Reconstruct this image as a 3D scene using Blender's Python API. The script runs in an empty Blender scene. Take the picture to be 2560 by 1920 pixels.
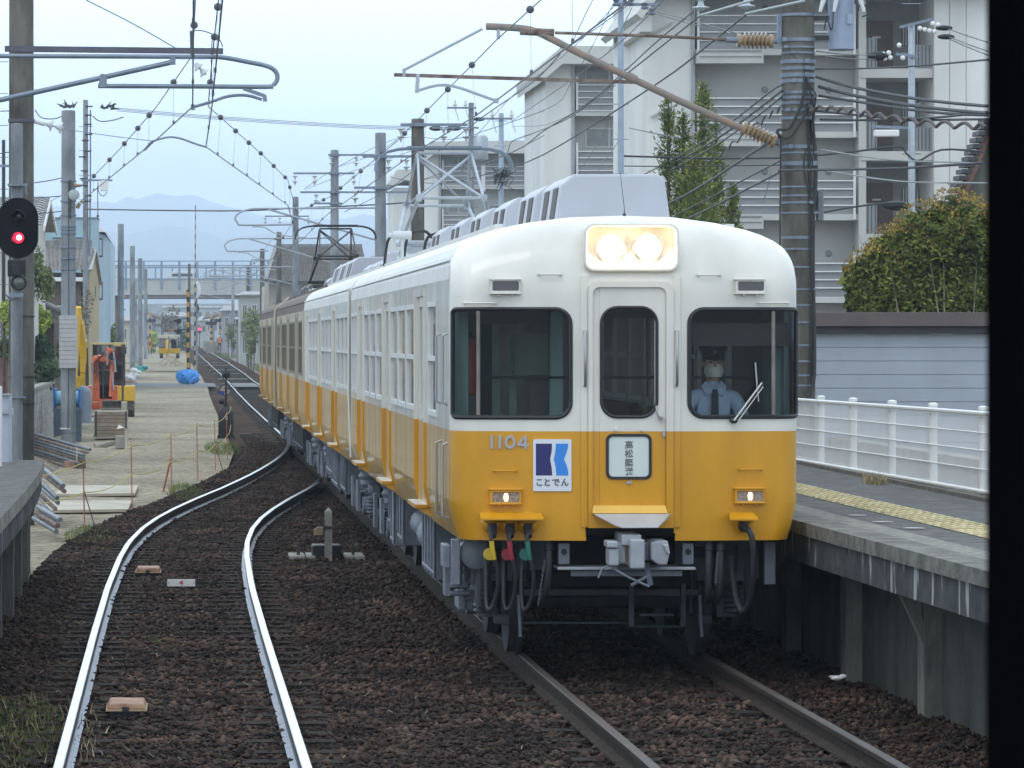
import bpy, math, random
HAZE = 3.2e-4
import numpy as np
from mathutils import Vector, Matrix
R = math.radians
F = 9730.0; H = 2.58; CX = 446.0; CY = 846.0      # focal length in photo pixels, eye height, vanishing point of the straight track
SC = bpy.context.scene; COL = SC.collection
# ------------------------------------------------------------------ camera
cd = bpy.data.cameras.new('camera'); cam = bpy.data.objects.new('camera', cd); COL.objects.link(cam)
SC.camera = cam
cam.location = (0, 0, H); cam.rotation_euler = (R(90), 0, 0)
cd.sensor_width = 36; cd.lens = F / 2560 * 36
cd.shift_x = (1280 - CX) / 2560; cd.shift_y = -(960 - CY) / 2560
cd.clip_start = 0.1; cd.clip_end = 20000
cd.dof.use_dof = True; cd.dof.focus_distance = 36; cd.dof.aperture_fstop = cd.lens / 2.2
# ------------------------------------------------------------------ light
W = bpy.data.worlds.new('World'); SC.world = W; W.use_nodes = True
nt = W.node_tree; nt.nodes.clear()
SUN_EL, SUN_AZ = R(58), R(215)
o_ = nt.nodes.new('ShaderNodeOutputWorld'); b_ = nt.nodes.new('ShaderNodeBackground')
s_ = nt.nodes.new('ShaderNodeTexSky'); s_.sky_type = 'NISHITA'; s_.sun_disc = False
s_.sun_elevation = SUN_EL; s_.sun_rotation = SUN_AZ; s_.air_density = 1.0; s_.dust_density = 6.0; s_.ozone_density = 1.0
# a bright cloud deck over the sky, thin and even, with faint large-scale mottling
tc = nt.nodes.new('ShaderNodeTexCoord'); nz = nt.nodes.new('ShaderNodeTexNoise'); nz.inputs['Scale'].default_value = 2.2; nz.inputs['Detail'].default_value = 5
mp = nt.nodes.new('ShaderNodeMapping'); mp.inputs['Scale'].default_value = (1, 1, 3.0)
nt.links.new(tc.outputs['Generated'], mp.inputs[0]); nt.links.new(mp.outputs[0], nz.inputs['Vector'])
cr = nt.nodes.new('ShaderNodeValToRGB'); cr.color_ramp.elements[0].position = .3; cr.color_ramp.elements[1].position = .75
cr.color_ramp.elements[0].color = (14.6, 17.2, 19.8, 1); cr.color_ramp.elements[1].color = (17.4, 19.8, 21.6, 1)
mx = nt.nodes.new('ShaderNodeMixRGB'); mx.inputs[0].default_value = .85
nt.links.new(nz.outputs[0], cr.inputs[0]); nt.links.new(s_.outputs[0], mx.inputs[1]); nt.links.new(cr.outputs[0], mx.inputs[2])
# the cloud is brightest low in the sky ahead (down the line)
sx_ = nt.nodes.new('ShaderNodeSeparateXYZ'); nt.links.new(tc.outputs['Generated'], sx_.inputs[0]); mr_ = nt.nodes.new('ShaderNodeMapRange'); mr_.interpolation_type = 'SMOOTHSTEP'
mr_.inputs[1].default_value = .35; mr_.inputs[2].default_value = 1; mr_.inputs[3].default_value = 1; mr_.inputs[4].default_value = 2.15; nt.links.new(sx_.outputs[1], mr_.inputs[0])
sc_ = nt.nodes.new('ShaderNodeVectorMath'); sc_.operation = 'SCALE'; nt.links.new(mx.outputs[0], sc_.inputs[0]); nt.links.new(mr_.outputs[0], sc_.inputs['Scale'])
nt.links.new(sc_.outputs[0], b_.inputs[0]); b_.inputs[1].default_value = 0.075; nt.links.new(b_.outputs[0], o_.inputs[0])
sd = bpy.data.lights.new('sun', 'SUN'); sun = bpy.data.objects.new('sun', sd); COL.objects.link(sun)
sd.energy = 0.5; sd.angle = R(18); sd.color = (1, .97, .92)
_d = Vector((math.sin(SUN_AZ) * math.cos(SUN_EL), math.cos(SUN_AZ) * math.cos(SUN_EL), math.sin(SUN_EL)))
sun.rotation_euler = (-_d).to_track_quat('-Z', 'Y').to_euler(); sun.location = (0, 0, 60)
SC.cycles.volume_bounces = 3
SC.view_settings.view_transform = 'Standard'; SC.view_settings.look = 'None'; SC.view_settings.exposure = 0.1; SC.view_settings.gamma = 1
# ------------------------------------------------------------------ helpers
def P(px, py, Y):                      # a point of the photo at distance Y
    return Vector(((px - CX) * Y / F, Y, H - (py - CY) * Y / F))
def clamp(a, lo=0., hi=1.): return max(lo, min(hi, a))
def interp(pts, t):
    if t <= pts[0][0]: return pts[0][1]
    for (a, va), (b, vb) in zip(pts, pts[1:]):
        if t <= b: return va + (vb - va) * (t - a) / (b - a)
    return pts[-1][1]
def catmull(pts, n=6):
    pts = [Vector(p) for p in pts]; out = []
    for i in range(len(pts) - 1):
        p0 = pts[max(i - 1, 0)]; p1 = pts[i]; p2 = pts[i + 1]; p3 = pts[min(i + 2, len(pts) - 1)]
        for k in range(n):
            t = k / n
            out.append(.5 * ((2 * p1) + (p2 - p0) * t + (2 * p0 - 5 * p1 + 4 * p2 - p3) * t * t + (3 * p1 - p0 - 3 * p2 + p3) * t ** 3))
    out.append(pts[-1]); return out
class MB:
    def __init__(s): s.v = []; s.f = []; s.m = []
    def add(s, vs, fs, mi=0):
        o = len(s.v); s.v += [tuple(v) for v in vs]; s.f += [tuple(o + i for i in f) for f in fs]; s.m += [mi] * len(fs); return s
    def bx(s, x0, x1, y0, y1, z0, z1, mi=0, M=None):
        vs = [(x0, y0, z0), (x1, y0, z0), (x1, y1, z0), (x0, y1, z0), (x0, y0, z1), (x1, y0, z1), (x1, y1, z1), (x0, y1, z1)]
        if M is not None: vs = [M @ Vector(v) for v in vs]
        return s.add(vs, [(0, 3, 2, 1), (4, 5, 6, 7), (0, 1, 5, 4), (1, 2, 6, 5), (2, 3, 7, 6), (3, 0, 4, 7)], mi)
    def box(s, c, d, mi=0, rz=0, M=None):
        T = Matrix.Translation(Vector(c)) @ (M if M is not None else Matrix.Rotation(rz, 4, 'Z'))
        return s.bx(-d[0] / 2, d[0] / 2, -d[1] / 2, d[1] / 2, -d[2] / 2, d[2] / 2, mi, T)
    def bar(s, a, b, w, h, mi=0):      # square bar from a to b
        a = Vector(a); b = Vector(b); d = b - a; L = d.length
        M = Matrix.Translation(a) @ d.to_track_quat('Y', 'Z').to_matrix().to_4x4()
        return s.bx(-w / 2, w / 2, 0, L, -h / 2, h / 2, mi, M)
    def tube(s, pts, r, n=8, mi=0, closed=False, caps=True):
        pts = [Vector(p) for p in pts]; N = len(pts)
        rr = r if isinstance(r, (list, tuple)) else [r] * N
        up = None; vs = []
        for i, p in enumerate(pts):
            if closed: t = pts[(i + 1) % N] - pts[i - 1]
            else: t = pts[min(i + 1, N - 1)] - pts[max(i - 1, 0)]
            t = t.normalized() if t.length > 1e-9 else Vector((0, 0, 1))
            if up is None: up = Vector((0, 0, 1)) if abs(t.z) < .9 else Vector((1, 0, 0))
            a = up - t * up.dot(t)
            if a.length < 1e-6: a = t.orthogonal()
            a.normalize(); up = a; b = t.cross(a)
            for k in range(n):
                q = 2 * math.pi * (k + .5) / n; vs.append(p + (a * math.cos(q) + b * math.sin(q)) * rr[i])
        fs = []
        for i in range(N if closed else N - 1):
            j = (i + 1) % N
            for k in range(n): fs.append((i * n + k, i * n + (k + 1) % n, j * n + (k + 1) % n, j * n + k))
        if caps and not closed: fs += [tuple(range(n - 1, -1, -1)), tuple((N - 1) * n + k for k in range(n))]
        return s.add(vs, fs, mi)
    def cyl(s, a, b, r0, r1=None, n=16, mi=0): return s.tube([a, b], [r0, r0 if r1 is None else r1], n, mi)
    def prism(s, poly, ax, a0, a1, mi=0):      # 2-D polygon extruded along an axis; poly coordinates are the two others in x, y, z order
        def mk(p, t): return {'x': (t, p[0], p[1]), 'y': (p[0], t, p[1]), 'z': (p[0], p[1], t)}[ax]
        n = len(poly)
        return s.add([mk(p, a0) for p in poly] + [mk(p, a1) for p in poly], [tuple(range(n - 1, -1, -1)), tuple(range(n, 2 * n))] + [(i, (i + 1) % n, n + (i + 1) % n, n + i) for i in range(n)], mi)
    def ring(s, po, pi, y0, y1, mi=0):         # ring between two outlines of equal count in the x-z plane
        n = len(po); vs = []
        for y in (y0, y1): vs += [(p[0], y, p[1]) for p in po] + [(p[0], y, p[1]) for p in pi]
        fs = []
        for i in range(n):
            j = (i + 1) % n
            fs += [(i, j, n + j, n + i), (2 * n + j, 2 * n + i, 3 * n + i, 3 * n + j), (j, i, 2 * n + i, 2 * n + j), (n + i, n + j, 3 * n + j, 3 * n + i)]
        return s.add(vs, fs, mi)
    def lathe(s, prof, c=(0, 0, 0), n=16, mi=0, M=None):
        c = Vector(c); vs = []; 
        for (r, z) in prof:
            for k in range(n):
                v = Vector((r * math.cos(2 * math.pi * k / n), r * math.sin(2 * math.pi * k / n), z))
                if M is not None: v = M @ v
                vs.append(c + v)
        fs = [(i * n + k, i * n + (k + 1) % n, (i + 1) * n + (k + 1) % n, (i + 1) * n + k) for i in range(len(prof) - 1) for k in range(n)]
        fs += [tuple(range(n - 1, -1, -1)), tuple((len(prof) - 1) * n + k for k in range(n))]
        return s.add(vs, fs, mi)
    def ball(s, c, r, n=10, mi=0, sc=(1, 1, 1)):
        pr = [(max(1e-4, math.sin(math.pi * i / (n // 2 + 2))) * r, -math.cos(math.pi * i / (n // 2 + 2)) * r) for i in range(n // 2 + 3)]
        return s.lathe(pr, c, n, mi, Matrix.Diagonal((*sc, 1)))
    def quad(s, a, b, c, d, mi=0): return s.add([a, b, c, d], [(0, 1, 2, 3)], mi)
    def sheet(s, rows, mi=0, close=False):     # grid of points
        n = len(rows[0]); vs = [p for r in rows for p in r]
        return s.add(vs, [(i * n + k, i * n + k + 1, (i + 1) * n + k + 1, (i + 1) * n + k) for i in range(len(rows) - 1) for k in range(n - 1)], mi)
    def build(s, name, mats, parent=None, smooth=False, bevel=0, ang=35):
        me = bpy.data.meshes.new(name); me.from_pydata(s.v, [], s.f); me.update()
        for m in (mats if isinstance(mats, (list, tuple)) else [mats]): me.materials.append(m)
        if len(me.materials) > 1: me.polygons.foreach_set('material_index', s.m)
        if smooth:
            me.polygons.foreach_set('use_smooth', [True] * len(me.polygons)); me.set_sharp_from_angle(angle=R(ang))
        o = bpy.data.objects.new(name, me); COL.objects.link(o)
        if bevel:
            b = o.modifiers.new('bevel', 'BEVEL'); b.width = bevel; b.segments = 2; b.limit_method = 'ANGLE'; b.angle_limit = R(40)
        if parent is not None:
            o.parent = parent
            if parent.type == 'EMPTY': o.matrix_parent_inverse = Matrix.Translation(-parent.location)
        else:
            cs = np.array(s.v); c = (cs.min(0) + cs.max(0)) / 2; c[2] = cs[:, 2].min()
            if abs(c[0]) < 3000: me.transform(Matrix.Translation(-Vector(c))); o.location = Vector(c)
        return o
def build_each(mb, name, mats, parent=None, smooth=False, bevel=0, pad=.01):
    """one object per separate piece of the collected mesh"""
    par = list(range(len(mb.v)))
    def f(i):
        while par[i] != i: par[i] = par[par[i]]; i = par[i]
        return i
    for q in mb.f:
        a = f(q[0])
        for j in q[1:]: par[f(j)] = a
    comp = {}
    for k, q in enumerate(mb.f): comp.setdefault(f(q[0]), []).append(k)
    cl = []
    for ks in comp.values():
        vs = np.array([mb.v[i] for k in ks for i in mb.f[k]]); cl.append([vs.min(0) - pad, vs.max(0) + pad, ks])
    ch = True
    while ch:
        ch = False
        for i in range(len(cl)):
            for j in range(i + 1, len(cl)):
                if (cl[i][0] <= cl[j][1]).all() and (cl[j][0] <= cl[i][1]).all():
                    cl[i] = [np.minimum(cl[i][0], cl[j][0]), np.maximum(cl[i][1], cl[j][1]), cl[i][2] + cl[j][2]]; del cl[j]; ch = True; break
            if ch: break
    out = []
    for _, _, ks in cl:
        m2 = MB(); idx = {}
        for k in ks:
            fc = []
            for i in mb.f[k]:
                if i not in idx: idx[i] = len(m2.v); m2.v.append(mb.v[i])
                fc.append(idx[i])
            m2.f.append(tuple(fc)); m2.m.append(mb.m[k])
        out.append(m2.build(name, mats, parent, smooth, bevel))
    return out
def thing(name, label, cat, loc=(0, 0, 0), group=None):
    o = bpy.data.objects.new(name, None); COL.objects.link(o); o.location = loc; o.empty_display_size = .2
    return tag(o, label, cat, group)
def tag(o, label, cat, group=None, kind=None):
    if label: o['label'] = label
    if cat: o['category'] = cat
    if group: o['group'] = group
    if kind: o['kind'] = kind
    return o
def struct(name, mb, mats, smooth=False):
    o = mb.build(name, mats, None, smooth); o['kind'] = 'structure'; return o
def _kids(o): return [c for c in COL.objects if c.parent == o]
def dup(root, loc, label=None, rz=None, group=None, _p=None):
    c = root.copy(); COL.objects.link(c)
    if _p is not None: c.parent = _p
    else:
        c.location = loc
        if rz is not None: c.rotation_euler = (0, 0, rz)
        if label: c['label'] = label
        if group: c['group'] = group
    for k in list(root.children): dup(k, None, _p=c)
    return c
def rrect(x0, x1, z0, z1, r, n=6):
    rs = r if isinstance(r, (list, tuple)) else [r] * 4     # corners: x1z1, x0z1, x0z0, x1z0
    cs = [(x1 - rs[0], z1 - rs[0], 0, rs[0]), (x0 + rs[1], z1 - rs[1], 90, rs[1]), (x0 + rs[2], z0 + rs[2], 180, rs[2]), (x1 - rs[3], z0 + rs[3], 270, rs[3])]
    return [(cx + rr * math.cos(R(a + 90 * k / n)), cz + rr * math.sin(R(a + 90 * k / n))) for cx, cz, a, rr in cs for k in range(n + 1)]
def dens(pts, step):
    out = []
    for (a, b) in zip(pts, pts[1:] + pts[:1]):
        L = math.hypot(b[0] - a[0], b[1] - a[1]); k = max(1, int(L / step))
        out += [(a[0] + (b[0] - a[0]) * i / k, a[1] + (b[1] - a[1]) * i / k) for i in range(k)]
    return out
def inpoly(p, poly):
    x, y = p; c = False; j = len(poly) - 1
    for i in range(len(poly)):
        xi, yi = poly[i]; xj, yj = poly[j]
        if (yi > y) != (yj > y) and x < (xj - xi) * (y - yi) / (yj - yi) + xi: c = not c
        j = i
    return c
# ------------------------------------------------------------------ materials
def lin(c):
    if isinstance(c, str):
        c = [int(c[i:i + 2], 16) / 255 for i in (0, 2, 4)]
        return tuple(x / 12.92 if x <= .04045 else ((x + .055) / 1.055) ** 2.4 for x in c)
    return c
MT = {}
def mat(name, c, r=.6, metal=0, var=.12, ns=3., c2=None, bump=0, bs=30., isl=0, streak=0, coat=0, spec=.5, detail=6, emis=None, es=0, big=None):
    """plain surface with world-anchored noise variation; c2: second colour mixed by noise; streak: runs down the wall; isl: per-island variation"""
    if name in MT: return MT[name]
    m = bpy.data.materials.new(name); m.use_nodes = True; n = m.node_tree; N = n.nodes; Lk = n.links
    b = N['Principled BSDF']; c = lin(c); b.inputs['Roughness'].default_value = r; b.inputs['Metallic'].default_value = metal
    b.inputs['Specular IOR Level'].default_value = spec; b.inputs['Coat Weight'].default_value = coat; b.inputs['Coat Roughness'].default_value = .06
    if emis: b.inputs['Emission Color'].default_value = (*lin(emis), 1); b.inputs['Emission Strength'].default_value = es
    g = N.new('ShaderNodeNewGeometry'); mp = N.new('ShaderNodeMapping'); Lk.new(g.outputs['Position'], mp.inputs[0])
    if streak: mp.inputs['Scale'].default_value = (1, 1, streak)
    nz = N.new('ShaderNodeTexNoise'); nz.inputs['Scale'].default_value = ns; nz.inputs['Detail'].default_value = detail; nz.inputs['Roughness'].default_value = .62
    Lk.new(mp.outputs[0], nz.inputs['Vector'])
    rp = N.new('ShaderNodeValToRGB'); rp.color_ramp.elements[0].position = .36; rp.color_ramp.elements[1].position = .64
    a_ = [x * (1 - var) for x in c]; b2 = list(lin(c2)) if c2 is not None else [min(1, x * (1 + var)) for x in c]
    rp.color_ramp.elements[0].color = (*a_, 1); rp.color_ramp.elements[1].color = (*b2, 1)
    Lk.new(nz.outputs[0], rp.inputs[0]); out = rp.outputs[0]
    if isl:
        mr = N.new('ShaderNodeMapRange'); mr.inputs[3].default_value = 1 - isl; mr.inputs[4].default_value = 1 + isl
        Lk.new(g.outputs['Random Per Island'], mr.inputs[0]); mm = N.new('ShaderNodeVectorMath'); mm.operation = 'SCALE'
        Lk.new(out, mm.inputs[0]); Lk.new(mr.outputs[0], mm.inputs['Scale']); out = mm.outputs[0]
    if big:
        nb = N.new('ShaderNodeTexNoise'); nb.inputs['Scale'].default_value = big[0]; nb.inputs['Detail'].default_value = 3; Lk.new(mp.outputs[0], nb.inputs['Vector'])
        mr = N.new('ShaderNodeMapRange'); mr.inputs[1].default_value = .35; mr.inputs[2].default_value = .65; mr.inputs[3].default_value = 1 - big[1]; mr.inputs[4].default_value = 1 + big[1] * .4
        Lk.new(nb.outputs[0], mr.inputs[0]); mm = N.new('ShaderNodeVectorMath'); mm.operation = 'SCALE'; Lk.new(out, mm.inputs[0]); Lk.new(mr.outputs[0], mm.inputs['Scale']); out = mm.outputs[0]
    Lk.new(out, b.inputs['Base Color'])
    if bump:
        bn = N.new('ShaderNodeTexNoise'); bn.inputs['Scale'].default_value = bs; bn.inputs['Detail'].default_value = 4
        Lk.new(mp.outputs[0], bn.inputs['Vector']); bb = N.new('ShaderNodeBump'); bb.inputs['Strength'].default_value = min(1, bump); bb.inputs['Distance'].default_value = .02 * max(1, bump)
        Lk.new(bn.outputs[0], bb.inputs['Height']); Lk.new(bb.outputs[0], b.inputs['Normal'])
    MT[name] = m; return m
def glass(name, tint, refl=.12, rough=.02):
    if name in MT: return MT[name]
    m = bpy.data.materials.new(name); m.use_nodes = True; n = m.node_tree; N = n.nodes; N.clear()
    o = N.new('ShaderNodeOutputMaterial'); t = N.new('ShaderNodeBsdfTransparent'); t.inputs[0].default_value = (*tint, 1)
    g = N.new('ShaderNodeBsdfGlossy'); g.inputs['Roughness'].default_value = rough
    f = N.new('ShaderNodeFresnel'); f.inputs[0].default_value = 1.5; a = N.new('ShaderNodeMath'); a.operation = 'MULTIPLY_ADD'; a.inputs[1].default_value = 1.; a.inputs[2].default_value = refl
    a.use_clamp = True; x = N.new('ShaderNodeMixShader')
    n.links.new(f.outputs[0], a.inputs[0]); n.links.new(a.outputs[0], x.inputs[0]); n.links.new(t.outputs[0], x.inputs[1]); n.links.new(g.outputs[0], x.inputs[2]); n.links.new(x.outputs[0], o.inputs[0])
    MT[name] = m; return m
def emit(name, c, s):
    if name in MT: return MT[name]
    m = bpy.data.materials.new(name); m.use_nodes = True; N = m.node_tree.nodes; N.clear()
    e = N.new('ShaderNodeEmission'); o = N.new('ShaderNodeOutputMaterial'); e.inputs[0].default_value = (*c, 1); e.inputs[1].default_value = s
    m.node_tree.links.new(e.outputs[0], o.inputs[0]); MT[name] = m; return m
def text_part(name, body, h, loc, rot, m, parent, depth=.002, sx=1, bold=0, align='CENTER'):
    cu = bpy.data.curves.new(name, 'FONT'); cu.body = body; cu.size = h; cu.extrude = depth; cu.align_x = align; cu.align_y = 'CENTER'; cu.offset = bold
    cu.resolution_u = 3
    t = bpy.data.objects.new('tmp', cu); COL.objects.link(t)
    dg = bpy.context.evaluated_depsgraph_get(); me = bpy.data.meshes.new_from_object(t.evaluated_get(dg)); bpy.data.objects.remove(t)
    me.transform(Matrix.Translation(Vector(loc)) @ Matrix.Rotation(rot[2], 4, 'Z') @ Matrix.Rotation(rot[0], 4, 'X') @ Matrix.Diagonal((sx, 1, 1, 1)))
    me.materials.clear(); me.materials.append(m); me.name = name
    o = bpy.data.objects.new(name, me); COL.objects.link(o); o.parent = parent
    if parent is not None and parent.type == 'EMPTY': o.matrix_parent_inverse = Matrix.Translation(-parent.location)
    return o
def leaves(mb, rng, n, centre, rad, size, flat=.6, mi=0, shell=.5, aspect=2.2, up=0):
    """n leaf-shaped faces spread through an ellipsoid"""
    c = np.array(centre); rad = np.array(rad)
    d = rng.normal(size=(n, 3)); d /= np.linalg.norm(d, axis=1)[:, None]
    rr = (shell + (1 - shell) * rng.random(n)) ** .6; p = c + d * rr[:, None] * rad
    for i in range(n):
        a = rng.normal(size=3); a[2] = a[2] * flat + up; a /= np.linalg.norm(a)
        b = np.cross(a, rng.normal(size=3)); b /= (np.linalg.norm(b) + 1e-9)
        s = size * (.6 + .8 * rng.random()); q = p[i]
        mb.add([q - a * s, q + b * s / aspect, q + a * s, q - b * s / aspect], [(0, 1, 2, 3)], mi)
# common materials
M_BAL = mat('ballast_dirt', '231b17', r=.95, var=.5, ns=5, c2='4a372f', bump=1.5, bs=40, detail=14, big=(.9, .35), spec=.1)
M_STN = mat('ballast_stone', '31241f', r=.9, var=.35, ns=1.6, c2='503f36', isl=.85, spec=.3, detail=10, big=(.7, .5))
M_GRV = mat('gravel_lane', '817969', r=.95, var=.25, ns=7, c2='b3a994', bump=1.5, bs=14, detail=15, big=(.22, .22), spec=.1)
M_SLP = mat('sleeper_wood', '221e1b', r=.95, var=.35, ns=12, c2='38322d', bump=1, bs=25, spec=.2)
M_RTOP = mat('rail_head_steel', (.66, .68, .72), r=.32, metal=1, var=.12, ns=3)
M_RSID = mat('rail_web_steel', '2b2a2e', r=.6, metal=.2, var=.3, ns=8)
M_RFT = mat('rail_foot_steel', '7f8490', r=.5, metal=.4, var=.2, ns=9)
M_CON = mat('concrete', '8e8b84', r=.9, var=.25, ns=2.5, c2='a09d95', bump=.6, bs=30, detail=10)
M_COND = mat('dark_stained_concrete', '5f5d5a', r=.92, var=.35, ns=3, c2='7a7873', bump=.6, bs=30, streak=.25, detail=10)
M_ASPH = mat('platform_asphalt', '565554', r=.95, var=.3, ns=6, c2='6b6a67', bump=.8, bs=60, detail=12)
M_POLE = mat('pole_concrete', '7a8086', r=.85, var=.2, ns=2, c2='969ca2', bump=.3, bs=20, streak=.4)
M_POLED = mat('dark_pole_concrete', '4e4c48', r=.9, var=.3, ns=2.5, c2='75716a', bump=.3, bs=20, streak=.3)
M_GALV = mat('galvanised_steel', '7f8a98', r=.5, metal=.5, var=.12, ns=4)
M_GALVL = mat('bright_galvanised_steel', 'a9b0b8', r=.45, metal=.5, var=.1, ns=4)
M_RUST = mat('rusty_steel', '6a5046', r=.8, var=.3, ns=7, c2='8a7d74')
M_BLK = mat('black_plastic', (.012, .012, .014), r=.5, var=.2)
M_DRK = mat('dark_metal', (.03, .032, .036), r=.55, var=.2)
M_WIRE = mat('wire_metal', (.085, .09, .11), r=.5, var=.1)
M_PORC = mat('porcelain', 'c9cdd0', r=.25, var=.05)
M_PORB = mat('stained_porcelain', '9a8468', r=.35, var=.2, ns=12)
M_WHT = mat('white_paint', (.78, .78, .78), r=.5, var=.05)
M_GRS = mat('grass_blades', '4d6a2c', r=.8, var=.3, ns=2, c2='7c8a48', isl=.4)
# ------------------------------------------------------------------ lie of the land
GP = [(-50, 0), (150, 0), (180, .05), (220, .2), (250, .48), (290, .8), (400, 1.0), (500, 1.12), (700, 1.2), (9000, 1.2)]
def g(y): return interp(GP, y)
C1P = [(-20, .02), (20, .03), (34, .01), (40.5, .015), (46, .06), (49.5, .125), (53, .26), (56, .44), (59, .68), (62.6, 1.02), (67, 1.48), (71, 1.86), (74, 2.13), (77, 2.38), (82, 2.76), (86, 3.02), (90, 3.24), (95, 3.45), (100, 3.53)]
C2P = [(-20, 3.64), (24, 3.62), (31, 3.56), (40, 3.54), (215, 3.5), (240, 3.36), (260, 3.15), (280, 2.98), (320, 2.85), (600, 2.7), (900, 3.5)]
def c1(y): return interp(C1P, y)
def c2(y): return interp(C2P, y)
rng = np.random.default_rng(7); random.seed(7)
YS = [5, 20, 30, 45, 60, 80, 100, 130, 150, 180, 200, 220, 250, 290, 340, 400, 500, 700, 1200, 3000, 7000, 9500]
mb = MB(); XS = [-6000, -900, -200, -60, -20, -8, -1.5, 0, 6, 12, 40, 200, 900, 6000]
mb.sheet([[(x, y, g(y) - .42) for x in XS] for y in [-40] + YS]); struct('ground', mb, mat('dirt', '6a645a', r=.95, var=.3, ns=.3, c2='7c766b', bump=.5, bs=8, detail=12))
# gravel haul road of the building site, left of the running line
mb = MB()
GE = [(40, -1.9), (45, -1.55), (52, -1.2), (60, -.72), (70.7, .3), (81, 1.0), (95, 1.35), (125, 1.4), (200, 1.5), (330, 1.4), (700, 1.2)]
ys = [40, 45, 52, 60, 70.7, 81, 95, 110, 125, 150, 180, 188, 194, 199.2]
mb.sheet([[(-6.5 + (interp(GE, y) + 6.5) * k / 8, y, g(y) - .2 + .18 * clamp((y - 184) / 15) + .015 * math.sin(k * 2.1 + y) * (y < 190)) for k in range(9)] for y in ys])
struct('gravel_lane', mb, M_GRV)
mb = MB(); ys = [210.8, 216, 222, 235, 250, 270, 290, 320, 360, 400, 500, 700]
mb.sheet([[(x, y, g(y) - .2 + .18 * clamp((226 - y) / 15)) for x in (-9, -5, -2, interp(GE, y))] for y in ys]); struct('gravel_path', mb, M_GRV)
# ballast beds
M_BALF = mat('far_ballast', '2b201a', r=1, var=.4, ns=1.6, c2='5a463a', bump=.8, bs=9, detail=14, spec=.05, big=(.25, .3))
def bed(name, cf, y0, y1, lo, hi, step=1.2):
    mb = MB(); rows = []; y = y0
    while y < y1:
        c = cf(y); z = g(y)
        rows.append([(c + lo - .55, y, z - .44), (c + lo, y, z - .2), (c - .9, y, z - .172), (c - .5, y, z - .18), (c, y, z - .175), (c + .5, y, z - .18), (c + .9, y, z - .172), (c + hi, y, z - .2), (c + hi + .4, y, z - .44)])
        y += step * max(1, y / 60)
    mb.sheet(rows); return struct(name, mb, M_BALF)
mb = MB(); rows = []; y = 15.
while y < 100:
    a = c1(y); b = c2(y); z = g(y); j = lambda: float(rng.uniform(-.012, .012))
    rows.append([(a - 2.3 + j() * 9, y, z - .44)] + [(a - 1.75 + (b - a + 3.6) * k / 26 + j(), y + j(), z - .185 + j()) for k in range(27)] + [(b + 2.4, y, z - .3)])
    y += .4
mb.sheet(rows); struct('ballast', mb, M_BAL)
bed('ballast', c2, 99.6, 800, -1.9, 1.9)
# loose stones
def stones(name, n, yr, size, xf):
    t = rng.random(n); ys = yr[0] * (yr[1] / yr[0]) ** t
    a = np.array([c1(y) for y in ys]); b = np.array([c2(y) for y in ys]); x = a - 1.95 + (b - a + 4.0) * rng.random(n)
    if xf is not None: x = xf(ys)
    z = -.178 + rng.uniform(-.012, .016, n)
    # keep off the rail heads and mostly off the sleepers' ends
    keep = np.ones(n, bool)
    for cc in (a, b):
        for s in (-.75, .75):
            dd = np.abs(x - (cc + s)); keep &= dd > rng.uniform(.038, .075, n); z = np.where(dd < .085, z + .028, z)
        q_ = np.abs(x - cc); z = np.where(q_ < .45, z + .012, z); z = np.where((q_ > .5) & (q_ < 1.1), z - .016 * rng.random(n), z)
    x, ys, z = x[keep], ys[keep], z[keep]; n = len(x)
    z = np.where(x < np.array([c1(y) for y in ys]) - 1.75, z - .08, z)
    oc = np.array([(1, 0, 0), (-1, 0, 0), (0, 1, 0), (0, -1, 0), (0, 0, 1), (0, 0, -1)], float)
    fc = np.array([(0, 2, 4), (2, 1, 4), (1, 3, 4), (3, 0, 4), (2, 0, 5), (1, 2, 5), (3, 1, 5), (0, 3, 5)])
    V = oc[None] * rng.uniform(.55, 1.25, (n, 6, 1)) + rng.uniform(-.25, .25, (n, 6, 3)); sc = size * (.45 + 1.25 * rng.random(n) ** 2.2)
    V *= sc[:, None, None] * np.array([1, 1, .62]); th = rng.random(n) * 6.28; co, si = np.cos(th)[:, None], np.sin(th)[:, None]
    X = V[..., 0] * co - V[..., 1] * si; Yy = V[..., 0] * si + V[..., 1] * co
    V = np.stack([X + x[:, None], Yy + ys[:, None], V[..., 2] + z[:, None]], -1).reshape(-1, 3)
    Fc = (fc[None] + (np.arange(n) * 6)[:, None, None]).reshape(-1, 3)
    me = bpy.data.meshes.new(name); me.vertices.add(len(V)); me.vertices.foreach_set('co', V.ravel()); me.loops.add(Fc.size); me.loops.foreach_set('vertex_index', Fc.ravel())
    me.polygons.add(len(Fc)); me.polygons.foreach_set('loop_start', np.arange(0, Fc.size, 3)); me.update(calc_edges=True); me.materials.append(M_STN)
    o = bpy.data.objects.new(name, me); COL.objects.link(o); return o
tag(stones('ballast_stones', 165000, (22.5, 112), .029, None), 'brown crushed stones lying loose between and beside the rails', 'ballast stones', kind='stuff')
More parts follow.
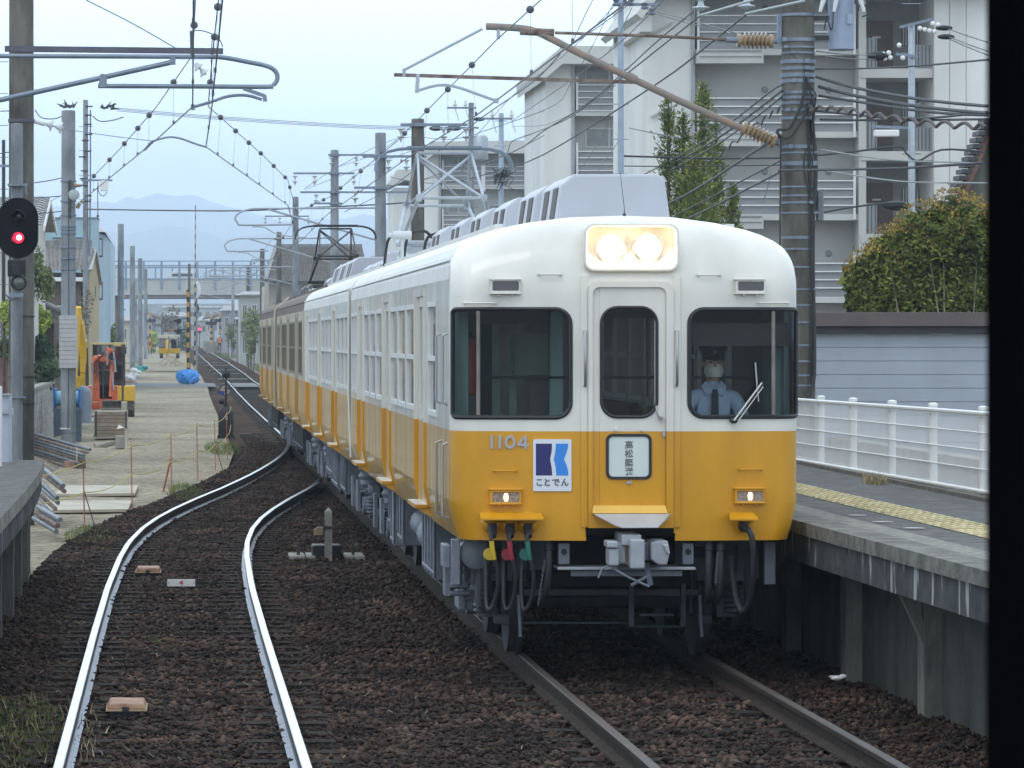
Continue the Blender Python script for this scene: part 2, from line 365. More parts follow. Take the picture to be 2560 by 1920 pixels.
# ------------------------------------------------------------------ tracks
PROF = [(-.0635, -.153), (.0635, -.153), (.0635, -.142), (.02, -.128), (.008, -.115), (.008, -.045), (.0325, -.036), (.0325, -.006), (.027, 0), (-.027, 0), (-.0325, -.006), (-.0325, -.036), (-.008, -.045), (-.008, -.115), (-.02, -.128), (-.0635, -.142)]
PMI = [1, 1, 2, 2, 1, 1, 1, 1, 0, 0, 0, 1, 1, 1, 2, 2]; PMI = [1, 1, 2, 1, 1, 1, 1, 0, 0, 0, 1, 1, 1, 1, 2, 1]
def rail(parent, cf, off, y0, y1, step=1.0, hm=None):
    mb = MB(); rows = []; y = y0
    while y <= y1 + 1e-6:
        c = cf(y); d = (cf(y + .5) - cf(y - .5)); nx = 1 / math.hypot(1, d); ny = -d * nx
        rows.append([(c + (off + px) * nx, y + (off + px) * ny, g(y) + pz) for px, pz in PROF]); y += step * max(1, y / 80)
    n = len(PROF)
    for i in range(len(rows) - 1):
        for k in range(n):
            a, b = rows[i], rows[i + 1]; kk = (k + 1) % n
            mb.add([a[k], a[kk], b[kk], b[k]], [(0, 1, 2, 3)], PMI[k])
    mb.add(rows[0], [tuple(range(n))], 1)
    o = mb.build('rail', [hm or M_RTOP, M_RDF if hm else M_RSID, M_RDF if hm else M_RFT], parent); 
    return o
def sleepers(parent, cf, y0, y1, sp, cap, w=2.1, m=None, up=0):
    y = y0; k = 0; rest = MB()
    while y < y1:
        d = cf(y + .5) - cf(y - .5); a = -math.atan(d) if abs(d) > 1e-3 else 0
        T = Matrix.Translation((cf(y), y, g(y) - .21)) @ Matrix.Rotation(a + random.uniform(-.012, .012), 4, 'Z')
        m_ = rest if k >= cap else MB(); dz = random.uniform(-.006, .004)
        m_.bx(-w / 2, w / 2, -.1, .1, -.07, .048 + dz + up, 0, T)
        if k < cap: m_.build('sleeper', m or M_SLP, parent)
        k += 1; y += sp
    if rest.v: rest.build('sleeper', m or M_SLP, parent)['kind'] = 'stuff'
t1 = thing('railway_track', 'near left track whose shiny rails curve right and join the other line', 'railway track', (0, 23, 0))
rail(t1, c1, -.75, 12, 97); rail(t1, c1, .75, 12, 70)
sleepers(t1, c1, 22.8, 92, .62, 98)
M_RDF = mat('rust_and_shade_dark_rail_foot', (.045, .036, .03), r=.95, var=.3, ns=9, spec=.15); M_RDUL = mat('dull_rail_head', (.06, .048, .042), r=.55, metal=.1, var=.25, ns=4); M_SLPF = mat('dusty_sleeper', '4f4a44', r=.95, var=.3, ns=6)  # rail foot coloured dark for rust and for the shade beneath the train
t2 = thing('railway_track', 'duller right-hand track under the yellow and white train, running into the distance', 'railway track', (3.5, 23, 0))
rail(t2, c2, -.75, 12, 100, 2, M_RDUL); rail(t2, c2, .75, 12, 100, 2, M_RDUL); M_RFAR = mat('worn_rail_head', (.30, .31, .33), r=.42, metal=.8, var=.3, ns=.3); rail(t2, c2, -.75, 100, 690, 2, M_RFAR); rail(t2, c2, .75, 100, 690, 2, M_RFAR)
sleepers(t2, c2, 22.8, 32, .64, 98); sleepers(t2, c2, 95, 330, 1.9, 98, m=M_SLPF, up=.022)
far_track = t2
# guard rail pieces near the crossing nose
mb = MB(); mb.bar((c1(68) + .6, 66.5, -.06), (c1(73) + .62, 72.5, -.06), .05, .1); mb.build('guard_rail', M_RSID, t1)
# ------------------------------------------------------------------ platforms
def platform_edge(name): pass
# right platform: curved edge
RE = [(10, 5.3), (20, 5.12), (24.5, 5.05), (31.3, 4.93), (40, 4.9), (60, 4.95), (75, 5.0)]
rp = thing('station_platform', 'right-hand platform with a pale yellow tactile strip beside the train', 'platform', (6, 24, 0))
ys = [14, 18, 22, 24, 26, 28, 30, 32, 34, 37, 40, 44, 48, 54, 60, 68]
top = 1.12
mb = MB(); mb.sheet([[(interp(RE, y) + .28, y, top), (interp(RE, y) + 1.3, y, top + .01), (8.9, y, top + .0)] for y in ys]); mb.build('surface', M_ASPH, rp)
mb = MB()
for a, b in zip(ys, ys[1:]):
    xa, xb = interp(RE, a), interp(RE, b)
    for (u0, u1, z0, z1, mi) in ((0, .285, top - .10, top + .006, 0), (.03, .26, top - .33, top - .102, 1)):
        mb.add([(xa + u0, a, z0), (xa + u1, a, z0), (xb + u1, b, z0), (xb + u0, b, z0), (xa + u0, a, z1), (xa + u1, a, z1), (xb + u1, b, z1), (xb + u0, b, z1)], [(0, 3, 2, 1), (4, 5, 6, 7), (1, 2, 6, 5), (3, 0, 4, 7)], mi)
M_DRIP = None
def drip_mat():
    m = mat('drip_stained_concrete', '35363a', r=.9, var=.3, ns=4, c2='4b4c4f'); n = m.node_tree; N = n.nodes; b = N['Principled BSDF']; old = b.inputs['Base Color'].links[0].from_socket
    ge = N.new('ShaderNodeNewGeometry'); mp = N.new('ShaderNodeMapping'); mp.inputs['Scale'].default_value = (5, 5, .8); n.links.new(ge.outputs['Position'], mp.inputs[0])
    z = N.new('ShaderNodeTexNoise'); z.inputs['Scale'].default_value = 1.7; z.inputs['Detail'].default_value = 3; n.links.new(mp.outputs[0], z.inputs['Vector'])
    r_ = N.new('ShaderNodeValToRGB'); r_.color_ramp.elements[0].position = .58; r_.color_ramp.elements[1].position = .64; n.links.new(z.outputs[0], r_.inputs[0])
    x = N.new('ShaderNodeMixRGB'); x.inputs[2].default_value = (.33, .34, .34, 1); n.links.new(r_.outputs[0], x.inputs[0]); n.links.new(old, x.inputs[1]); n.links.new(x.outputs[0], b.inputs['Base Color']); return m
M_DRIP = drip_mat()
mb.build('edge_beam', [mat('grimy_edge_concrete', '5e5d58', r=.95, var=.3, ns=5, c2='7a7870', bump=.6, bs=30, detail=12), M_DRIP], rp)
mb = MB(); mb.sheet([[(interp(RE, y) + .285, y, top + .003), (interp(RE, y) + .5, y, top + .009)] for y in ys]); mb.build('kerb_joint', mat('dusty_kerb', '77766f', r=.95, var=.3, ns=9, c2='8a897f', detail=12), rp)
# tactile strip with raised bars/dots
SE = [(14, 6.1), (24, 5.92), (28.4, 5.86), (36.5, 5.78), (45, 5.75), (60, 5.8)]
mb = MB(); mb.sheet([[(interp(SE, y), y, top + .012), (interp(SE, y) + .43, y, top + .012)] for y in ys[:-1]])
y = 26.
while y < 46:
    x = interp(SE, y)
    for k in range(6): mb.box((x + .04 + k * .07, y, top + .016), (.035, .2, .01))
    y += .3
mb.build('tactile_strip', mat('yellow_tactile_paving', 'b8ab80', r=.85, var=.2, ns=5, c2='cfc5a0', detail=10), rp)
# columns and recessed walls under the deck
cols = [22.2, 25.2, 28.2, 31.2, 34.2, 37.2, 40.2, 43.2, 46.2, 52, 58, 64]
for y in cols:
    x = interp(RE, y) + .42; mb = MB(); mb.bx(x, x + .34, y, y + .26, -.45, top - .1)
    if y in (28.2, 34.2): mb.add([(x - .2, y + .02, .79), (x - .12, y + .02, .79), (x + .05, y + .02, .42), (x, y + .02, .36), (x - .2, y + .12, .79), (x - .12, y + .12, .79), (x + .05, y + .12, .42), (x, y + .12, .36)], [(0, 1, 2, 3), (7, 6, 5, 4), (0, 4, 5, 1), (1, 5, 6, 2), (2, 6, 7, 3), (3, 7, 4, 0)])
    mb.build('column', mat('column_concrete', '6e6d67', r=.9, var=.25, ns=4, c2='86847c', bump=.5, bs=30, streak=.4), rp)
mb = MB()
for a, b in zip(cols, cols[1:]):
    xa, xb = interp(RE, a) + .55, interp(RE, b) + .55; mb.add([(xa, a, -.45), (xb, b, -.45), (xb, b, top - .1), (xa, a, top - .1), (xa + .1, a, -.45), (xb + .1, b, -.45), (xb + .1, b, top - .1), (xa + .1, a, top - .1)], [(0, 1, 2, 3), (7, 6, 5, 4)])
mb.build('recessed_wall', mat('shade_darkened_wall_concrete', '434441', r=.92, var=.3, ns=2.5, c2='555650', bump=.5, bs=30, streak=.5), rp)  # wall colour darkened for the shade under the deck
mb = MB(); mb.bx(8.7, 8.95, 14, 68, -.4, top + .14); mb.build('rear_kerb', M_CON, rp)
# left platform
lp = thing('station_platform', 'grey concrete platform end at the left edge, open columns beneath', 'platform', (-3, 36, 0))
LE = [(18, -1.42), (31, -1.44), (38, -1.46), (44, -1.53), (46.4, -1.6)]
mb = MB(); ys = [18, 24, 28, 31, 34, 37, 40, 43, 46.4]
rows = [[(-7, y, 1.13), (interp(LE, y) - .3, y, 1.13), (interp(LE, y), y, 1.125)] for y in ys]; mb.sheet(rows)
mb.add([(-7, 46.4, 1.13), (-1.6, 46.4, 1.125), (-1.6, 46.4, .98), (-7, 46.4, .98)], [(0, 3, 2, 1)])
mb.build('surface', M_ASPH, lp)
mb = MB()
for a, b in zip(ys, ys[1:]):
    xa, xb = interp(LE, a), interp(LE, b)
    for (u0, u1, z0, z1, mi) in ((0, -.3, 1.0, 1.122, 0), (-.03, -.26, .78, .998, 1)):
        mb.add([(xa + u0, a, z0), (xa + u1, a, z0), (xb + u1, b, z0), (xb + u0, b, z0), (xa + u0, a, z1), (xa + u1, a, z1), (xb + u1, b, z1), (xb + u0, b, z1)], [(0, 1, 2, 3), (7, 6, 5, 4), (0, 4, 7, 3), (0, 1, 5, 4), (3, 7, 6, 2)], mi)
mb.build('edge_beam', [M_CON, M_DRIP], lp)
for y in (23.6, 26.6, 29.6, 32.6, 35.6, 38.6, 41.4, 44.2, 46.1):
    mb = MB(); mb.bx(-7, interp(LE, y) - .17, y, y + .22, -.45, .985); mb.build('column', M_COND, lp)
# window pillar of the cab the picture is taken from
wp = thing('window_pillar', 'black window pillar of the cab close to the viewer along the right edge', 'window pillar', (.3, 1.0, 1.4))
mb = MB(); mb.prism([(.2078, 1.0), (.2176, 1.048), (.26, 1.09), (.42, 1.09), (.42, .98), (.214, .985)], 'z', 1.4, 3.6); mb.build('pillar', mat('black_pillar_paint', (.003, .003, .004), r=1, var=.1, spec=0), wp, bevel=.004)
mb = MB(); mb.tube([(.2175, 1.03, 1.4), (.2175, 1.03, 3.6)], .003, 8); mb.build('rubber_seal', M_BLK, wp)
# ================================================================== the train
TX = 3.51; TY = 30.4
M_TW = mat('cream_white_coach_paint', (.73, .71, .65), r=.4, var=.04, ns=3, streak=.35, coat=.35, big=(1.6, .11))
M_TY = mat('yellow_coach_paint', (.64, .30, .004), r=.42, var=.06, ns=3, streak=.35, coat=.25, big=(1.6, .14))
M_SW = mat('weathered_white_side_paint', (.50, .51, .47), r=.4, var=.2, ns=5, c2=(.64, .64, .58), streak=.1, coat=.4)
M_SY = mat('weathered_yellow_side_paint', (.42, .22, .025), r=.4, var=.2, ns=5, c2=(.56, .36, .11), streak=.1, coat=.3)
M_OW = mat('dull_cream_side_paint', (.40, .37, .30), r=.8, var=.12, ns=3, streak=.2)
M_OY = mat('dull_yellow_side_paint', (.42, .26, .09), r=.8, var=.15, ns=3, streak=.2)
M_RF = mat('white_roof_paint', (.66, .66, .63), r=.45, var=.08, ns=2)
M_RFO = mat('brown_roof_paint', (.12, .085, .07), r=.7, var=.2, ns=2)
M_AC = mat('grey_cooler_housing', (.44, .46, .52), r=.5, var=.04, ns=2)
M_SLOT = mat('dark_grille', (.09, .08, .08), r=.7, var=.3, ns=40)
M_UND = mat('underframe_grey_paint', (.19, .21, .25), r=.55, var=.2, ns=5, metal=.1)
M_UNDD = mat('dark_underframe_paint', (.05, .055, .066), r=.6, var=.3, ns=5)
M_RUB = mat('window_rubber', (.018, .019, .024), r=.55, var=.1)
M_CAB = mat('pale_green_cab_lining', (.30, .46, .47), r=.6, var=.05)
M_INT = mat('saloon_lining', (.34, .35, .31), r=.6, var=.08)
M_FLR = mat('saloon_floor', (.05, .05, .048), r=.8, var=.2)
M_MOQ = mat('dark_red_seat_moquette', (.12, .04, .035), r=.95, var=.2, ns=20)
M_GL = glass('cab_glass', (.88, .91, .89), -.025)
M_GLS = glass('saloon_glass', (.42, .47, .46), -.02, .05)
M_ALU = mat('brushed_aluminium', (.5, .5, .48), r=.35, metal=.9, var=.08)
M_STL = mat('stainless_handrail', (.42, .42, .43), r=.3, metal=.8, var=.05)
M_HL = emit('headlamp_glow', (1, .90, .74), 24.)
M_HOUS = mat('headlamp_housing_lining', (.78, .74, .64), r=.35, var=.06)
def hw(z): return 1.37 - (.072 * clamp((1.30 - z) / .30) ** 1.25 if z < 1.3 else 0)
ZT = [(0, 3.555), (.4, 3.542), (.75, 3.497), (1.0, 3.443), (1.12, 3.405), (1.22, 3.36), (1.29, 3.305), (1.335, 3.235), (1.358, 3.16), (1.37, 3.05)]
def ztop(x): return interp(ZT, abs(x))
def pl(x):
    x = abs(x)
    if x < .36: return 0.
    a = .09 * ((min(x, 1.17) - .36) / .81) ** 1.5
    if x > 1.17: a += .27 * (1 - math.sqrt(max(0, 1 - ((x - 1.17) / .2005) ** 2)))
    return a
def yf(x, z):
    xn = x * 1.37 / hw(z); y = pl(xn)
    if z > 2.9:
        zt = ztop(xn); t = clamp((z - 2.9) / max(zt - 2.9, 1e-4)); A = .5 * clamp((zt - 3.05) / .3); y += A * (1 - math.sqrt(max(0, 1 - t * t)))
    return y
def fx(px): return (px - CX) / 319 - TX
def fz(py): return H - (py - CY) / 319
def t1(zx, zy): return fx(1080 + zx / 2.304), fz(420 + zy / 2.304)
def t2(zx, zy): return fx(1080 + zx / 2.304), fz(1080 + zy / 2.304)
WL = rrect(-1.352, fx(1423), fz(1043), fz(773), [.115, .03, .03, .115]); WR = rrect(fx(1719), 1.352, fz(1042), fz(773), [.03, .115, .115, .03])
ZB = 1.0
def onface(pts, off=0): return [(x, yf(x, z) - off, z) for x, z in pts]
def car(label, Y0, L, doors, wins, mats, cabend=False, cabwin=None, holes=True):
    r = thing('railcar', label, 'railway carriage', (0, 0, 0), 'carriages of the oncoming train')
    MWf, MYf, MWs, MYs, MRf = mats
    mb = MB(); gl = MB()
    if cabend:
        nx = 184; zs = [ZB + (1.854 - ZB) * k / 58 for k in range(58)] + [1.854 + (2.9 - 1.854) * k / 70 for k in range(70)] ; nr = len(zs); top = [k / 40 for k in range(41)]
        us = [-1 + 2 * k / nx for k in range(nx + 1)]; rows = []
        for z in zs: rows.append([(u * hw(z), yf(u * hw(z), z), z) for u in us])
        for t in top: rows.append([(u * 1.37, yf(u * 1.37, 2.9 + t * (ztop(u * 1.37) - 2.9)), 2.9 + t * (ztop(u * 1.37) - 2.9)) for u in us])
        V = [p for q in rows for p in q]; n = nx + 1; fb = []; mi = []; fg = []
        cut = [(.33, ZB, fz(1318))]
        for i in range(len(rows) - 1):
            for k in range(nx):
                a = rows[i][k]; c = rows[i + 1][k + 1]; cx, cz = (a[0] + c[0]) / 2, (a[2] + c[2]) / 2; f = (i * n + k, i * n + k + 1, (i + 1) * n + k + 1, (i + 1) * n + k)
                if 1.55 < cz < 2.95 and (inpoly((cx, cz), WL) or inpoly((cx, cz), WR)): fg.append(f); continue
                if abs(cx - .02) < .345 and cz < fz(1318): continue
                if abs(cx - .0) < .215 and fz(1038) < cz < fz(772): continue
                fb.append(f); mi.append(1 if cz < 1.854 else 0)
        mb.v = [tuple(v) for v in V]; mb.f = fb; mb.m = mi
        gl.v = [(v[0], v[1] + .004, v[2]) for v in V]; gl.f = fg; gl.m = [0] * len(fg)
        ys0 = .36
    else: ys0 = .0
    # side walls with real openings
    zr = [ZB, 1.06, 1.13, 1.2, 1.3, 1.4, 1.5, 1.854, 1.93, 2.89, 2.95, 3.05]
    ops = [(a, b, 1.93, 2.89) for a, b in wins] + [(a, b, 1.13, 2.95) for a, b in doors] + ([(cabwin[0], cabwin[1], 1.93, 2.89)] if cabwin else [])
    yy = sorted({ys0, L} | {round(q, 4) for o in ops for q in o[:2]})
    for s in (-1, 1):
        for z0, z1 in zip(zr, zr[1:]):
            for a, b in zip(yy, yy[1:]):
                if any(o[0] - 1e-4 < a and b < o[1] + 1e-4 and o[2] - 1e-4 < z0 and z1 < o[3] + 1e-4 for o in ops): continue
                x0, x1 = s * hw(z0), s * hw(z1)
                q = [(x0, a, z0), (x0, b, z0), (x1, b, z1), (x1, a, z1)]
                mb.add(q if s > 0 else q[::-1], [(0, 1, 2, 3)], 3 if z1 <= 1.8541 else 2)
    # roof
    rx = [-1.37, -1.364, -1.358, -1.347, -1.335, -1.313, -1.29, -1.255, -1.22, -1.17, -1.12, -1.0, -.75, -.4, 0]; rx = rx + [-x for x in rx[-2::-1]]
    def y_st(x): return yf(x, ztop(x)) if cabend else 0
    for a, b in zip(rx, rx[1:]):
        za, zb = ztop(a), ztop(b)
        st = [0, .25, .6, 1]
        mb.add([(a, y_st(a), za), (b, y_st(b), zb), (b, L, zb), (a, L, za)], [(0, 1, 2, 3)], 4)
    # rear wall
    sec = [(s_ * hw(z), z) for s_, z in [(1, q) for q in zr]] + [(x, ztop(x)) for x in rx[::-1][1:-1]] + [(-hw(z), z) for z in zr[::-1]]
    mb.add([(x, L, z) for x, z in sec], [tuple(range(len(sec)))], 2)
    if not cabend:
        mb.add([(x, 0, z) for x, z in sec[::-1]], [tuple(range(len(sec)))], 2)
    if not holes: pass
    mb.bx(-1.3, 1.3, .42 if cabend else .02, L - .02, ZB + .02, ZB + .1, 5)
    body = mb.build('body', [MWf, MYf, MWs, MYs, MRf, M_FLR], r, smooth=True, ang=30)
    # interior
    mb = MB(); mb.bx(-1.28, 1.28, 2.2 if cabend else .1, L - .1, 3.0, 3.03); mb.build('ceiling', M_INT, r)
    mb = MB()
    for s in (-1, 1):
        for a, b in zip([d[1] for d in doors], [d[0] for d in doors[1:]]):
            xs = sorted((s * 1.27, s * .82)); mb.bx(xs[0], xs[1], a + .15, b - .15, 1.4, 1.55); xs = sorted((s * 1.3, s * 1.2)); mb.bx(xs[0], xs[1], a + .15, b - .15, 1.5, 1.9)
    mb.build('bench_seat', M_MOQ, r)
    # windows
    for s in (-1, 1):
        X = s * 1.37
        for a, b in wins + ([cabwin] if cabwin else []):
            f = MB(); w = .045
            for (y0, y1, z0, z1) in ((a, a + w, 1.93, 2.89), (b - w, b, 1.93, 2.89), (a + w, b - w, 1.93, 1.93 + w), (a + w, b - w, 2.89 - w, 2.89), (a + w, b - w, 2.39, 2.43)):
                f.bx(min(X - s * .03, X + s * .012), max(X - s * .03, X + s * .012), y0, y1, z0, z1)
            old = MWs is M_OW; fo = f.build('window', M_OWF if old else M_ALUW, r); p = MB(); xx = X - s * .012; p.quad((xx, a, 1.95), (xx, b, 1.95), (xx, b, 2.87), (xx, a, 2.87)); p.build('pane', M_DPN if old else M_GLS, fo)
        mb = MB(); mb.bx(min(X, X + s * .02), max(X, X + s * .02), .5, L - .1, 2.915, 2.925) if cabend else None
        # doors
        for a, b in doors:
            d = MB(); xd = X - s * .018; x0, x1 = min(xd, xd - s * .03), max(xd, xd - s * .03)
            c = (a + b) / 2
            for (q0, q1) in ((a, c - .004), (c + .004, b)):
                d.bx(x0, x1, q0, q1, 1.13, 1.854, 1); d.bx(x0, x1, q0, q1, 1.854, 1.98, 0); d.bx(x0, x1, q0, q1, 2.86, 2.95, 0)
                d.bx(x0, x1, q0, q0 + .1, 1.98, 2.86, 0); d.bx(x0, x1, q1 - .1, q1, 1.98, 2.86, 0)
            do = d.build('door', [MWs, MYs], r); p = MB(); xx = xd - s * .015
            for (q0, q1) in ((a, c - .004), (c + .004, b)): p.quad((xx, q0 + .1, 1.98), (xx, q1 - .1, 1.98), (xx, q1 - .1, 2.86), (xx, q0 + .1, 2.86))
            p.build('pane', M_GLS, do)
            for q in (a - .035, b + .035):
                j = MB()
                for i_, (z0, z1, mi) in enumerate(((1.13, 1.3, 1), (1.3, 1.5, 1), (1.5, 1.854, 1), (1.854, 3.02, 0))):
                    h0, h1 = hw(z0), hw(z1); e = .022
                    j.add([(s * (h0 - .02), q - .035, z0), (s * (h0 + e), q - .035, z0), (s * (h0 + e), q + .035, z0), (s * (h0 - .02), q + .035, z0), (s * (h1 - .02), q - .035, z1), (s * (h1 + e), q - .035, z1), (s * (h1 + e), q + .035, z1), (s * (h1 - .02), q + .035, z1)], [(0, 3, 2, 1), (4, 5, 6, 7), (0, 1, 5, 4), (1, 2, 6, 5), (2, 3, 7, 6), (3, 0, 4, 7)], mi)
                j.build('door_jamb', [MWf, MYf], r)
            j = MB(); x0, x1 = sorted((s * 1.3, s * 1.455)); j.bx(x0, x1, a + .1, b - .1, 1.105, 1.135, 0); j.bx(x0, x1, a + .12, b - .12, 1.135, 1.14, 1)
            j.add([(s * 1.31, a + .1, 1.1), (s * 1.44, a + .12, 1.105), (s * 1.31, a + .1, 1.03), (s * 1.31, b - .1, 1.1), (s * 1.44, b - .12, 1.105), (s * 1.31, b - .1, 1.03)], [(0, 1, 2), (5, 4, 3), (1, 4, 5, 2)], 0)
            j.build('door_step', [MYf, MWf], r)
    # roof trim
    mb = MB()
    for s in (-1, 1):
        mb.bar((s * .93, .9, 3.475), (s * .93, L - .1, 3.475), .06, .05); mb.tube([(s * 1.352, .55, 3.2), (s * 1.352, L - .1, 3.2)], .012, 6)
    mb.build('roof_edge_strip', MRf, r)
    return r
M_OWF = mat('dull_window_frame', (.20, .18, .155), r=.8, var=.1); M_DPN = mat('dark_old_pane', (.035, .033, .03), r=.6, var=.2, spec=.2)
M_ALUW = mat('pale_window_frame', (.62, .63, .62), r=.4, var=.05)
def cooler(r, y, L=1.7, x=.04, wb=.47, wt=.42, zt=3.92, mt=None):
    mb = MB(); zb = 3.5; c = .05
    sec = [(-wb, zb), (wb, zb), (wt, zt - c), (wt - c, zt), (-wt + c * 2, zt), (-wt, zt - c * 1.6)]
    mb.prism([(x + a, b) for a, b in sec], 'y', y, y + L)
    o = mb.build('roof_cooler', mt or M_AC, r, bevel=.02)
    for s in (-1, 1):
        for yy in (y + .25, y + 1.0):
            g_ = MB(); z0, z1 = zb + .06, zt - .1
            xa, xb = x + s * (wb - (wb - wt) * .12 + .004), x + s * (wt + .012)
            g_.add([(xa, yy, z0), (xa, yy + .38, z0), (xb, yy + .38, z1), (xb, yy, z1), (xa - s * .02, yy, z0), (xa - s * .02, yy + .38, z0), (xb - s * .02, yy + .38, z1), (xb - s * .02, yy, z1)], [(0, 1, 2, 3), (7, 6, 5, 4), (0, 4, 5, 1), (1, 5, 6, 2), (2, 6, 7, 3), (3, 7, 4, 0)])
            g_.build('grille', M_SLOT, o)
    return o
def bogie(r, y):
    mb = MB()
    for s in (-1, 1):
        mb.bx(s * .98 - .05, s * .98 + .05, y - 1.35, y + 1.35, .48, .68)
        for q in (-1.05, 1.05):
            mb.bx(s * .98 - .08, s * .98 + .08, y + q - .17, y + q + .17, .3, .52); mb.cyl((s * 1.06, y + q, .43), (s * 1.14, y + q, .43), .12, n=14)
            for qq in (-.27, .27):
                for k in range(5): mb.lathe([(.05, 0), (.085, .015), (.085, .03), (.05, .045)], (s * 1.02, y + q + qq, .34 + k * .045), 10)
        mb.bx(s * .95 - .12, s * .95 + .12, y - .3, y + .3, .3, .42); mb.lathe([(.14, 0), (.17, .05), (.14, .1), (.17, .15), (.14, .2), (.17, .25), (.14, .3)], (s * .98, y, .62), 14)
        mb.tube([(s * 1.1, y - 1.2, .62), (s * 1.12, y - .5, .58), (s * 1.12, y + .4, .55), (s * 1.08, y + 1.2, .6)], .025, 6)
        mb.bx(s * 1.16, s * 1.2, y - .9, y - .55, .35, .75); mb.bx(s * 1.16, s * 1.2, y + .6, y + .9, .35, .75)
    mb.bx(-.95, .95, y - .2, y + .2, .5, .72)
    b = mb.build('bogie', M_UND, r, smooth=True)
    for q in (-1.05, 1.05):
        w = MB()
        for s in (-1, 1): w.lathe([(.2, -.07), (.43, -.07), (.43, .0), (.46, .01), (.46, .04), (.2, .045)], (s * .75, y + q, .43), 28, 0, Matrix.Rotation(R(90) * -s, 4, 'Y'))
        w.cyl((-.9, y + q, .43), (.9, y + q, .43), .07, n=12); w.build('wheelset', M_UNDD, b, smooth=True)
def underboxes(r, spec, m=None):
    for (y0, y1, z0, dx) in spec:
        mb = MB()
        for s in (-1, 1):
            xs = sorted((s * (1.22 - dx), s * .5)); mb.bx(xs[0], xs[1], y0, y1, z0, .98)
            n = max(1, int((y1 - y0) / .4))
            for k in range(n + 1):
                q = y0 + (y1 - y0) * k / n; e = s * (1.22 - dx); mb.bx(min(e, e + s * .018), max(e, e + s * .018), q - .012, q + .012, z0 + .02, .97)
            e = s * (1.22 - dx); mb.bx(min(e, e + s * .02), max(e, e + s * .02), y0, y1, z0 + .05, z0 + .08)
        build_each(mb, 'equipment_box', m or M_UND, r, bevel=.008, pad=.03)
def tanks(r, y0, y1, z=.66, R_=.17):
    mb = MB()
    for s in (-1, 1):
        mb.lathe([(.05, 0), (R_ * .8, .03), (R_, .1), (R_, y1 - y0 - .1), (R_ * .8, y1 - y0 - .03), (.05, y1 - y0)], (s * 1.0, y0, z), 16, 0, Matrix.Rotation(R(-90), 4, 'X'))
        for q in (y0 + .25, y1 - .25): mb.bx(s * 1.0 - .02, s * 1.0 + .02, q, q + .05, z, .98)
    mb.build('air_reservoir', M_UND, r, smooth=True)
def pantograph(r, y, x=.07, col=None, zk=4.42, zt=5.14, rust=False):
    m = col or M_GALVL; mb = MB()
    for s in (-1, 1):
        mb.bar((x + s * .52, y - 1.0, 3.74), (x + s * .52, y + 1.0, 3.74), .06, .06); mb.bar((x - .55, y + s * .95, 3.76), (x + .55, y + s * .95, 3.76), .06, .06)
        mb.tube([(x - .62, y + s * .38, 3.86), (x + .62, y + s * .38, 3.86)], .035, 8)
        mb.tube([(x - .45, y + s * 1.5, zk), (x + .45, y + s * 1.5, zk)], .022, 8)
        for q in (-1, 1):
            mb.tube([(x + q * .6, y + s * .38, 3.86), (x + q * .43, y + s * 1.5, zk)], .026, 8)
            mb.tube([(x + q * .42, y + s * 1.5, zk), (x + q * .36, y + s * .15, zt - .08)], .019, 8)
            mb.box((x + q * .43, y + s * 1.5, zk), (.07, .08, .09))
        mb.tube([(x - s * .42, y + 1.5, zk), (x + s * .36, y + .15, zt - .1)], .014, 6); mb.tube([(x - s * .42, y - 1.5, zk), (x + s * .36, y - .15, zt - .1)], .018, 6)
        mb.tube([(x - .36, y + s * .15, zt - .06), (x + .36, y + s * .15, zt - .06)], .016, 8)
    f = mb.build('pantograph', m, r, smooth=True)
    hb = MB()
    for s in (-1, 1):
        pts = [(-.92, -.3), (-.91, -.2), (-.86, -.11), (-.76, -.045), (-.62, -.01), (-.5, 0), (.5, 0), (.62, -.01), (.76, -.045), (.86, -.11), (.91, -.2), (.92, -.3)]
        hb.tube([(x + a, y + s * .13, zt + b) for a, b in pts], .018, 8); hb.bx(x - .5, x + .5, y + s * .13 - .03, y + s * .13 + .03, zt + .0, zt + .028)
    hb.build('collector_head', M_GALV if not rust else M_DRK, f, smooth=True)
    for s in (-1, 1):
        for q in (-.95, .95): 
            i = MB(); i.lathe([(.04, 0), (.075, .02), (.04, .045), (.075, .07), (.04, .095), (.06, .13), (.04, .18)], (x + s * .52, y + q, 3.54), 12); i.build('insulator', M_PORC, f, smooth=True)
PNT = (M_TW, M_TY, M_SW, M_SY, M_RF)
# ------------------------------------------------------------------ leading car
D1 = [(3.3, 4.6), (8.85, 10.15), (14.5, 15.8)]; W1 = [(4.8, 6.0), (6.15, 7.35), (7.5, 8.7), (10.35, 11.55), (11.75, 12.95), (13.1, 14.3), (15.95, 16.65), (16.8, 17.5)]
A = car('yellow and white leading carriage with two lit headlamps and a driver in its cab', TY, 17.9, D1, W1, PNT, True, (1.75, 2.85))
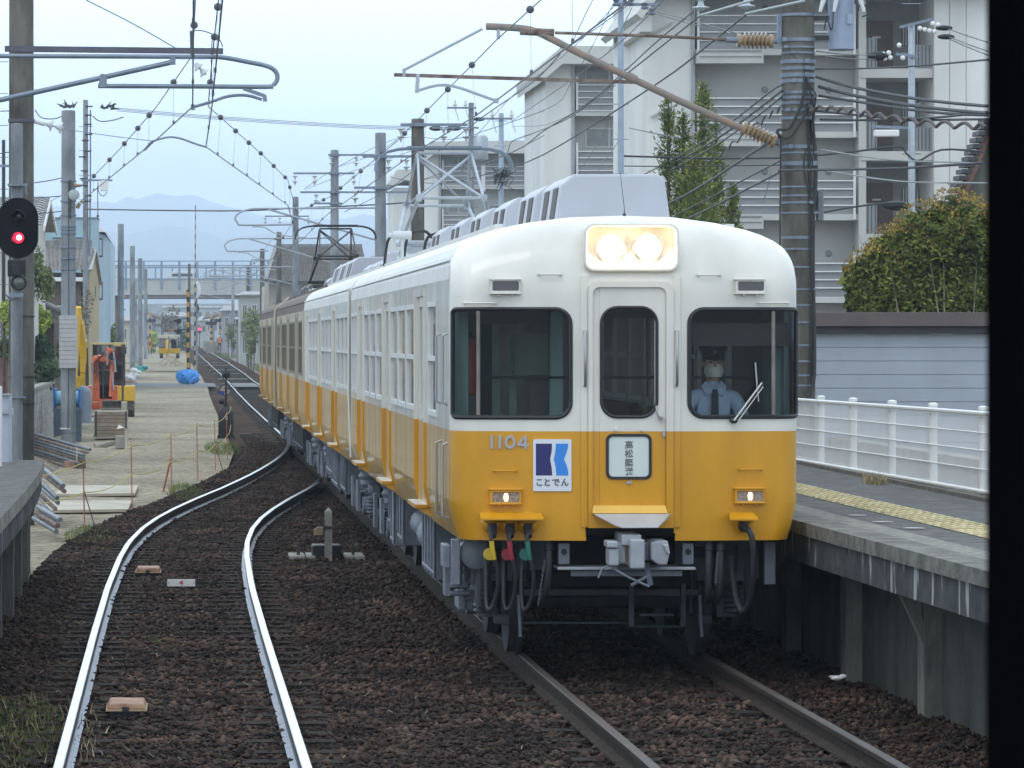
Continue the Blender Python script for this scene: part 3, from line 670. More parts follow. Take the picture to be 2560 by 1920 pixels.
# cab glass
def cellglass():
    for nm, poly in (('cab_window', WL), ('cab_window', WR)):
        d = dens(poly, .03); mb = MB(); mb.tube(onface(d, .002), .0185, 6, closed=True); fr = mb.build(nm, M_RUB, A, smooth=True)
        x0 = min(p[0] for p in poly); x1 = max(p[0] for p in poly); z0 = min(p[1] for p in poly); z1 = max(p[1] for p in poly)
        mb = MB(); nx = 60; nz = 24; rows = [[(x0 + (x1 - x0) * i / nx, z0 + (z1 - z0) * j / nz) for i in range(nx + 1)] for j in range(nz + 1)]
        V = [(x, yf(x, z) + .006, z) for r_ in rows for x, z in r_]; fs = []
        for j in range(nz):
            for i in range(nx):
                a = rows[j][i]; c = rows[j + 1][i + 1]
                if inpoly(((a[0] + c[0]) / 2, (a[1] + c[1]) / 2), poly): fs.append((j * (nx + 1) + i, j * (nx + 1) + i + 1, (j + 1) * (nx + 1) + i + 1, (j + 1) * (nx + 1) + i))
        mb.add(V, fs); mb.build('pane', M_GL, fr, smooth=True)
        dx = fx(1195) if poly is WL else fx(1932)
        mb = MB(); zz = [z0 + .015 + (z1 - z0 - .03) * k / 6 for k in range(7)]
        mb.tube([(dx, yf(dx, z) - .006, z) for z in zz], .016, 6); mb.build('window_post', mat('worn_post_metal', (.22, .19, .18), r=.5, metal=.3, var=.2), fr, smooth=True)
cellglass()
# gangway door
po = rrect(t1(890, 0)[0], t1(1380, 0)[0], fz(1318), fz(704), [.07, .07, .005, .005]); pi_ = rrect(t1(915, 0)[0], t1(1338, 0)[0], 1.2, fz(718.5), [.055, .055, .005, .005])
mb = MB()
def split_ring(mb, po, pi, y0, y1):       # colour change at the waist
    n0 = len(mb.f); mb.ring(po, pi, y0, y1)
    for k in range(n0, len(mb.f)):
        mb.m[k] = 0
mb.ring(po, pi_, -.028, .03); mb2 = mb
fo = MB(); 
def zsplit(mbs, zc):                       # cut faces at a height so the two paints meet on one line
    out = MB(); out.v = list(mbs.v)
    for f in mbs.f:
        vs = [mbs.v[i] for i in f]; lo, hi = [], []
        for k in range(len(vs)):
            a, b = vs[k], vs[(k + 1) % len(vs)]
            (lo if a[2] <= zc else hi).append(a)
            if (a[2] <= zc) != (b[2] <= zc):
                t = (zc - a[2]) / (b[2] - a[2]); c = tuple(a[q] + (b[q] - a[q]) * t for q in range(3)); lo.append(c); hi.append(c)
        for pl_, mi in ((lo, 1), (hi, 0)):
            if len(pl_) > 2: out.add(pl_, [tuple(range(len(pl_)))], mi)
    return out
dfr = zsplit(mb, 1.854).build('gangway_door_frame', [M_TW, M_TY], A)
# door leaf: panel with a rounded window hole, built as ring strips
wo = rrect(t1(967, 0)[0], t1(1285, 0)[0], t1(0, 1432)[1], t1(0, 803)[1], .125, 10)
cxm = (wo[0][0] + wo[11][0]) / 2
def ray_box(p, c, b):                      # push a point from c through p to the box b
    dx, dz = p[0] - c[0], p[1] - c[1]; t = 1e9
    if dx > 1e-6: t = min(t, (b[1] - c[0]) / dx)
    if dx < -1e-6: t = min(t, (b[0] - c[0]) / dx)
    if dz > 1e-6: t = min(t, (b[3] - c[1]) / dz)
    if dz < -1e-6: t = min(t, (b[2] - c[1]) / dz)
    return (c[0] + dx * t, c[1] + dz * t)
zc_ = (t1(0, 1432)[1] + t1(0, 803)[1]) / 2
bx_ = (pi_[7][0] + .004, pi_[0][0] - .004, 1.2, fz(718.5) - .003)
wd = dens(wo, .04)
corn = []
outer = [ray_box(p, (cxm, zc_), bx_) for p in wd]
for q in ((bx_[0], bx_[2]), (bx_[1], bx_[2]), (bx_[0], bx_[3]), (bx_[1], bx_[3])):
    k = min(range(len(outer)), key=lambda i: (outer[i][0] - q[0]) ** 2 + (outer[i][1] - q[1]) ** 2); outer[k] = q
mb = MB(); mb.ring(outer, wd, -.006, .02)
door = zsplit(mb, 1.854).build('gangway_door', [M_TW, M_TY], A)
mb = MB(); mb.tube([(x, -.008, z) for x, z in wd], .014, 6, closed=True); wf = mb.build('door_window', M_RUB, door, smooth=True)
mb = MB(); mb.add([(x, .008, z) for x, z in wo], [tuple(range(len(wo)))]); mb.build('pane', M_GL, wf)
# destination window and lettering
dx0, dz0 = t2(993, 270); dx1, dz1 = t2(1255, 8)
a1 = rrect(dx0, dx1, dz0, dz1, .05); a2 = rrect(dx0 + .022, dx1 - .022, dz0 + .022, dz1 - .022, .035)
mb = MB(); mb.ring(a1, a2, -.02, 0); ds = mb.build('destination_window', M_RUB, door, bevel=.004)
mb = MB(); mb.add([(x, -.010, z) for x, z in a2], [tuple(range(len(a2)))]); mb.build('roller_blind', mat('blind_white', (.62, .68, .66), r=.5, var=.03), ds)
M_INK = mat('grey_ink', (.12, .13, .14), r=.6, var=.05)
for k, ch in enumerate('高松築港'):
    cx_, cz_ = t2(1125, [75, 125, 178, 228][k]); text_part('lettering', ch, .068, (cx_, -.0125, cz_), (R(90), 0, 0), M_INK, ds, depth=.0006, bold=.0012)
# door fittings
mb = MB(); hx, hz = t1(1300, 1432); mb.tube([(t1(1279, 0)[0], -.05, t1(0, 1368)[1]), (t1(1281, 0)[0], -.055, t1(0, 1405)[1]), (t1(1290, 0)[0], -.055, t1(0, 1430)[1]), (t1(1312, 0)[0], -.05, t1(0, 1438)[1])], .009, 8); mb.cyl((t1(1308, 0)[0], -.05, t1(0, 1438)[1]), (t1(1308, 0)[0], 0, t1(0, 1438)[1]), .018); mb.build('door_handle', M_STL, door, smooth=True)
mb = MB(); x_, z_ = t2(1325, 8); mb.box((x_, -.012, z_), (.022, .02, .045)); x_, z_ = t2(1125, 288); mb.box((x_, -.012, z_), (.045, .02, .018)); mb.build('latch', M_STL, door)
for sx in (1050, 1198):
    mb = MB(); x_, z_ = t1(sx, 1506); mb.box((x_, -.015, z_), (.02, .025, .02)); mb.build('bracket', M_TW, door)
# door sill and footplate
mb = MB(); xa, zt_ = t2(918, 420); xb = t2(1332, 0)[0]; zb_ = t2(0, 462)[1]
mb.add([(xa, -.03, zt_), (xb, -.03, zt_), (xb + .01, -.09, zb_), (xa - .01, -.09, zb_), (xa, .02, zt_), (xb, .02, zt_), (xb + .01, .02, zb_), (xa - .01, .02, zb_)], [(0, 1, 2, 3), (4, 7, 6, 5), (0, 4, 5, 1), (3, 2, 6, 7), (0, 3, 7, 4), (1, 5, 6, 2)]); mb.build('door_sill', mat('faded_yellow_paint', (.70, .42, .08), r=.5, var=.08), A)
mb = MB(); pp = [t2(918, 465), t2(1352, 465), t2(1330, 490), t2(1262, 530), t2(1060, 532), t2(1020, 520), t2(960, 487)]
n = len(pp); y0s = [-.1, -.1, -.16, -.34, -.34, -.3, -.16]
V = [(x, y0s[i], z) for i, (x, z) in enumerate(pp)] + [(x, y0s[i] + .0, z - .008) for i, (x, z) in enumerate(pp)]
mb.add(V, [tuple(range(n)), tuple(range(2 * n - 1, n - 1, -1))] + [(i, n + i, n + (i + 1) % n, (i + 1) % n) for i in range(n)]); mb.build('footplate', mat('pale_metal_plate', (.5, .52, .55), r=.5, metal=.4, var=.1), A)
# pilaster panels either side of the door
mb = MB()
for a, b in ((850, 888), (1382, 1420)):
    xa, xb = t1(a, 0)[0], t1(b, 0)[0]; mb.bx(xa, xb, -.012 - .0, .02, fz(1316), fz(690))
build_each(zsplit(mb, 1.854), 'door_surround', [M_TW, M_TY], A, bevel=.004)
# headlamp housing
h0, hz1 = t1(868, 322); h1, hz0 = t1(1412, 598)
o1 = rrect(h0, h1, hz0, hz1, .075, 8); i1 = rrect(h0 + .025, h1 - .025, hz0 + .03, hz1 - .025, .06, 8)
mb = MB(); mb.ring(o1, i1, -.02, .38); hh = mb.build('headlamp_housing', M_TW, A, smooth=True, bevel=.008)
mb = MB(); mb.add([(x, .11, z) for x, z in i1], [tuple(range(len(i1)))]); mb.build('backplate', M_HOUS, hh)
for (zx, zy) in ((1022, 466), (1240, 462)):
    lx_, lz_ = t1(zx, zy); o = MB(); o.lathe([(.118, 0), (.118, .07), (.1, .08), (.098, .05)], (lx_, .11, lz_), 28, 0, Matrix.Rotation(R(90), 4, 'X')); hb_ = o.build('headlamp', M_ALU, A, smooth=True)
    e = MB(); e.lathe([(.0, .0), (.097, .0), (.08, .022), (.04, .034), (.0, .038)], (lx_, .055, lz_), 28, 0, Matrix.Rotation(R(90), 4, 'X')); e.build('lens', M_HL, hb_, smooth=True)
    ld = bpy.data.lights.new('headlamp_light', 'POINT'); ld.energy = 6; ld.color = (1, .76, .48); ld.shadow_soft_size = .05
    lo = bpy.data.objects.new('headlamp_light', ld); COL.objects.link(lo); lo.location = (TX + lx_, TY - .03, lz_)
# marker lamps (upper: unlit dark; lower: lit warm)
def lampbox(nm, zx0, zx1, zy0, zy1, lx0, lx1, ly0, ly1, tf, body, lens, glow=None):
    x0, z1 = tf(zx0, zy0); x1, z0 = tf(zx1, zy1); yb = yf((x0 + x1) / 2, (z0 + z1) / 2)
    mb = MB(); a = rrect(x0 + .01, x1 - .01, z0 + .005, z1 - .005, .02); b = rrect(tf(lx0, 0)[0], tf(lx1, 0)[0], tf(0, ly1)[1], tf(0, ly0)[1], .012)
    mb.ring(a, b, yb - .055, yb + .02); mb.bx(x0, x1, yb - .065, yb + .02, z1 - .02, z1 - .008); mb.bx(x0, x1, yb - .06, yb + .02, z0 + .004, z0 + .014)
    for q in (.3, .72): mb.cyl((x0 + (x1 - x0) * q, yb - .03, z0 - .012), (x0 + (x1 - x0) * q, yb - .03, z0 + .01), .012, n=8)
    lb = mb.build(nm, body, A, bevel=.003); e = MB(); e.add([(p[0], yb - .044, p[1]) for p in b], [tuple(range(len(b)))]); e.build('lens', lens, lb)
    if glow:
        c = (b[0][0] + b[7][0]) / 2 - .005; zc = (b[0][1] + b[-1][1]) / 2; e = MB()
        for k in range(6): e.bx(c - .02 + abs(k - 2.5) * .003, c + .02 - abs(k - 2.5) * .003, yb - .047, yb - .045, zc - .03 + k * .0105, zc - .0225 + k * .0105)
        e.build('filament_glow', glow, lb)
M_LD = mat('dark_red_lens', (.035, .02, .035), r=.15, var=.1, coat=1); M_LA = mat('clear_ribbed_lens', (.26, .2, .17), r=.25, var=.35, ns=(60), c2=(.42, .34, .28)); M_FG = emit('filament', (1, .62, .28), 5)
lampbox('marker_lamp', 326, 508, 632, 730, 343, 495, 653, 708, t1, M_TW, M_LD); lampbox('marker_lamp', 1732, 1914, 632, 730, 1754, 1902, 655, 708, t1, M_TW, M_LD)
lampbox('tail_lamp', 322, 515, 318, 418, 343, 497, 345, 402, t2, M_TY, M_LA, M_FG); lampbox('tail_lamp', 1728, 1912, 312, 412, 1748, 1898, 338, 397, t2, M_TY, M_LA, M_FG)
# grab bars
def grab(a, b, m, r=.007, tf=t1, so=.035):
    (xa, za), (xb, zb) = tf(*a), tf(*b); ya, yb = yf(xa, za), yf(xb, zb); dx, dz = (xb - xa) * .06, (zb - za) * .06
    mb = MB(); mb.tube([(xa, ya, za), (xa, ya - so * .7, za), (xa + dx, ya - so, za + dz), (xb - dx, yb - so, zb - dz), (xb, yb - so * .7, zb), (xb, yb, zb)], r, 8)
    for (x_, y_, z_) in ((xa, ya, za), (xb, yb, zb)): mb.cyl((x_, y_ - .006, z_), (x_, y_ + .01, z_), r * 2.4, n=8)
    mb.build('grab_handle', m, A, smooth=True)
for a, b in (((613, 614), (735, 614)), ((190, 778), (360, 778)), ((1522, 617), (1650, 617)), ((1872, 777), (2050, 776))): grab(a, b, M_TW)
for a, b in (((355, 222), (480, 222)), ((1762, 213), (1892, 213))): grab(a, b, M_TY, tf=t2)
for x_ in (872, 1398): grab((x_, 940), (x_, 1252), M_STL, r=.011, so=.05)
# corner handrails on the left side wall
for (z0, z1, m_) in ((2.05, 2.62, M_STL), (1.15, 1.75, M_STL)):
    mb = MB(); y_ = .55; mb.tube([(-1.365, y_, z0), (-1.41, y_, z0 + .02), (-1.41, y_, z1 - .02), (-1.365, y_, z1)], .012, 8); mb.build('grab_handle', m_, A, smooth=True)
    mb = MB(); y_ = 1.3; mb.tube([(-1.365, y_, z0), (-1.41, y_, z0 + .02), (-1.41, y_, z1 - .02), (-1.365, y_, z1)], .012, 8); mb.build('grab_handle', m_, A, smooth=True)
# wiper
mb = MB(); w0 = t1(1728, 1453); w1 = t1(1893, 1237); w2 = t1(1855, 1120); w3 = t1(1873, 1345)
mb.ball((w0[0], yf(*w0) - .03, w0[1]), .03, 10, sc=(1.1, .7, .8)); mb.build('wiper_motor', M_DRK, A, smooth=True)
mb = MB(); mb.tube([(w0[0], yf(*w0) - .05, w0[1]), (w1[0], yf(*w1) - .04, w1[1])], .009, 6); mb.tube([(w0[0] + .035, yf(*w0) - .05, w0[1]), (w1[0] + .01, yf(*w1) - .04, w1[1] - .03)], .005, 6)
mb.tube([(w2[0], yf(*w2) - .022, w2[1]), (w3[0], yf(*w3) - .022, w3[1])], .007, 6); mb.build('wiper', M_ALU, A, smooth=True)
# running number
M_NUM = mat('number_grey_metal', (.42, .42, .44), r=.45, metal=.3, var=.05)
for ch, zx in (('1', 342), ('1', 388), ('0', 446), ('4', 520)):
    x_, z_ = t1(zx, 1578)
    mb = MB(); hh_ = .052; yb = yf(x_, z_) - .012
    if ch == '1': mb.bx(x_ - .011, x_ + .011, yb, yb + .015, z_ - hh_, z_ + hh_)
    elif ch == '0':
        oo = [(x_ + .043 * math.cos(t_), z_ + hh_ * math.sin(t_)) for t_ in [2 * math.pi * k / 28 for k in range(28)]]; ii = [(x_ + .023 * math.cos(t_), z_ + (hh_ - .02) * math.sin(t_)) for t_ in [2 * math.pi * k / 28 for k in range(28)]]
        mb.ring(oo, ii, yb, yb + .015)
    else:
        mb.bx(x_ + .008, x_ + .028, yb, yb + .015, z_ - hh_, z_ + hh_); mb.bx(x_ - .045, x_ + .045, yb + .001, yb + .015, z_ - .03, z_ - .011)
        mb.add([(x_ - .045, yb + .002, z_ - .012), (x_ - .02, yb + .002, z_ - .012), (x_ + .012, yb + .002, z_ + .03), (x_ + .01, yb + .002, z_ + hh_), (x_ - .045, yb + .015, z_ - .012), (x_ - .02, yb + .015, z_ - .012), (x_ + .012, yb + .015, z_ + .03), (x_ + .01, yb + .015, z_ + hh_)], [(0, 1, 2, 3), (7, 6, 5, 4), (0, 4, 5, 1), (1, 5, 6, 2), (2, 6, 7, 3), (3, 7, 4, 0)])
    mb.build('number_digit', M_NUM, A)
# emblem plate
q0 = t2(577, 338); q1 = t2(795, 40); xm, zm = (q0[0] + q1[0]) / 2, (q0[1] + q1[1]) / 2; yb = min(yf(q0[0], zm), yf(q1[0], zm)) - .014
sl = (yf(q0[0], zm) - yf(q1[0], zm)) / (q1[0] - q0[0])
def onp(zx, zy, off): x_, z_ = t2(zx, zy); return (x_, yf(q0[0], zm) - (x_ - q0[0]) * sl - off, z_)
mb = MB(); a = rrect(q0[0], q1[0], q0[1], q1[1], .01, 4); n = len(a)
mb.add([(x, yf(q0[0], zm) - (x - q0[0]) * sl - .014, z) for x, z in a] + [(x, yf(q0[0], zm) - (x - q0[0]) * sl + .02, z) for x, z in a], [tuple(range(n))] + [(i, n + i, n + (i + 1) % n, (i + 1) % n) for i in range(n)])
ep = mb.build('emblem_plate', mat('plate_white', (.70, .74, .80), r=.4, var=.02), A)
def patch(pts, m):
    mb = MB(); n = len(pts); mb.add([onp(*p, .0155) for p in pts] + [onp(*p, .0142) for p in pts], [tuple(range(n))] + [(i, n + i, n + (i + 1) % n, (i + 1) % n) for i in range(n)]); mb.build('emblem', m, ep)
patch([(592, 65), (683, 65), (684, 85), (682, 105), (678, 128), (673, 155), (679, 185), (683, 210), (685, 248), (592, 248)], mat('navy_enamel', (.022, .02, .14), r=.4, var=.03))
patch([(706, 65), (776, 65), (775, 85), (770, 108), (762, 130), (752, 155), (764, 180), (772, 205), (776, 225), (777, 248), (708, 248), (707, 225), (704, 195), (694, 155), (702, 120), (705, 90)], mat('sky_blue_enamel', (.035, .24, .72), r=.4, var=.03))
for k, ch in enumerate('ことでん'):
    p = onp([612, 656, 706, 757][k], 290, .0165); text_part('lettering', ch, .0665, p, (R(90), 0, math.atan(-sl)), M_INK, ep, depth=.0006, sx=.92, bold=.0022)
# jumper sockets and cables
mb = MB(); x0, z0 = t2(265, 490); x1, z1 = t2(628, 462); mb.add([(x0 + .01, -.0 + .02, z1), (x1 - .01, -.0, z1), (x1, -.17, z0), (x0, -.15, z0), (x0 + .01, .1, z1 - .01), (x1 - .01, .1, z1 - .01), (x1, -.17, z0 - .012), (x0, -.15, z0 - .012)], [(0, 3, 2, 1), (4, 5, 6, 7), (3, 7, 6, 2), (0, 4, 7, 3), (1, 2, 6, 5)]); mb.build('socket_shelf', M_TY, A)
mb = MB(); x0, z0 = t2(1690, 492); x1, z1 = t2(1855, 460); mb.add([(x0 + .02, .0, z1), (x1 - .02, .0, z1), (x1, -.15, z0), (x0, -.15, z0), (x0 + .02, .1, z1 - .01), (x1 - .02, .1, z1 - .01), (x1, -.15, z0 - .012), (x0, -.15, z0 - .012)], [(0, 3, 2, 1), (4, 5, 6, 7), (3, 7, 6, 2), (0, 4, 7, 3), (1, 2, 6, 5)]); mb.build('socket_shelf', M_TY, A)
M_CBL = mat('black_jumper_hose', (.03, .03, .033), r=.55, var=.2)
CT = [mat('cable_sleeve_yellow', (.60, .42, .03), r=.5, var=.05), mat('cable_sleeve_red', (.34, .03, .05), r=.5, var=.05), mat('cable_sleeve_green', (.03, .17, .14), r=.5, var=.05)]
for k, (sx, ex, ey) in enumerate(((343, 330, 1000), (443, 455, 1020), (545, 548, 1000))):
    x_, z_ = t2(sx, 520); y_ = yf(x_, z_); s = MB(); s.lathe([(.085, 0), (.09, .02), (.075, .05), (.05, .08)], (x_, y_ + .01, z_ - .0), 18, 0, Matrix.Rotation(R(90), 4, 'X')); s.ball((x_, y_ - .07, z_ + .02), .062, 12, sc=(1.2, .8, .45)); so = s.build('jumper_socket', M_TY, A, smooth=True)
    c = MB(); px_, pz = t2(sx, 545); c.cyl((px_, y_ - .05, pz + .02), (px_ - .004, y_ - .12, pz - .07), .042, .03, 12); c.build('jumper_plug', M_DRK, so, smooth=True)
    p = [(px_ - .004, y_ - .12, pz - .04), (t2(sx - 12, 0)[0], y_ - .14, t2(0, 600)[1]), (t2(sx - 8, 0)[0], y_ - .14, t2(0, 640)[1]), (t2(sx + 2, 0)[0], y_ - .13, t2(0, 710)[1]), (t2(sx + 28, 0)[0], y_ - .1, t2(0, 800)[1]), (t2(sx + 30, 0)[0], y_ - .05, t2(0, 900)[1]), (t2(sx + 10, 0)[0], y_ + .0, t2(0, 990)[1]), (t2(sx - 18, 0)[0], y_ + .02, t2(0, 1020)[1]), (t2(sx - 30, 0)[0], y_ + .06, t2(0, 960)[1]), (t2(sx - 26, 0)[0], y_ + .12, t2(0, 760)[1]), (t2(sx - 18, 0)[0], y_ + .16, t2(0, 640)[1])]
    cp = catmull(p, 5); c = MB(); c.tube(cp, .016, 8); ho = c.build('jumper_cable', M_CBL, so, smooth=True)
    c = MB(); c.tube(cp[8:17], .0205, 8); c.build('coloured_sleeve', CT[k], ho, smooth=True)
    x_, z_ = t2(sx - 10, 705); c = MB(); c.lathe([(.022, 0), (.046, .0), (.05, .012), (.046, .024), (.022, .024)], (x_, y_ + .06, z_), 18, 0, Matrix.Rotation(R(90), 4, 'X')); c.build('hose_cock', CT[k], A, smooth=True)
x_, z_ = t2(1790, 530); y_ = yf(x_, z_); s = MB(); s.lathe([(.07, 0), (.075, .02), (.06, .05)], (x_, y_, z_ + .01), 16, 0, Matrix.Rotation(R(90), 4, 'X')); s.ball((x_ + .01, y_ - .05, z_ + .035), .055, 12, sc=(1.2, .8, .5)); so = s.build('jumper_socket', M_TY, A, smooth=True)
p = [(x_ - .02, y_ - .06, z_ - .01), (t2(1800, 0)[0], y_ - .12, t2(0, 555)[1]), (t2(1822, 0)[0], y_ - .14, t2(0, 600)[1]), (t2(1832, 0)[0], y_ - .12, t2(0, 700)[1]), (t2(1835, 0)[0], y_ - .06, t2(0, 850)[1]), (t2(1830, 0)[0], y_ + .02, t2(0, 960)[1]), (t2(1795, 0)[0], y_ + .1, t2(0, 1035)[1]), (t2(1760, 0)[0], y_ + .14, t2(0, 960)[1]), (t2(1740, 0)[0], y_ + .18, t2(0, 800)[1]), (t2(1740, 0)[0], y_ + .2, t2(0, 720)[1])]
c = MB(); c.tube(catmull(p, 5), [.042] * 3 + [.024] * 43, 8); c.build('jumper_cable', M_CBL, so, smooth=True)
# coupler
M_CPL = mat('coupler_grey_paint', (.36, .38, .42), r=.5, var=.12, ns=9)
cp = MB()
def pb(ax, az, bx__, bz, y0, y1, mbx): x0, z1 = t2(ax, az); x1, z0 = t2(bx__, bz); mbx.bx(x0, x1, y0, y1, z0, z1)
pb(1100, 600, 1180, 766, -.42, .3, cp); pb(1060, 575, 1172, 640, -.3, .25, cp); pb(1030, 625, 1102, 745, -.26, .1, cp); pb(972, 612, 1035, 650, -.36, -.1, cp); pb(985, 655, 1042, 752, -.34, -.08, cp)
xx, zz = t2(1280, 680); a_ = [t2(1226, 622), t2(1262, 612), t2(1325, 612), t2(1333, 690), t2(1318, 752), t2(1268, 748), t2(1228, 720)]; cp.prism(a_, 'y', -.28, .1)
b_ = [t2(1290, 632), t2(1325, 630), t2(1335, 688), t2(1318, 690)]; cp.prism(b_, 'y', -.31, -.27)
cp.bx(xx - .2, xx + .0, -.1, .9, zz - .07, zz + .07); co = cp.build('coupler', M_CPL, A, bevel=.012)
mb = MB(); pb(1082, 628, 1130, 752, -.28, -.2, mb); mb.build('coupler_mouth', M_RUST, co, bevel=.01)
mb = MB(); mb.tube([(*(t2(985, 750)[:1]), -.3, t2(0, 750)[1]), (t2(945, 0)[0], -.32, t2(0, 770)[1]), (t2(925, 0)[0], -.32, t2(0, 822)[1])], .008, 6); mb.tube([(t2(1000, 0)[0], -.3, t2(0, 762)[1]), (t2(1090, 0)[0], -.32, t2(0, 815)[1]), (t2(1215, 0)[0], -.32, t2(0, 872)[1])], .01, 6)
mb.tube([(t2(1225, 0)[0], -.2, t2(0, 812)[1]), (t2(1120, 0)[0], -.22, t2(0, 868)[1])], .014, 6); mb.bar((t2(1212, 0)[0], -.18, t2(0, 740)[1]), (t2(1232, 0)[0], -.2, t2(0, 868)[1]), .05, .02); mb.build('release_lever', M_UND, co, smooth=True)
# front beams, brackets, pilot
def fbar(nm, x0, y0, x1, y1, ya, yb, m): mb = MB(); pb(x0, y0, x1, y1, ya, yb, mb); return mb.build(nm, m, A, bevel=.006)
fbar('draft_beam', 718, 776, 1512, 792, .02, .4, M_CPL); fbar('draft_beam', 797, 793, 1438, 830, .06, .12, M_UND)
for x0 in (728, 1443):
    fbar('bracket', x0, 640, x0 + 65, 762, .1, .16, M_UND)
    mb = MB(); xa, za = t2(x0 + 32, 690); mb.lathe([(.001, 0), (.026, 0), (.026, .004), (.001, .004)], (xa, .1, za), 14, 0, Matrix.Rotation(R(90), 4, 'X') @ Matrix.Diagonal((.9, 1, 1, 1))); mb.build('slot', M_BLK, A)
fbar('corner_post', 1943, 640, 2007, 890, .35, .42, mat('post_grey', (.17, .19, .23), r=.5, var=.1)); fbar('corner_post', 128, 630, 178, 895, .4, .5, M_UND)
fbar('pilot_beam', 570, 935, 1600, 975, .75, .82, M_UNDD); fbar('pilot_rail', 560, 1132, 1230, 1144, .8, .83, M_UNDD)
fbar('underfloor_filler', 560, 835, 1610, 930, .95, 1.2, mat('dark_filler', (.022, .025, .03), r=.8, var=.3)); fbar('underfloor_filler', 600, 640, 1560, 834, 1.1, 1.3, mat('dark_filler', (.022, .025, .03), r=.8))  # added dark filler blocks, so the space behind the coupler reads dark
for x0 in (1186, 1490): fbar('pilot_post', x0, 900, x0 + 30, 1155, .7, .76, M_UNDD)
fbar('pilot_step', 1250, 1078, 1450, 1092, .68, .8, M_UNDD); fbar('pilot_step', 1215, 1150, 1500, 1160, .68, .8, mat('dark_green_rubber', (.02, .05, .035), r=.7))
for x0 in (405, 1600): fbar('sand_box', x0, 1095, x0 + 85, 1145, .8, 1.0, M_UNDD)
for x0 in (540, 1606):
    mb = MB(); mb.tube([(t2(x0, 0)[0], .75, t2(0, 970)[1]), (t2(x0 + 4, 0)[0], .74, t2(0, 1080)[1]), (t2(x0 + 12, 0)[0], .74, t2(0, 1215)[1])], .014, 8); mb.build('sanding_pipe', M_UND, A, smooth=True)
rr_ = random.Random(4)
for zx in (208, 240, 268, 300, 372, 410, 470, 505, 590, 1560, 1690, 1730, 1780, 1860):
    mb = MB(); z0_, z1_ = rr_.uniform(860, 1080), rr_.uniform(640, 700); y_ = rr_.uniform(.45, 1.0); mb.tube([(t2(zx, 0)[0], y_, t2(0, z1_)[1]), (t2(zx + rr_.uniform(-8, 8), 0)[0], y_ + .05, t2(0, (z0_ + z1_) / 2)[1]), (t2(zx + rr_.uniform(-14, 14), 0)[0], y_ + .2, t2(0, z0_)[1])], rr_.uniform(.012, .03), 8); mb.build('underfloor_pipe', M_UND if zx < 320 else M_UNDD, A, smooth=True)
for (x0, y0, x1, y1, ya) in ((185, 745, 260, 790, .8), (150, 900, 250, 935, .9), (240, 950, 320, 1010, 1.0), (205, 990, 290, 1075, 1.1), (300, 860, 420, 920, 1.1), (420, 700, 540, 790, 1.0), (1700, 840, 1830, 900, 1.1), (1720, 930, 1800, 1010, 1.2), (1600, 700, 1760, 760, 1.0), (330, 1020, 420, 1080, 1.2)): fbar('underfloor_fitting', x0, y0, x1, y1, ya, ya + .15, M_UND if x0 < 330 else M_UNDD)
for k in range(6): mb = MB(); xa, za = t2(190, 760 + k * 42); mb.cyl((xa - .06, .95, za), (xa + .1, .95, za), .022, n=10); mb.build('bolt_stack', M_UND, A, smooth=True)
# brake hoses and chains
for (x0, x1, m_) in ((672, 640, M_CBL), (1592, 1598, M_CBL), (1660, 1650, M_CBL)):
    p = [(t2(x0, 0)[0], .12, t2(0, 640)[1]), (t2(x0, 0)[0], .1, t2(0, 700)[1]), (t2(x0 - 2, 0)[0], .08, t2(0, 800)[1]), (t2((x0 + x1) / 2, 0)[0], .12, t2(0, 930)[1]), (t2(x1, 0)[0], .25, t2(0, 985)[1])]
    mb = MB(); mb.tube(catmull(p, 4), .028, 10); mb.cyl(p[0], (p[1][0], p[1][1], p[1][2] + .02), .036, n=12); mb.build('brake_hose', m_, A, smooth=True)
for (x0, y0, x1, y1) in ((645, 740, 605, 1010), (1640, 700, 1628, 880)):
    mb = MB(); n = 20
    for k in range(n):
        a = t2(x0 + (x1 - x0) * k / n, y0 + (y1 - y0) * k / n); rot = Matrix.Translation((a[0], .05, a[1])) @ Matrix.Rotation(R(90 * (k % 2)), 4, 'Z')
        mb.tube([rot @ Vector(v) for v in ((-.006, 0, -.006), (-.006, 0, .006), (0, 0, .012), (.006, 0, .006), (.006, 0, -.006), (0, 0, -.012))], .0028, 5, closed=True)
    mb.build('chain', mat('chain_metal', (.2, .2, .22), r=.5, metal=.5), A)
# left-hand front bits of equipment behind the skirt
fbar('equipment_box', 88, 668, 128, 800, .5, .9, M_UND); mb = MB(); mb.lathe([(.05, 0), (.13, .02), (.13, .3), (.05, .33)], (-1.15, .75, .88), 16, 0, Matrix.Rotation(R(90), 4, 'X')); mb.build('horn', M_UND, A, smooth=True)
underboxes(A, [(1.05, 1.5, .62, .06), (4.3, 5.9, .42, 0), (6.1, 6.5, .5, .05), (9.6, 10.6, .45, .03), (10.8, 11.4, .38, 0), (11.6, 12.9, .5, .06)]); tanks(A, 6.7, 8.0); tanks(A, 8.2, 9.4, .7, .15)
bogie(A, 2.7); bogie(A, 14.9)
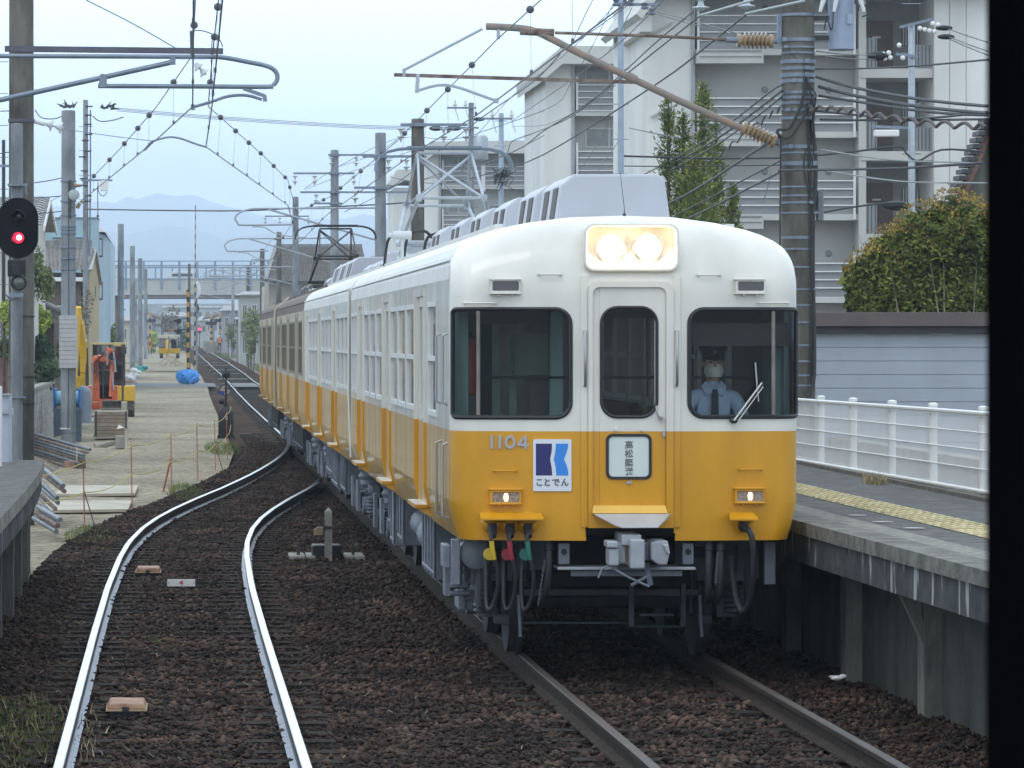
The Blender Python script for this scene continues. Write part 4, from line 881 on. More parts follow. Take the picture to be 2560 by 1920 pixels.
# interior of the cab
mb = MB(); z0 = 1.1
for (a, b) in ((-1.33, -1.02), (-.62, -.42), (.42, .6), (1.05, 1.33)): mb.bx(a, b, 1.62, 1.66, z0, 2.98)
for (a, b, c, d) in ((-1.02, -.62, z0, 1.95), (.6, 1.05, z0, 1.95), (-1.02, -.62, 2.7, 2.98), (.6, 1.05, 2.7, 2.98), (-.42, .42, 2.75, 2.98)): mb.bx(a, b, 1.62, 1.66, c, d)
mb.build('cab_partition', mat('dark_cab_partition', (.09, .105, .10), r=.6, var=.1), A)
mb = MB(); mb.bx(-1.335, -1.29, .45, 1.6, 1.2, 2.98); mb.bx(1.29, 1.335, .45, 1.6, 1.2, 2.98); mb.bx(-1.3, 1.3, .25, 1.6, 2.96, 2.98); mb.build('cab_lining', M_CAB, A)
for a_, b_2, z_t in ((-1.335, -1.2, 2.95), (1.235, 1.335, 2.5), (-.47, -.36, 2.95)): mb = MB(); mb.bx(a_, b_2, .62 if abs(a_) > 1 else 1.5, .66 if abs(a_) > 1 else 1.6, 1.2, z_t); mb.build('cab_lining', M_CAB, A)
for a_, b_2 in ((-.92, -.86), (-.78, -.72), (.66, .7), (.93, 1.0)): mb = MB(); mb.bx(a_, b_2, 1.7, 1.74, 1.2, 2.7); mb.build('saloon_pole', mat('dim_green_panel', (.25, .33, .31), r=.6), A)
for a_ in (.52, .66, .9, 1.1): mb = MB(); mb.bx(a_, a_ + .07, .32, .4, 1.69, 1.69 + .05 + .03 * (a_ > .8)); mb.build('desk_item', mat('pale_desk_item', (.35, .5, .52), r=.5), A)
mb = MB(); mb.bx(-1.25, -.4, .25, .55, 1.2, 1.66); mb.bx(.45, 1.27, .25, .7, 1.2, 1.69); mb.build('desk', mat('desk_green', (.10, .16, .17), r=.5, var=.1), A, bevel=.01)
mb = MB(); mb.bx(.48, 1.3, .3, .34, 2.52, 2.70); mb.build('sun_visor', mat('visor_dark', (.012, .012, .016), r=.5), A)
mb = MB(); mb.tube([(-1.1, 1.5, 2.26), (1.2, 1.5, 2.26)], .012, 8); mb.build('rail_bar', M_DRK, A, smooth=True)
mb = MB(); mb.bx(-.75, -.42, 1.58, 1.61, 2.28, 2.62); mb.build('notice_board', mat('green_notice', (.16, .22, .17), r=.6), A)
mb = MB(); mb.bx(1.03, 1.12, .3, .4, 1.7, 1.8); mb.build('indicator_box', mat('pale_cyan_box', (.35, .6, .62), r=.4), A); mb = MB(); mb.bx(1.17, 1.29, .42, .5, 1.7, 1.92); mb.build('paper_sheet', mat('paper', (.6, .72, .72), r=.7), A)
mb = MB(); mb.bx(-1.27, -1.0, .3, .5, 1.66, 1.82); mb.build('bag', mat('green_cloth', (.02, .12, .10), r=.9), A, bevel=.04)
ex = thing('fire_extinguisher', 'red fire extinguisher hanging inside the cab behind its left window', 'fire extinguisher', (0, 0, 0))
mb = MB(); mb.lathe([(.03, 0), (.07, .01), (.075, .04), (.075, .36), (.06, .42), (.025, .46)], (-1.17, .95, 2.12), 18); mb.build('cylinder', mat('extinguisher_red', (.24, .012, .014), r=.5), ex, smooth=True)
mb = MB(); mb.lathe([(.02, 0), (.03, .02), (.02, .05)], (-1.17, .95, 2.58), 10); mb.tube([(-1.17, .95, 2.6), (-1.1, .93, 2.58), (-1.08, .92, 2.4), (-1.09, .92, 2.2)], .01, 6); mb.build('valve_and_hose', M_BLK, ex, smooth=True)
ex.location = (TX, TY, 0)
for y in (1.35, 3.6, 6.6, 9.6, 12.6, 15.9): cooler(A, y)
mb = MB(); mb.tube([(.03, .5, 3.54), (.03, .5, 3.62), (-.0, .52, 3.9)], [.006, .003, .002], 5); mb.cyl((.03, .5, 3.52), (.03, .5, 3.57), .014, n=8); mb.build('antenna', M_DRK, A)
A.location = (TX, TY, 0)
# ------------------------------------------------------------------ second car, same colours
D2 = [(2.1, 3.4), (7.8, 9.1), (13.6, 14.9)]; D2 = [(4.2, 5.5), (9.7, 11.0), (15.2, 16.5)]; W2 = [(.5, 1.5), (1.65, 2.75), (2.9, 4.0), (5.7, 6.9), (7.05, 8.2), (8.35, 9.5), (11.2, 12.4), (12.55, 13.7), (13.85, 15.0)]
B = car('second carriage, glossy white over yellow, with a pantograph frame on its roof', TY + 18.1, 17.9, D2, W2, PNT)
mb = MB(); mb.bx(-.45, .45, -.22, .0, 1.15, 3.0); mb.build('gangway', M_RUB, B)
mb = MB(); mb.tube([(-1.36, -.05, 1.1), (-1.39, -.05, 1.9), (-1.385, -.05, 3.2)], .02, 6); mb.build('end_drainpipe', M_TW, B, smooth=True)
underboxes(B, [(4.6, 6.0, .45, 0), (6.3, 7.0, .5, .05), (7.2, 9.2, .42, 0), (9.6, 12.6, .5, .04)]); tanks(B, 6.2, 7.2); bogie(B, 2.6); bogie(B, 15.2)
pantograph(B, 4.0)
mb = MB(); mb.cyl((-.72, 2.1, 3.92), (-.48, 2.1, 3.92), .055, n=16); mb.cyl((-.78, 2.1, 3.92), (-.72, 2.1, 3.92), .03, n=12); mb.bx(-.62, -.58, 2.08, 2.12, 3.5, 3.9); mb.build('lightning_arrester', M_PORC, B, smooth=True)
mb = MB(); mb.bx(-.55, .35, 5.9, 7.2, 3.5, 3.8); mb.build('fuse_box', M_AC, B, bevel=.03)
for k, (dx, zz) in enumerate(((-.45, 3.95), (-.2, 3.98), (.05, 3.95))):
    mb = MB(); mb.tube(catmull([(dx, 2.4, 3.9), (dx - .1, 2.3, zz), (dx - .3, 2.35, zz - .05), (dx - .35, 2.5, 3.65), (dx - .35, 2.7, 3.5)], 4), .02, 6); mb.build('roof_cable', M_DRK, B, smooth=True)
for y in (9.6, 12.2, 14.9): cooler(B, y, 1.8, zt=3.8, wb=.5, wt=.46)
B.location = (TX, TY + 18.1, 0)
# ------------------------------------------------------------------ older cars at the rear
PO = (M_OW, M_OY, M_OW, M_OY, M_RFO)
D3 = [(3.0, 4.2), (8.4, 9.6), (13.8, 15.0)]; W3 = [(.7, 1.5), (1.7, 2.5), (4.5, 5.3), (5.5, 6.3), (6.5, 7.3), (7.4, 8.2), (9.9, 10.7), (10.9, 11.7), (11.9, 12.7), (12.8, 13.6), (15.3, 16.1), (16.3, 17.1)]
for k, Y0 in enumerate((TY + 36.2, TY + 54.3)):
    Cc = car(['third carriage, dull older bodywork with a brown roof', 'last carriage, dull older bodywork, partly hidden, nearest the level crossing'][k], Y0, 17.9, D3, W3, PO)
    mb = MB(); mb.bx(-.45, .45, -.22, .0, 1.15, 3.0); mb.build('gangway', M_RUB, Cc)
    if k == 1:
        mb = MB(); mb.tube([(-1.4, .0, 1.1), (-1.41, .0, 1.9), (-1.4, .05, 3.2), (-1.1, .1, 3.46)], .035, 6); mb.build('end_drainpipe', M_OW, Cc, smooth=True)
    underboxes(Cc, [(4.6, 8.0, .5, 0), (8.6, 12.4, .45, .05)], M_UNDD); bogie(Cc, 2.6); bogie(Cc, 15.2)
    if k == 0:
        for y in (1.2, 4.0, 7.0): cooler(Cc, y, 2.3, zt=4.0, wb=.62, wt=.5)
        for y in (10.5, 14): cooler(Cc, y, 1.9, zt=3.85, wb=.5, wt=.45)
    else:
        pantograph(Cc, 4.0, col=M_DRK, rust=True)
        for y in (8, 12): cooler(Cc, y, 1.9, zt=3.9, wb=.5, wt=.45, mt=mat('dark_cooler', (.14, .14, .15), r=.6))
    Cc.location = (TX, Y0, 0)
# ------------------------------------------------------------------ driver
def skin_body(name, pts, edges, rad, m, parent, sub=2, root=0):
    me = bpy.data.meshes.new(name); me.from_pydata([Vector(p) for p in pts], edges, []); o = bpy.data.objects.new(name, me); COL.objects.link(o)
    md = o.modifiers.new('skin', 'SKIN'); md.use_smooth_shade = True
    if not me.skin_vertices: 
        pass
    for i, sv in enumerate(me.skin_vertices[0].data): 
        r_ = rad[i]; sv.radius = r_ if isinstance(r_, tuple) else (r_, r_); sv.use_root = (i == root)
    sb = o.modifiers.new('sub', 'SUBSURF'); sb.levels = sub; sb.render_levels = sub
    me.materials.append(m); o.parent = parent
    if parent is not None and parent.type == 'EMPTY': o.matrix_parent_inverse = Matrix.Translation(-parent.location)
    dg = bpy.context.evaluated_depsgraph_get(); m2 = bpy.data.meshes.new_from_object(o.evaluated_get(dg)); o.modifiers.clear(); o.data = m2; m2.name = name
    return o
M_SKN = mat('skin', (.58, .37, .27), r=.6, var=.06); M_SHT = mat('pale_blue_shirt', (.46, .60, .84), r=.85, var=.08, ns=12)
def hand(mb, c, d, side, sz=1.0):
    """palm, four fingers and a thumb; d = pointing direction"""
    c = Vector(c); d = Vector(d).normalized(); s = d.cross(Vector((0, 0, 1))).normalized() * side; u = s.cross(d) * side
    mb.tube([c - d * .02, c + d * .03, c + d * .075], [.024 * sz, .034 * sz, .03 * sz], 8)
    for k in range(4):
        o = c + d * .07 + s * (.028 - .019 * k); L = [.068, .078, .073, .058][k]
        mb.tube([o, o + d * L * .45 + u * .004, o + d * L * .75 - u * .014, o + d * L * .85 - u * .034], [.0095, .009, .008, .006], 6)
    o = c + d * .02 + s * .03; mb.tube([o, o + s * .024 + d * .02, o + s * .03 + d * .05 - u * .01], [.012, .010, .007], 6)
dr = thing('person', 'train driver in dark cap, white mask, pale blue shirt and navy tie in the cab', 'person', (TX + .81, TY + .95, 1.1))
ox, oy = TX + .80, TY + 1.0
body = skin_body('body', [(0, .05, 1.55), (0, .04, 1.75), (0, .02, 1.95), (0, 0, 2.1), (0, -.01, 2.2), (0, -.02, 2.26), (-.19, 0, 2.1), (-.24, -.03, 1.85), (-.2, -.25, 1.72), (-.19, -.38, 1.72), (.19, 0, 2.1), (.25, -.08, 1.88), (.27, -.3, 1.78), (.27, -.42, 1.76), (-.1, 0, 1.5), (.1, 0, 1.5), (-.12, -.42, 1.5), (.12, -.42, 1.5), (-.12, -.44, 1.18), (.12, -.44, 1.18)],
    [(0, 1), (1, 2), (2, 3), (3, 4), (4, 5), (3, 6), (6, 7), (7, 8), (8, 9), (3, 10), (10, 11), (11, 12), (12, 13), (0, 14), (0, 15), (14, 16), (15, 17), (16, 18), (17, 19)],
    [(.15, .12), (.15, .115), (.165, .115), (.13, .095), (.055, .055), (.05, .05), .075, .055, .042, .034, .075, .058, .045, .036, .09, .09, .075, .075, .05, .05], M_SHT, dr)
body.location = (ox, oy, 0)
def hd(mb, M=None, **k): return mb
hm = MB(); HC = Vector((ox, oy - .03, 2.375)); nh = 18; rows = []
for i in range(15):
    a = math.pi * i / 14; z = -math.cos(a) * .122; r_ = math.sin(a)
    rows.append([(HC.x + r_ * (.078 - (.012 if z < -.04 else 0)) * math.cos(2 * math.pi * k / nh), HC.y + r_ * (.098 - (.014 if z < -.05 else 0)) * math.sin(2 * math.pi * k / nh) - (.012 * clamp(-z / .1)), HC.z + z) for k in range(nh + 1)])
hm.sheet(rows); hm.tube([(HC.x, HC.y - .095, HC.z + .02), (HC.x, HC.y - .118, HC.z - .02), (HC.x, HC.y - .1, HC.z - .03)], [.008, .014, .008], 8)
for s in (-1, 1): hm.ball((HC.x + s * .082, HC.y + .01, HC.z), .028, 8, sc=(.35, .7, 1.1))
hm.tube([(HC.x, HC.y + .03, HC.z - .15), (HC.x, HC.y + .01, HC.z - .06)], .052, 12)
ho_ = hm.build('head', M_SKN, dr, smooth=True)
e = MB(); [e.ball((HC.x + s * .03, HC.y - .088, HC.z + .012), .011, 8, sc=(1.3, .5, .7)) for s in (-1, 1)]; build_each(e, 'eye', M_BLK, ho_, smooth=True)
mb = MB(); rows = []
for i in range(9):
    z = -.105 + .105 * i / 8; w = .062 + .018 * math.sin(math.pi * i / 8)
    rows.append([(HC.x + w * 1.03 * math.sin(t_), HC.y - .02 - (.092 + .016 * math.sin(math.pi * i / 8)) * math.cos(t_), HC.z + z + .0) for t_ in [R(-78 + 156 * k / 12) for k in range(13)]])
mb.sheet(rows); mb.build('face_mask', mat('mask_white', (.78, .77, .74), r=.9, var=.02), dr, smooth=True)
mb = MB(); mb.ball((HC.x, HC.y + .015, HC.z + .03), .1, 14, sc=(.86, 1.02, .98)); mb.build('hair', mat('black_hair', (.012, .01, .01), r=.6), dr, smooth=True)
mb = MB(); mb.lathe([(.093, 0), (.098, .03), (.098, .045), (.128, .085), (.12, .105), (.05, .118), (.001, .12)], (HC.x, HC.y + .005, HC.z + .045), 24, 0, Matrix.Diagonal((.95, 1.1, 1, 1))); mb.tube([(HC.x - .07, HC.y - .09, HC.z + .05), (HC.x - .04, HC.y - .135, HC.z + .04), (HC.x, HC.y - .15, HC.z + .037), (HC.x + .04, HC.y - .135, HC.z + .04), (HC.x + .07, HC.y - .09, HC.z + .05)], .012, 8); cap = mb.build('cap', mat('navy_cap', (.012, .014, .03), r=.8), dr, smooth=True)
mb = MB(); mb.ball((HC.x, HC.y - .118, HC.z + .1), .016, 8, sc=(1, .4, 1)); mb.build('badge', mat('brass_badge', (.3, .22, .07), r=.4, metal=.6), cap, smooth=True)
mb = MB(); ty = oy - .14; mb.prism([(ox - .02, 2.17), (ox + .02, 2.17), (ox + .026, 2.12), (ox + .038, 1.72), (ox, 1.66), (ox - .038, 1.72), (ox - .026, 2.12)], 'y', ty - .006, ty + .002); mb.build('tie', mat('navy_tie', (.012, .014, .04), r=.7), dr)
mb = MB()
for s in (-1, 1): mb.add([(ox, ty - .004, 2.16), (ox + s * .07, ty + .02, 2.12), (ox + s * .1, ty + .06, 2.2), (ox + s * .06, ty + .09, 2.24), (ox, ty + .0, 2.15), (ox + s * .07, ty + .03, 2.11), (ox + s * .1, ty + .07, 2.19), (ox + s * .06, ty + .1, 2.23)], [(0, 1, 2, 3), (7, 6, 5, 4), (0, 4, 5, 1), (1, 5, 6, 2), (2, 6, 7, 3)])
mb.build('collar', M_SHT, dr)
mb = MB(); hand(mb, (ox + .27, oy - .47, 1.755), (0, -1, -.1), 1); hand(mb, (ox - .19, oy - .43, 1.725), (0, -1, -.05), -1); build_each(mb, 'hand', mat('white_gloves', (.7, .7, .7), r=.9), dr, smooth=True, pad=.02)
mb = MB(); mb.bx(ox - .24, ox + .24, oy + .2, oy + .3, 1.45, 2.0); mb.bx(ox - .24, ox + .24, oy - .2, oy + .28, 1.38, 1.46); st = tag(mb.build('driver_seat', M_DRK, None, bevel=.03), 'dark driver seat under and behind the seated driver', 'seat')
# ================================================================== overhead line
def sag(a, b, s, n=12): 
    a, b = Vector(a), Vector(b); return [a.lerp(b, k / n) - Vector((0, 0, s * 4 * (k / n) * (1 - k / n))) for k in range(n + 1)]
def catenary(label, contact, mess, hang, seed=0):
    t = thing('overhead_wire', label, 'overhead wire', contact[0], 'overhead contact wires over the tracks')
    mb = MB(); mb.tube(contact, .0085, 6); mb.build('contact_wire', M_WIRE, t, smooth=True)
    mb = MB(); mb.tube(mess, .0075, 6); mb.build('messenger_wire', M_WIRE, t, smooth=True)
    def at(pts, y):
        for a, b in zip(pts, pts[1:]):
            a, b = Vector(a), Vector(b)
            if a.y <= y <= b.y: return a.lerp(b, (y - a.y) / (b.y - a.y))
        return Vector(pts[-1])
    for y in hang:
        a, b = at(mess, y), at(contact, y); mb = MB(); mb.tube([a, b], .0028, 4); mb.ball(a, .045, 10, sc=(1, .5, 1)); mb.box(b + Vector((0, 0, .02)), (.03, .05, .05)); mb.build('hanger', M_WIRE, t)
CN1 = [(.13, 18, 5.5), (.13, 33.5, 5.5), (.18, 49, 5.5), (-.33, 57.3, 5.5), (-1.79, 78.7, 5.5), (-3.4, 103, 5.6)]
MS1 = [(.15, 18, 6.5), (.16, 33.5, 6.25), (.18, 41.6, 6.17), (.18, 49, 6.15), (-.33, 57.3, 5.98), (-1.05, 68, 5.86), (-1.79, 78.7, 5.78), (-3.4, 103, 6.2)]
catenary('leftmost pair of wires, kinked at the near arm, running off toward the concrete poles', CN1, MS1, [30, 36, 40.5, 44.5, 53, 59, 62, 66, 71, 77])
CN2 = [(.36, 18, 5.5), (.38, 33.5, 5.5), (.42, 49, 5.48), (.42, 59.3, 5.5), (2.4, 85.3, 5.5), (3.4, 112, 5.5)]
MS2 = [(.43, 18, 6.5), (.43, 33.5, 6.3), (.43, 42.5, 6.2), (.43, 49, 6.17), (.45, 59, 6.1), (1.64, 75, 6.1), (2.4, 85.3, 6.05), (3.4, 112, 6.2)]
catenary('pair of wires with round clamps that follows the near track as it bears right', CN2, MS2, [31, 38, 42.5, 46.5, 54, 62, 66, 70, 74, 79, 84, 90])
CN3 = [(3.9, 18, 5.5), (3.9, 33.5, 5.5), (3.9, 51, 5.5), (3.7, 60, 5.48), (3.45, 90, 5.45), (3.6, 113, 5.45), (3.4, 147, 5.5), (3.6, 200, 5.6), (3.0, 280, 6.1), (2.9, 400, 6.5)]
MS3 = [(3.9, 18, 6.5), (3.9, 33.5, 6.2), (3.88, 47.5, 6.22), (3.7, 66, 5.92), (3.5, 90, 5.85), (3.55, 113, 6.3), (3.5, 130, 5.95), (3.5, 147, 6.3), (3.5, 175, 6.0), (3.5, 211, 6.4), (3.0, 280, 6.9), (2.9, 400, 7.3)]
catenary('wires above the oncoming train, held under the rusty bracket arm on the right', CN3, MS3, [29, 34, 38.5, 43, 51, 55, 59, 64, 70, 77, 85, 94, 103, 120, 130, 140, 160, 180])
def ribbed_insulator(mb, a, b, r=.035, R_=.085, n=6, mi=0):
    a, b = Vector(a), Vector(b); L = (b - a).length; q = (b - a).to_track_quat('Z', 'Y').to_matrix().to_4x4(); pr = [(r * 1.5, 0), (r * 1.5, L * .1), (r, L * .12)]
    for k in range(n):
        z = L * (.16 + .7 * k / n); w = L * .7 / n; pr += [(r, z), (R_, z + w * .42), (R_, z + w * .52), (r, z + w * .62)]
    pr += [(r, L * .88), (r * 1.5, L * .9), (r * 1.5, L)]
    mb.lathe(pr, a, 14, mi, q)
def disc_insulators(mb, a, b, n=2, R_=.11, mi=0):
    a, b = Vector(a), Vector(b); L = (b - a).length; q = (b - a).to_track_quat('Z', 'Y').to_matrix().to_4x4(); pr = []
    for k in range(n):
        z = L * k / n; w = L / n; pr += [(.015, z), (.03, z + w * .2), (.045, z + w * .5), (R_, z + w * .68), (R_, z + w * .76), (.03, z + w * .72), (.012, z + w * .95)]
    mb.lathe(pr, a, 14, mi, q)
def pole_mesh(x, y, z0, z1, r0, r1, n=20):
    mb = MB(); mb.lathe([(r0, 0), (r0 + (r1 - r0) * .5, (z1 - z0) * .5), (r1, z1 - z0 - .02), (r1 * .9, z1 - z0), (.01, z1 - z0 + .01)], (x, y, z0), n); return mb
def bands(mb, x, y, zs, r, h=.03, n=20, mi=0):
    for z in zs: mb.lathe([(r, 0), (r + .012, 0), (r + .012, h), (r, h)], (x, y, z), n, mi)
# near left arm (its own mast stands just outside the picture)
t = thing('line_bracket', 'blue-grey tubular wire bracket with a looped end, reaching in from the left edge', 'wire bracket', (-3.4, 49, -.4))
Y = 49.; mb = pole_mesh(-3.5, Y, -.4, 8.6, .2, .16); mb.build('mast', M_POLE, t, smooth=True)
mb = MB(); mb.tube([P(-190, 139, Y)] + catmull([P(0, 140, Y), P(300, 141, Y), P(470, 142, Y), P(550, 143, Y), P(620, 155, Y), P(670, 166, Y), P(690, 180, Y), P(693, 198, Y), P(683, 213, Y), P(665, 217, Y), P(500, 216, Y), P(245, 215, Y)], 5), .03, 10); mb.build('looped_tube', M_GALV, t, smooth=True)
mb = MB(); mb.tube([P(-190, 298, Y), P(0, 250, Y), P(432, 155, Y)], .034, 10); mb.box(P(258, 203, Y), (.09, .07, .16)); mb.box(P(432, 150, Y), (.07, .06, .12)); mb.bar(P(258, 185, Y), P(250, 217, Y), .05, .05); mb.box(P(482, 143, Y), (.34, .05, .05)); mb.build('strut_tube', M_GALV, t, smooth=True)
mb = MB(); mb.bar(P(612, 214, Y), P(612, 226, Y), .05, .04); mb.bar(P(610, 222, Y), P(662, 240, Y), .035, .045); mb.bar(P(661, 238, Y), P(663, 254, Y), .05, .05); mb.tube(catmull([P(655, 249, Y), P(625, 240, Y), P(598, 238, Y), P(565, 242, Y), P(530, 254, Y), P(482, 268, Y)], 4), .02, 8); mb.box(P(482, 268, Y), (.05, .06, .07)); mb.build('steady_arm', M_GALV, t, smooth=True)
mb = MB(); disc_insulators(mb, P(488, 158, Y), P(515, 188, Y), 2, .075); build_each(mb, 'insulator', M_PORC, t, smooth=True)
mb = MB(); mb.tube(catmull([P(480, 78, Y), P(500, 76, Y), P(530, 85, Y), P(551, 103, Y), P(556, 118, Y)], 4), .008, 6); mb.bar(P(478, 77, Y), P(480, 140, Y), .04, .04); mb.tube([P(484, 100, Y), P(482, 268, Y)], .007, 6); mb.tube([P(530, 100, Y), P(528, 150, Y), P(531, 250, Y)], .007, 6); mb.build('drop_wires', M_WIRE, t, smooth=True)
# big dark mast behind the signal
t = thing('line_mast', 'thick dark concrete mast behind the red signal, with a square beam arm', 'concrete mast', (-2.34, 58, -.3))
Y = 58.; mb = pole_mesh(-2.34, Y, -.4, 9.2, .195, .18); mb.build('mast', M_POLED, t, smooth=True)
mb = MB(); mb.bar(P(12, 122, Y - .3), P(558, 128, Y - .3), .085, .085); bands(mb, -2.34, Y, [H + (846 - 126) * Y / F, H + (846 - 306) * Y / F], .187, .05); mb.build('beam_arm', mat('dark_beam_steel', (.10, .10, .13), r=.6, var=.2), t)
mb = MB(); mb.tube([P(86, 304, Y), P(112, 311, Y)], .03, 8); disc_insulators(mb, P(112, 309, Y), P(160, 322, Y), 2, .09); build_each(mb, 'insulator', M_PORC, t, smooth=True)
mb = MB(); mb.tube(sag(P(160, 322, Y), P(385, 353, Y), .01), .006, 6); mb.tube(catmull([P(382, 353, Y), P(420, 343, Y), P(450, 346, Y), P(490, 360, Y), P(517, 368, Y)], 4), .015, 8); mb.tube([P(382, 353, Y), P(362, 374, Y + 1)], .02, 8); mb.build('pull_off_wire', M_GALV, t, smooth=True)
mb = MB(); bands(mb, -2.34, Y, [2.0, 2.9, 1.6, 4.2, 4.3], .192, .02); build_each(mb, 'steel_band', M_DRK, t)
# colour light signal
t = thing('railway_signal', 'red railway signal with oval black backboard on a concrete post at left', 'railway signal', (-2.28, 54.5, -.3))
Y = 54.5
def Q(px, py): return P(px, py, Y)
c = Q(45, 570); mb = MB(); mb.lathe([(.085, 0), (.085, 6.0), (.02, 6.01)], (Q(40, 0).x, Y + .25, -.4), 16); mb.build('post', M_POLE, t, smooth=True)
mb = MB(); hw_, hh_ = .285, .425; oval = [(c.x + hw_ * math.cos(a), c.z + (hh_ - hw_) * (1 if math.sin(a) > 0 else -1) * (1 if abs(math.sin(a)) > 1e-6 else 0) + hw_ * math.sin(a)) for a in [2 * math.pi * (k + .5) / 40 for k in range(40)]]
mb.prism(oval, 'y', Y - .012, Y + .012); mb.bx(c.x - .13, c.x + .13, Y + .01, Y + .2, c.z - .35, c.z + .35); bb = mb.build('backboard', mat('matt_black_enamel', (.008, .009, .014), r=.75, var=.3, spec=.15), t)
for py, lens in ((540, mat('dark_lens', (.02, .018, .018), r=.15, coat=1)), (594, None)):
    q = Q(46, py); mb = MB(); n = 18
    for k in range(n + 1): pass
    hood = [[(q.x + .092 * math.cos(a), Y - .01 - d, q.z + .092 * math.sin(a) - d * .12) for a in [R(-25 + 230 * k / n) for k in range(n + 1)]] for d in (0, .2)]
    mb.sheet(hood); mb.sheet([[(x * .0 + q.x + (x - q.x) * .96, y, q.z + (z - q.z) * .96) for x, y, z in r_] for r_ in hood][::-1]); mb.build('hood', M_BLK, bb, smooth=True)
    l = MB(); l.lathe([(.001, .02), (.05, .016), (.07, .008), (.078, 0), (.001, -.005)], (q.x, Y - .014, q.z), 22, 0, Matrix.Rotation(R(90), 4, 'X')); l.build('lens', lens or emit('red_signal_light', (1, .015, .05), 3.2), bb, smooth=True)
    if not lens: l = MB(); l.lathe([(.001, .012), (.03, .008), (.04, 0), (.001, -.003)], (q.x + .01, Y - .035, q.z), 16, 0, Matrix.Rotation(R(90), 4, 'X')); l.build('bulb_hot_spot', emit('red_signal_core', (1, .5, .42), 4), bb, smooth=True)
mb = MB(); q = Q(42, 668); mb.bx(q.x - .13, q.x + .13, Y - .02, Y + .16, q.z - .13, q.z + .1); mb.prism([(q.x - .05, q.z - .12), (q.x + .05, q.z - .12), (q.x + .06, q.z + .02), (q.x, q.z + .07), (q.x - .06, q.z + .02)], 'y', Y - .1, Y); mb.build('subsidiary_box', M_BLK, t, bevel=.01)
q = Q(47, 706); mb = MB(); mb.lathe([(.115, 0), (.118, .1), (.1, .11), (.098, .03)], (q.x, Y + .04, q.z), 26, 0, Matrix.Rotation(R(90), 4, 'X')); rl = mb.build('lower_lamp', mat('lamp_rim', (.03, .035, .04), r=.4), t, smooth=True); mb = MB(); mb.lathe([(.001, .02), (.06, .012), (.095, 0), (.001, -.01)], (q.x, Y - .02, q.z), 22, 0, Matrix.Rotation(R(90), 4, 'X')); mb.build('lens', mat('green_grey_lens', (.09, .12, .10), r=.2, coat=1, var=.3, ns=30), rl, smooth=True)
mb = MB(); mb.bx(Q(18, 0).x, Q(66, 0).x, Y + .1, Y + .3, Q(0, 464).z, Q(0, 458).z); mb.tube([Q(64, 461) + Vector((0, .1, 0)), Q(65, 484) + Vector((0, .1, 0)), Q(70, 486) + Vector((0, .1, 0))], .012, 6); mb.box(Q(40, 738), (.2, .12, .06)); mb.tube(catmull([Q(15, 736), Q(28, 750), Q(45, 742)], 4), .015, 6); mb.bx(Q(15, 0).x, Q(62, 0).x, Y + .15, Y + .35, Q(0, 996).z, Q(0, 992).z); build_each(mb, 'clamp', M_GALV, t, smooth=True)
# right-hand mast on the platform with the long rusty bracket arm
Y = 47.5; X0 = P(1995, 0, Y).x
t = thing('line_mast', 'banded dark concrete pole on the right platform carrying cables and a rusty bracket arm', 'concrete pole', (X0, Y, 1.1))
mb = pole_mesh(X0, Y, 1.1, 7.35, .212, .195, 24); 
mb.build('pole', M_POLED, t, smooth=True)
mb = MB(); zz = lambda py: H + (846 - py) * Y / F
for py, h in ((42, .05), (105, .06), (122, .035), (136, .03), (160, .07), (176, .055), (194, .07), (208, .06), (236, .05), (249, .05), (262, .05), (280, .05), (300, .05), (372, .06), (385, .03), (415, .07), (470, .03), (492, .03), (510, .04), (535, .03), (598, .05), (625, .03), (670, .03), (725, .025), (765, .03), (808, .03), (865, .03), (905, .03), (940, .03), (965, .03), (1010, .04)):
    bands(mb, X0, Y, [zz(py)], .2, h * .7, 24); mb.box((X0 + random.uniform(-.2, .2), Y - .21, zz(py) + h * .35), (.05, .03, h * .8))
build_each(mb, 'steel_band', M_GALV, t, smooth=True)
mb = MB(); mb.tube(catmull([P(2030, 300, Y - .15), P(2040, 420, Y - .2), P(2033, 560, Y - .2), P(2033, 700, Y - .2), P(2036, 860, Y - .2), P(2034, 950, Y - .22), P(2020, 990, Y - .24), P(1990, 1004, Y - .24), P(1950, 1000, Y - .2)], 5), .024, 8)
mb.tube([P(2022, 300, Y - .2), P(2030, 700, Y - .2), P(2028, 940, Y - .2)], .014, 6); mb.tube([P(1952, 340, Y - .2), P(1950, 560, Y - .2), P(1949, 800, Y - .2)], .012, 6)
mb.tube(catmull([P(2012, 190, Y - .2), P(2006, 250, Y - .24), P(1975, 318, Y - .26), P(1945, 325, Y - .24), P(1950, 345, Y - .2)], 5), .018, 8); mb.tube(catmull([P(2030, 250, Y - .2), P(2005, 300, Y - .26), P(1970, 345, Y - .28), P(1940, 330, Y - .24)], 5), .015, 8)
for k in range(7): mb.tube(catmull([P(2012 + k * 4, 178 + k * 14, Y - .2), P(2024 + k * 2, 215 + k * 12, Y - .25), P(2040 - k * 2, 240 + k * 15, Y - .22), P(2030 + k, 300 + k * 10, Y - .2)], 4), .009, 5)
mb.tube(catmull([P(2015, 370, Y - .2), P(2010, 420, Y - .22), P(2020, 470, Y - .22), P(2030, 478, Y - .2), P(2035, 430, Y - .2), P(2025, 380, Y - .2)], 5), .008, 5)
mb.build('riser_cable', M_CBL, t, smooth=True)
mb = MB(); mb.bx(P(2041, 0, Y).x, P(2056, 0, Y).x, Y - .1, Y + .05, zz(552), zz(478)); mb.build('junction_box', M_POLE, t, bevel=.01)
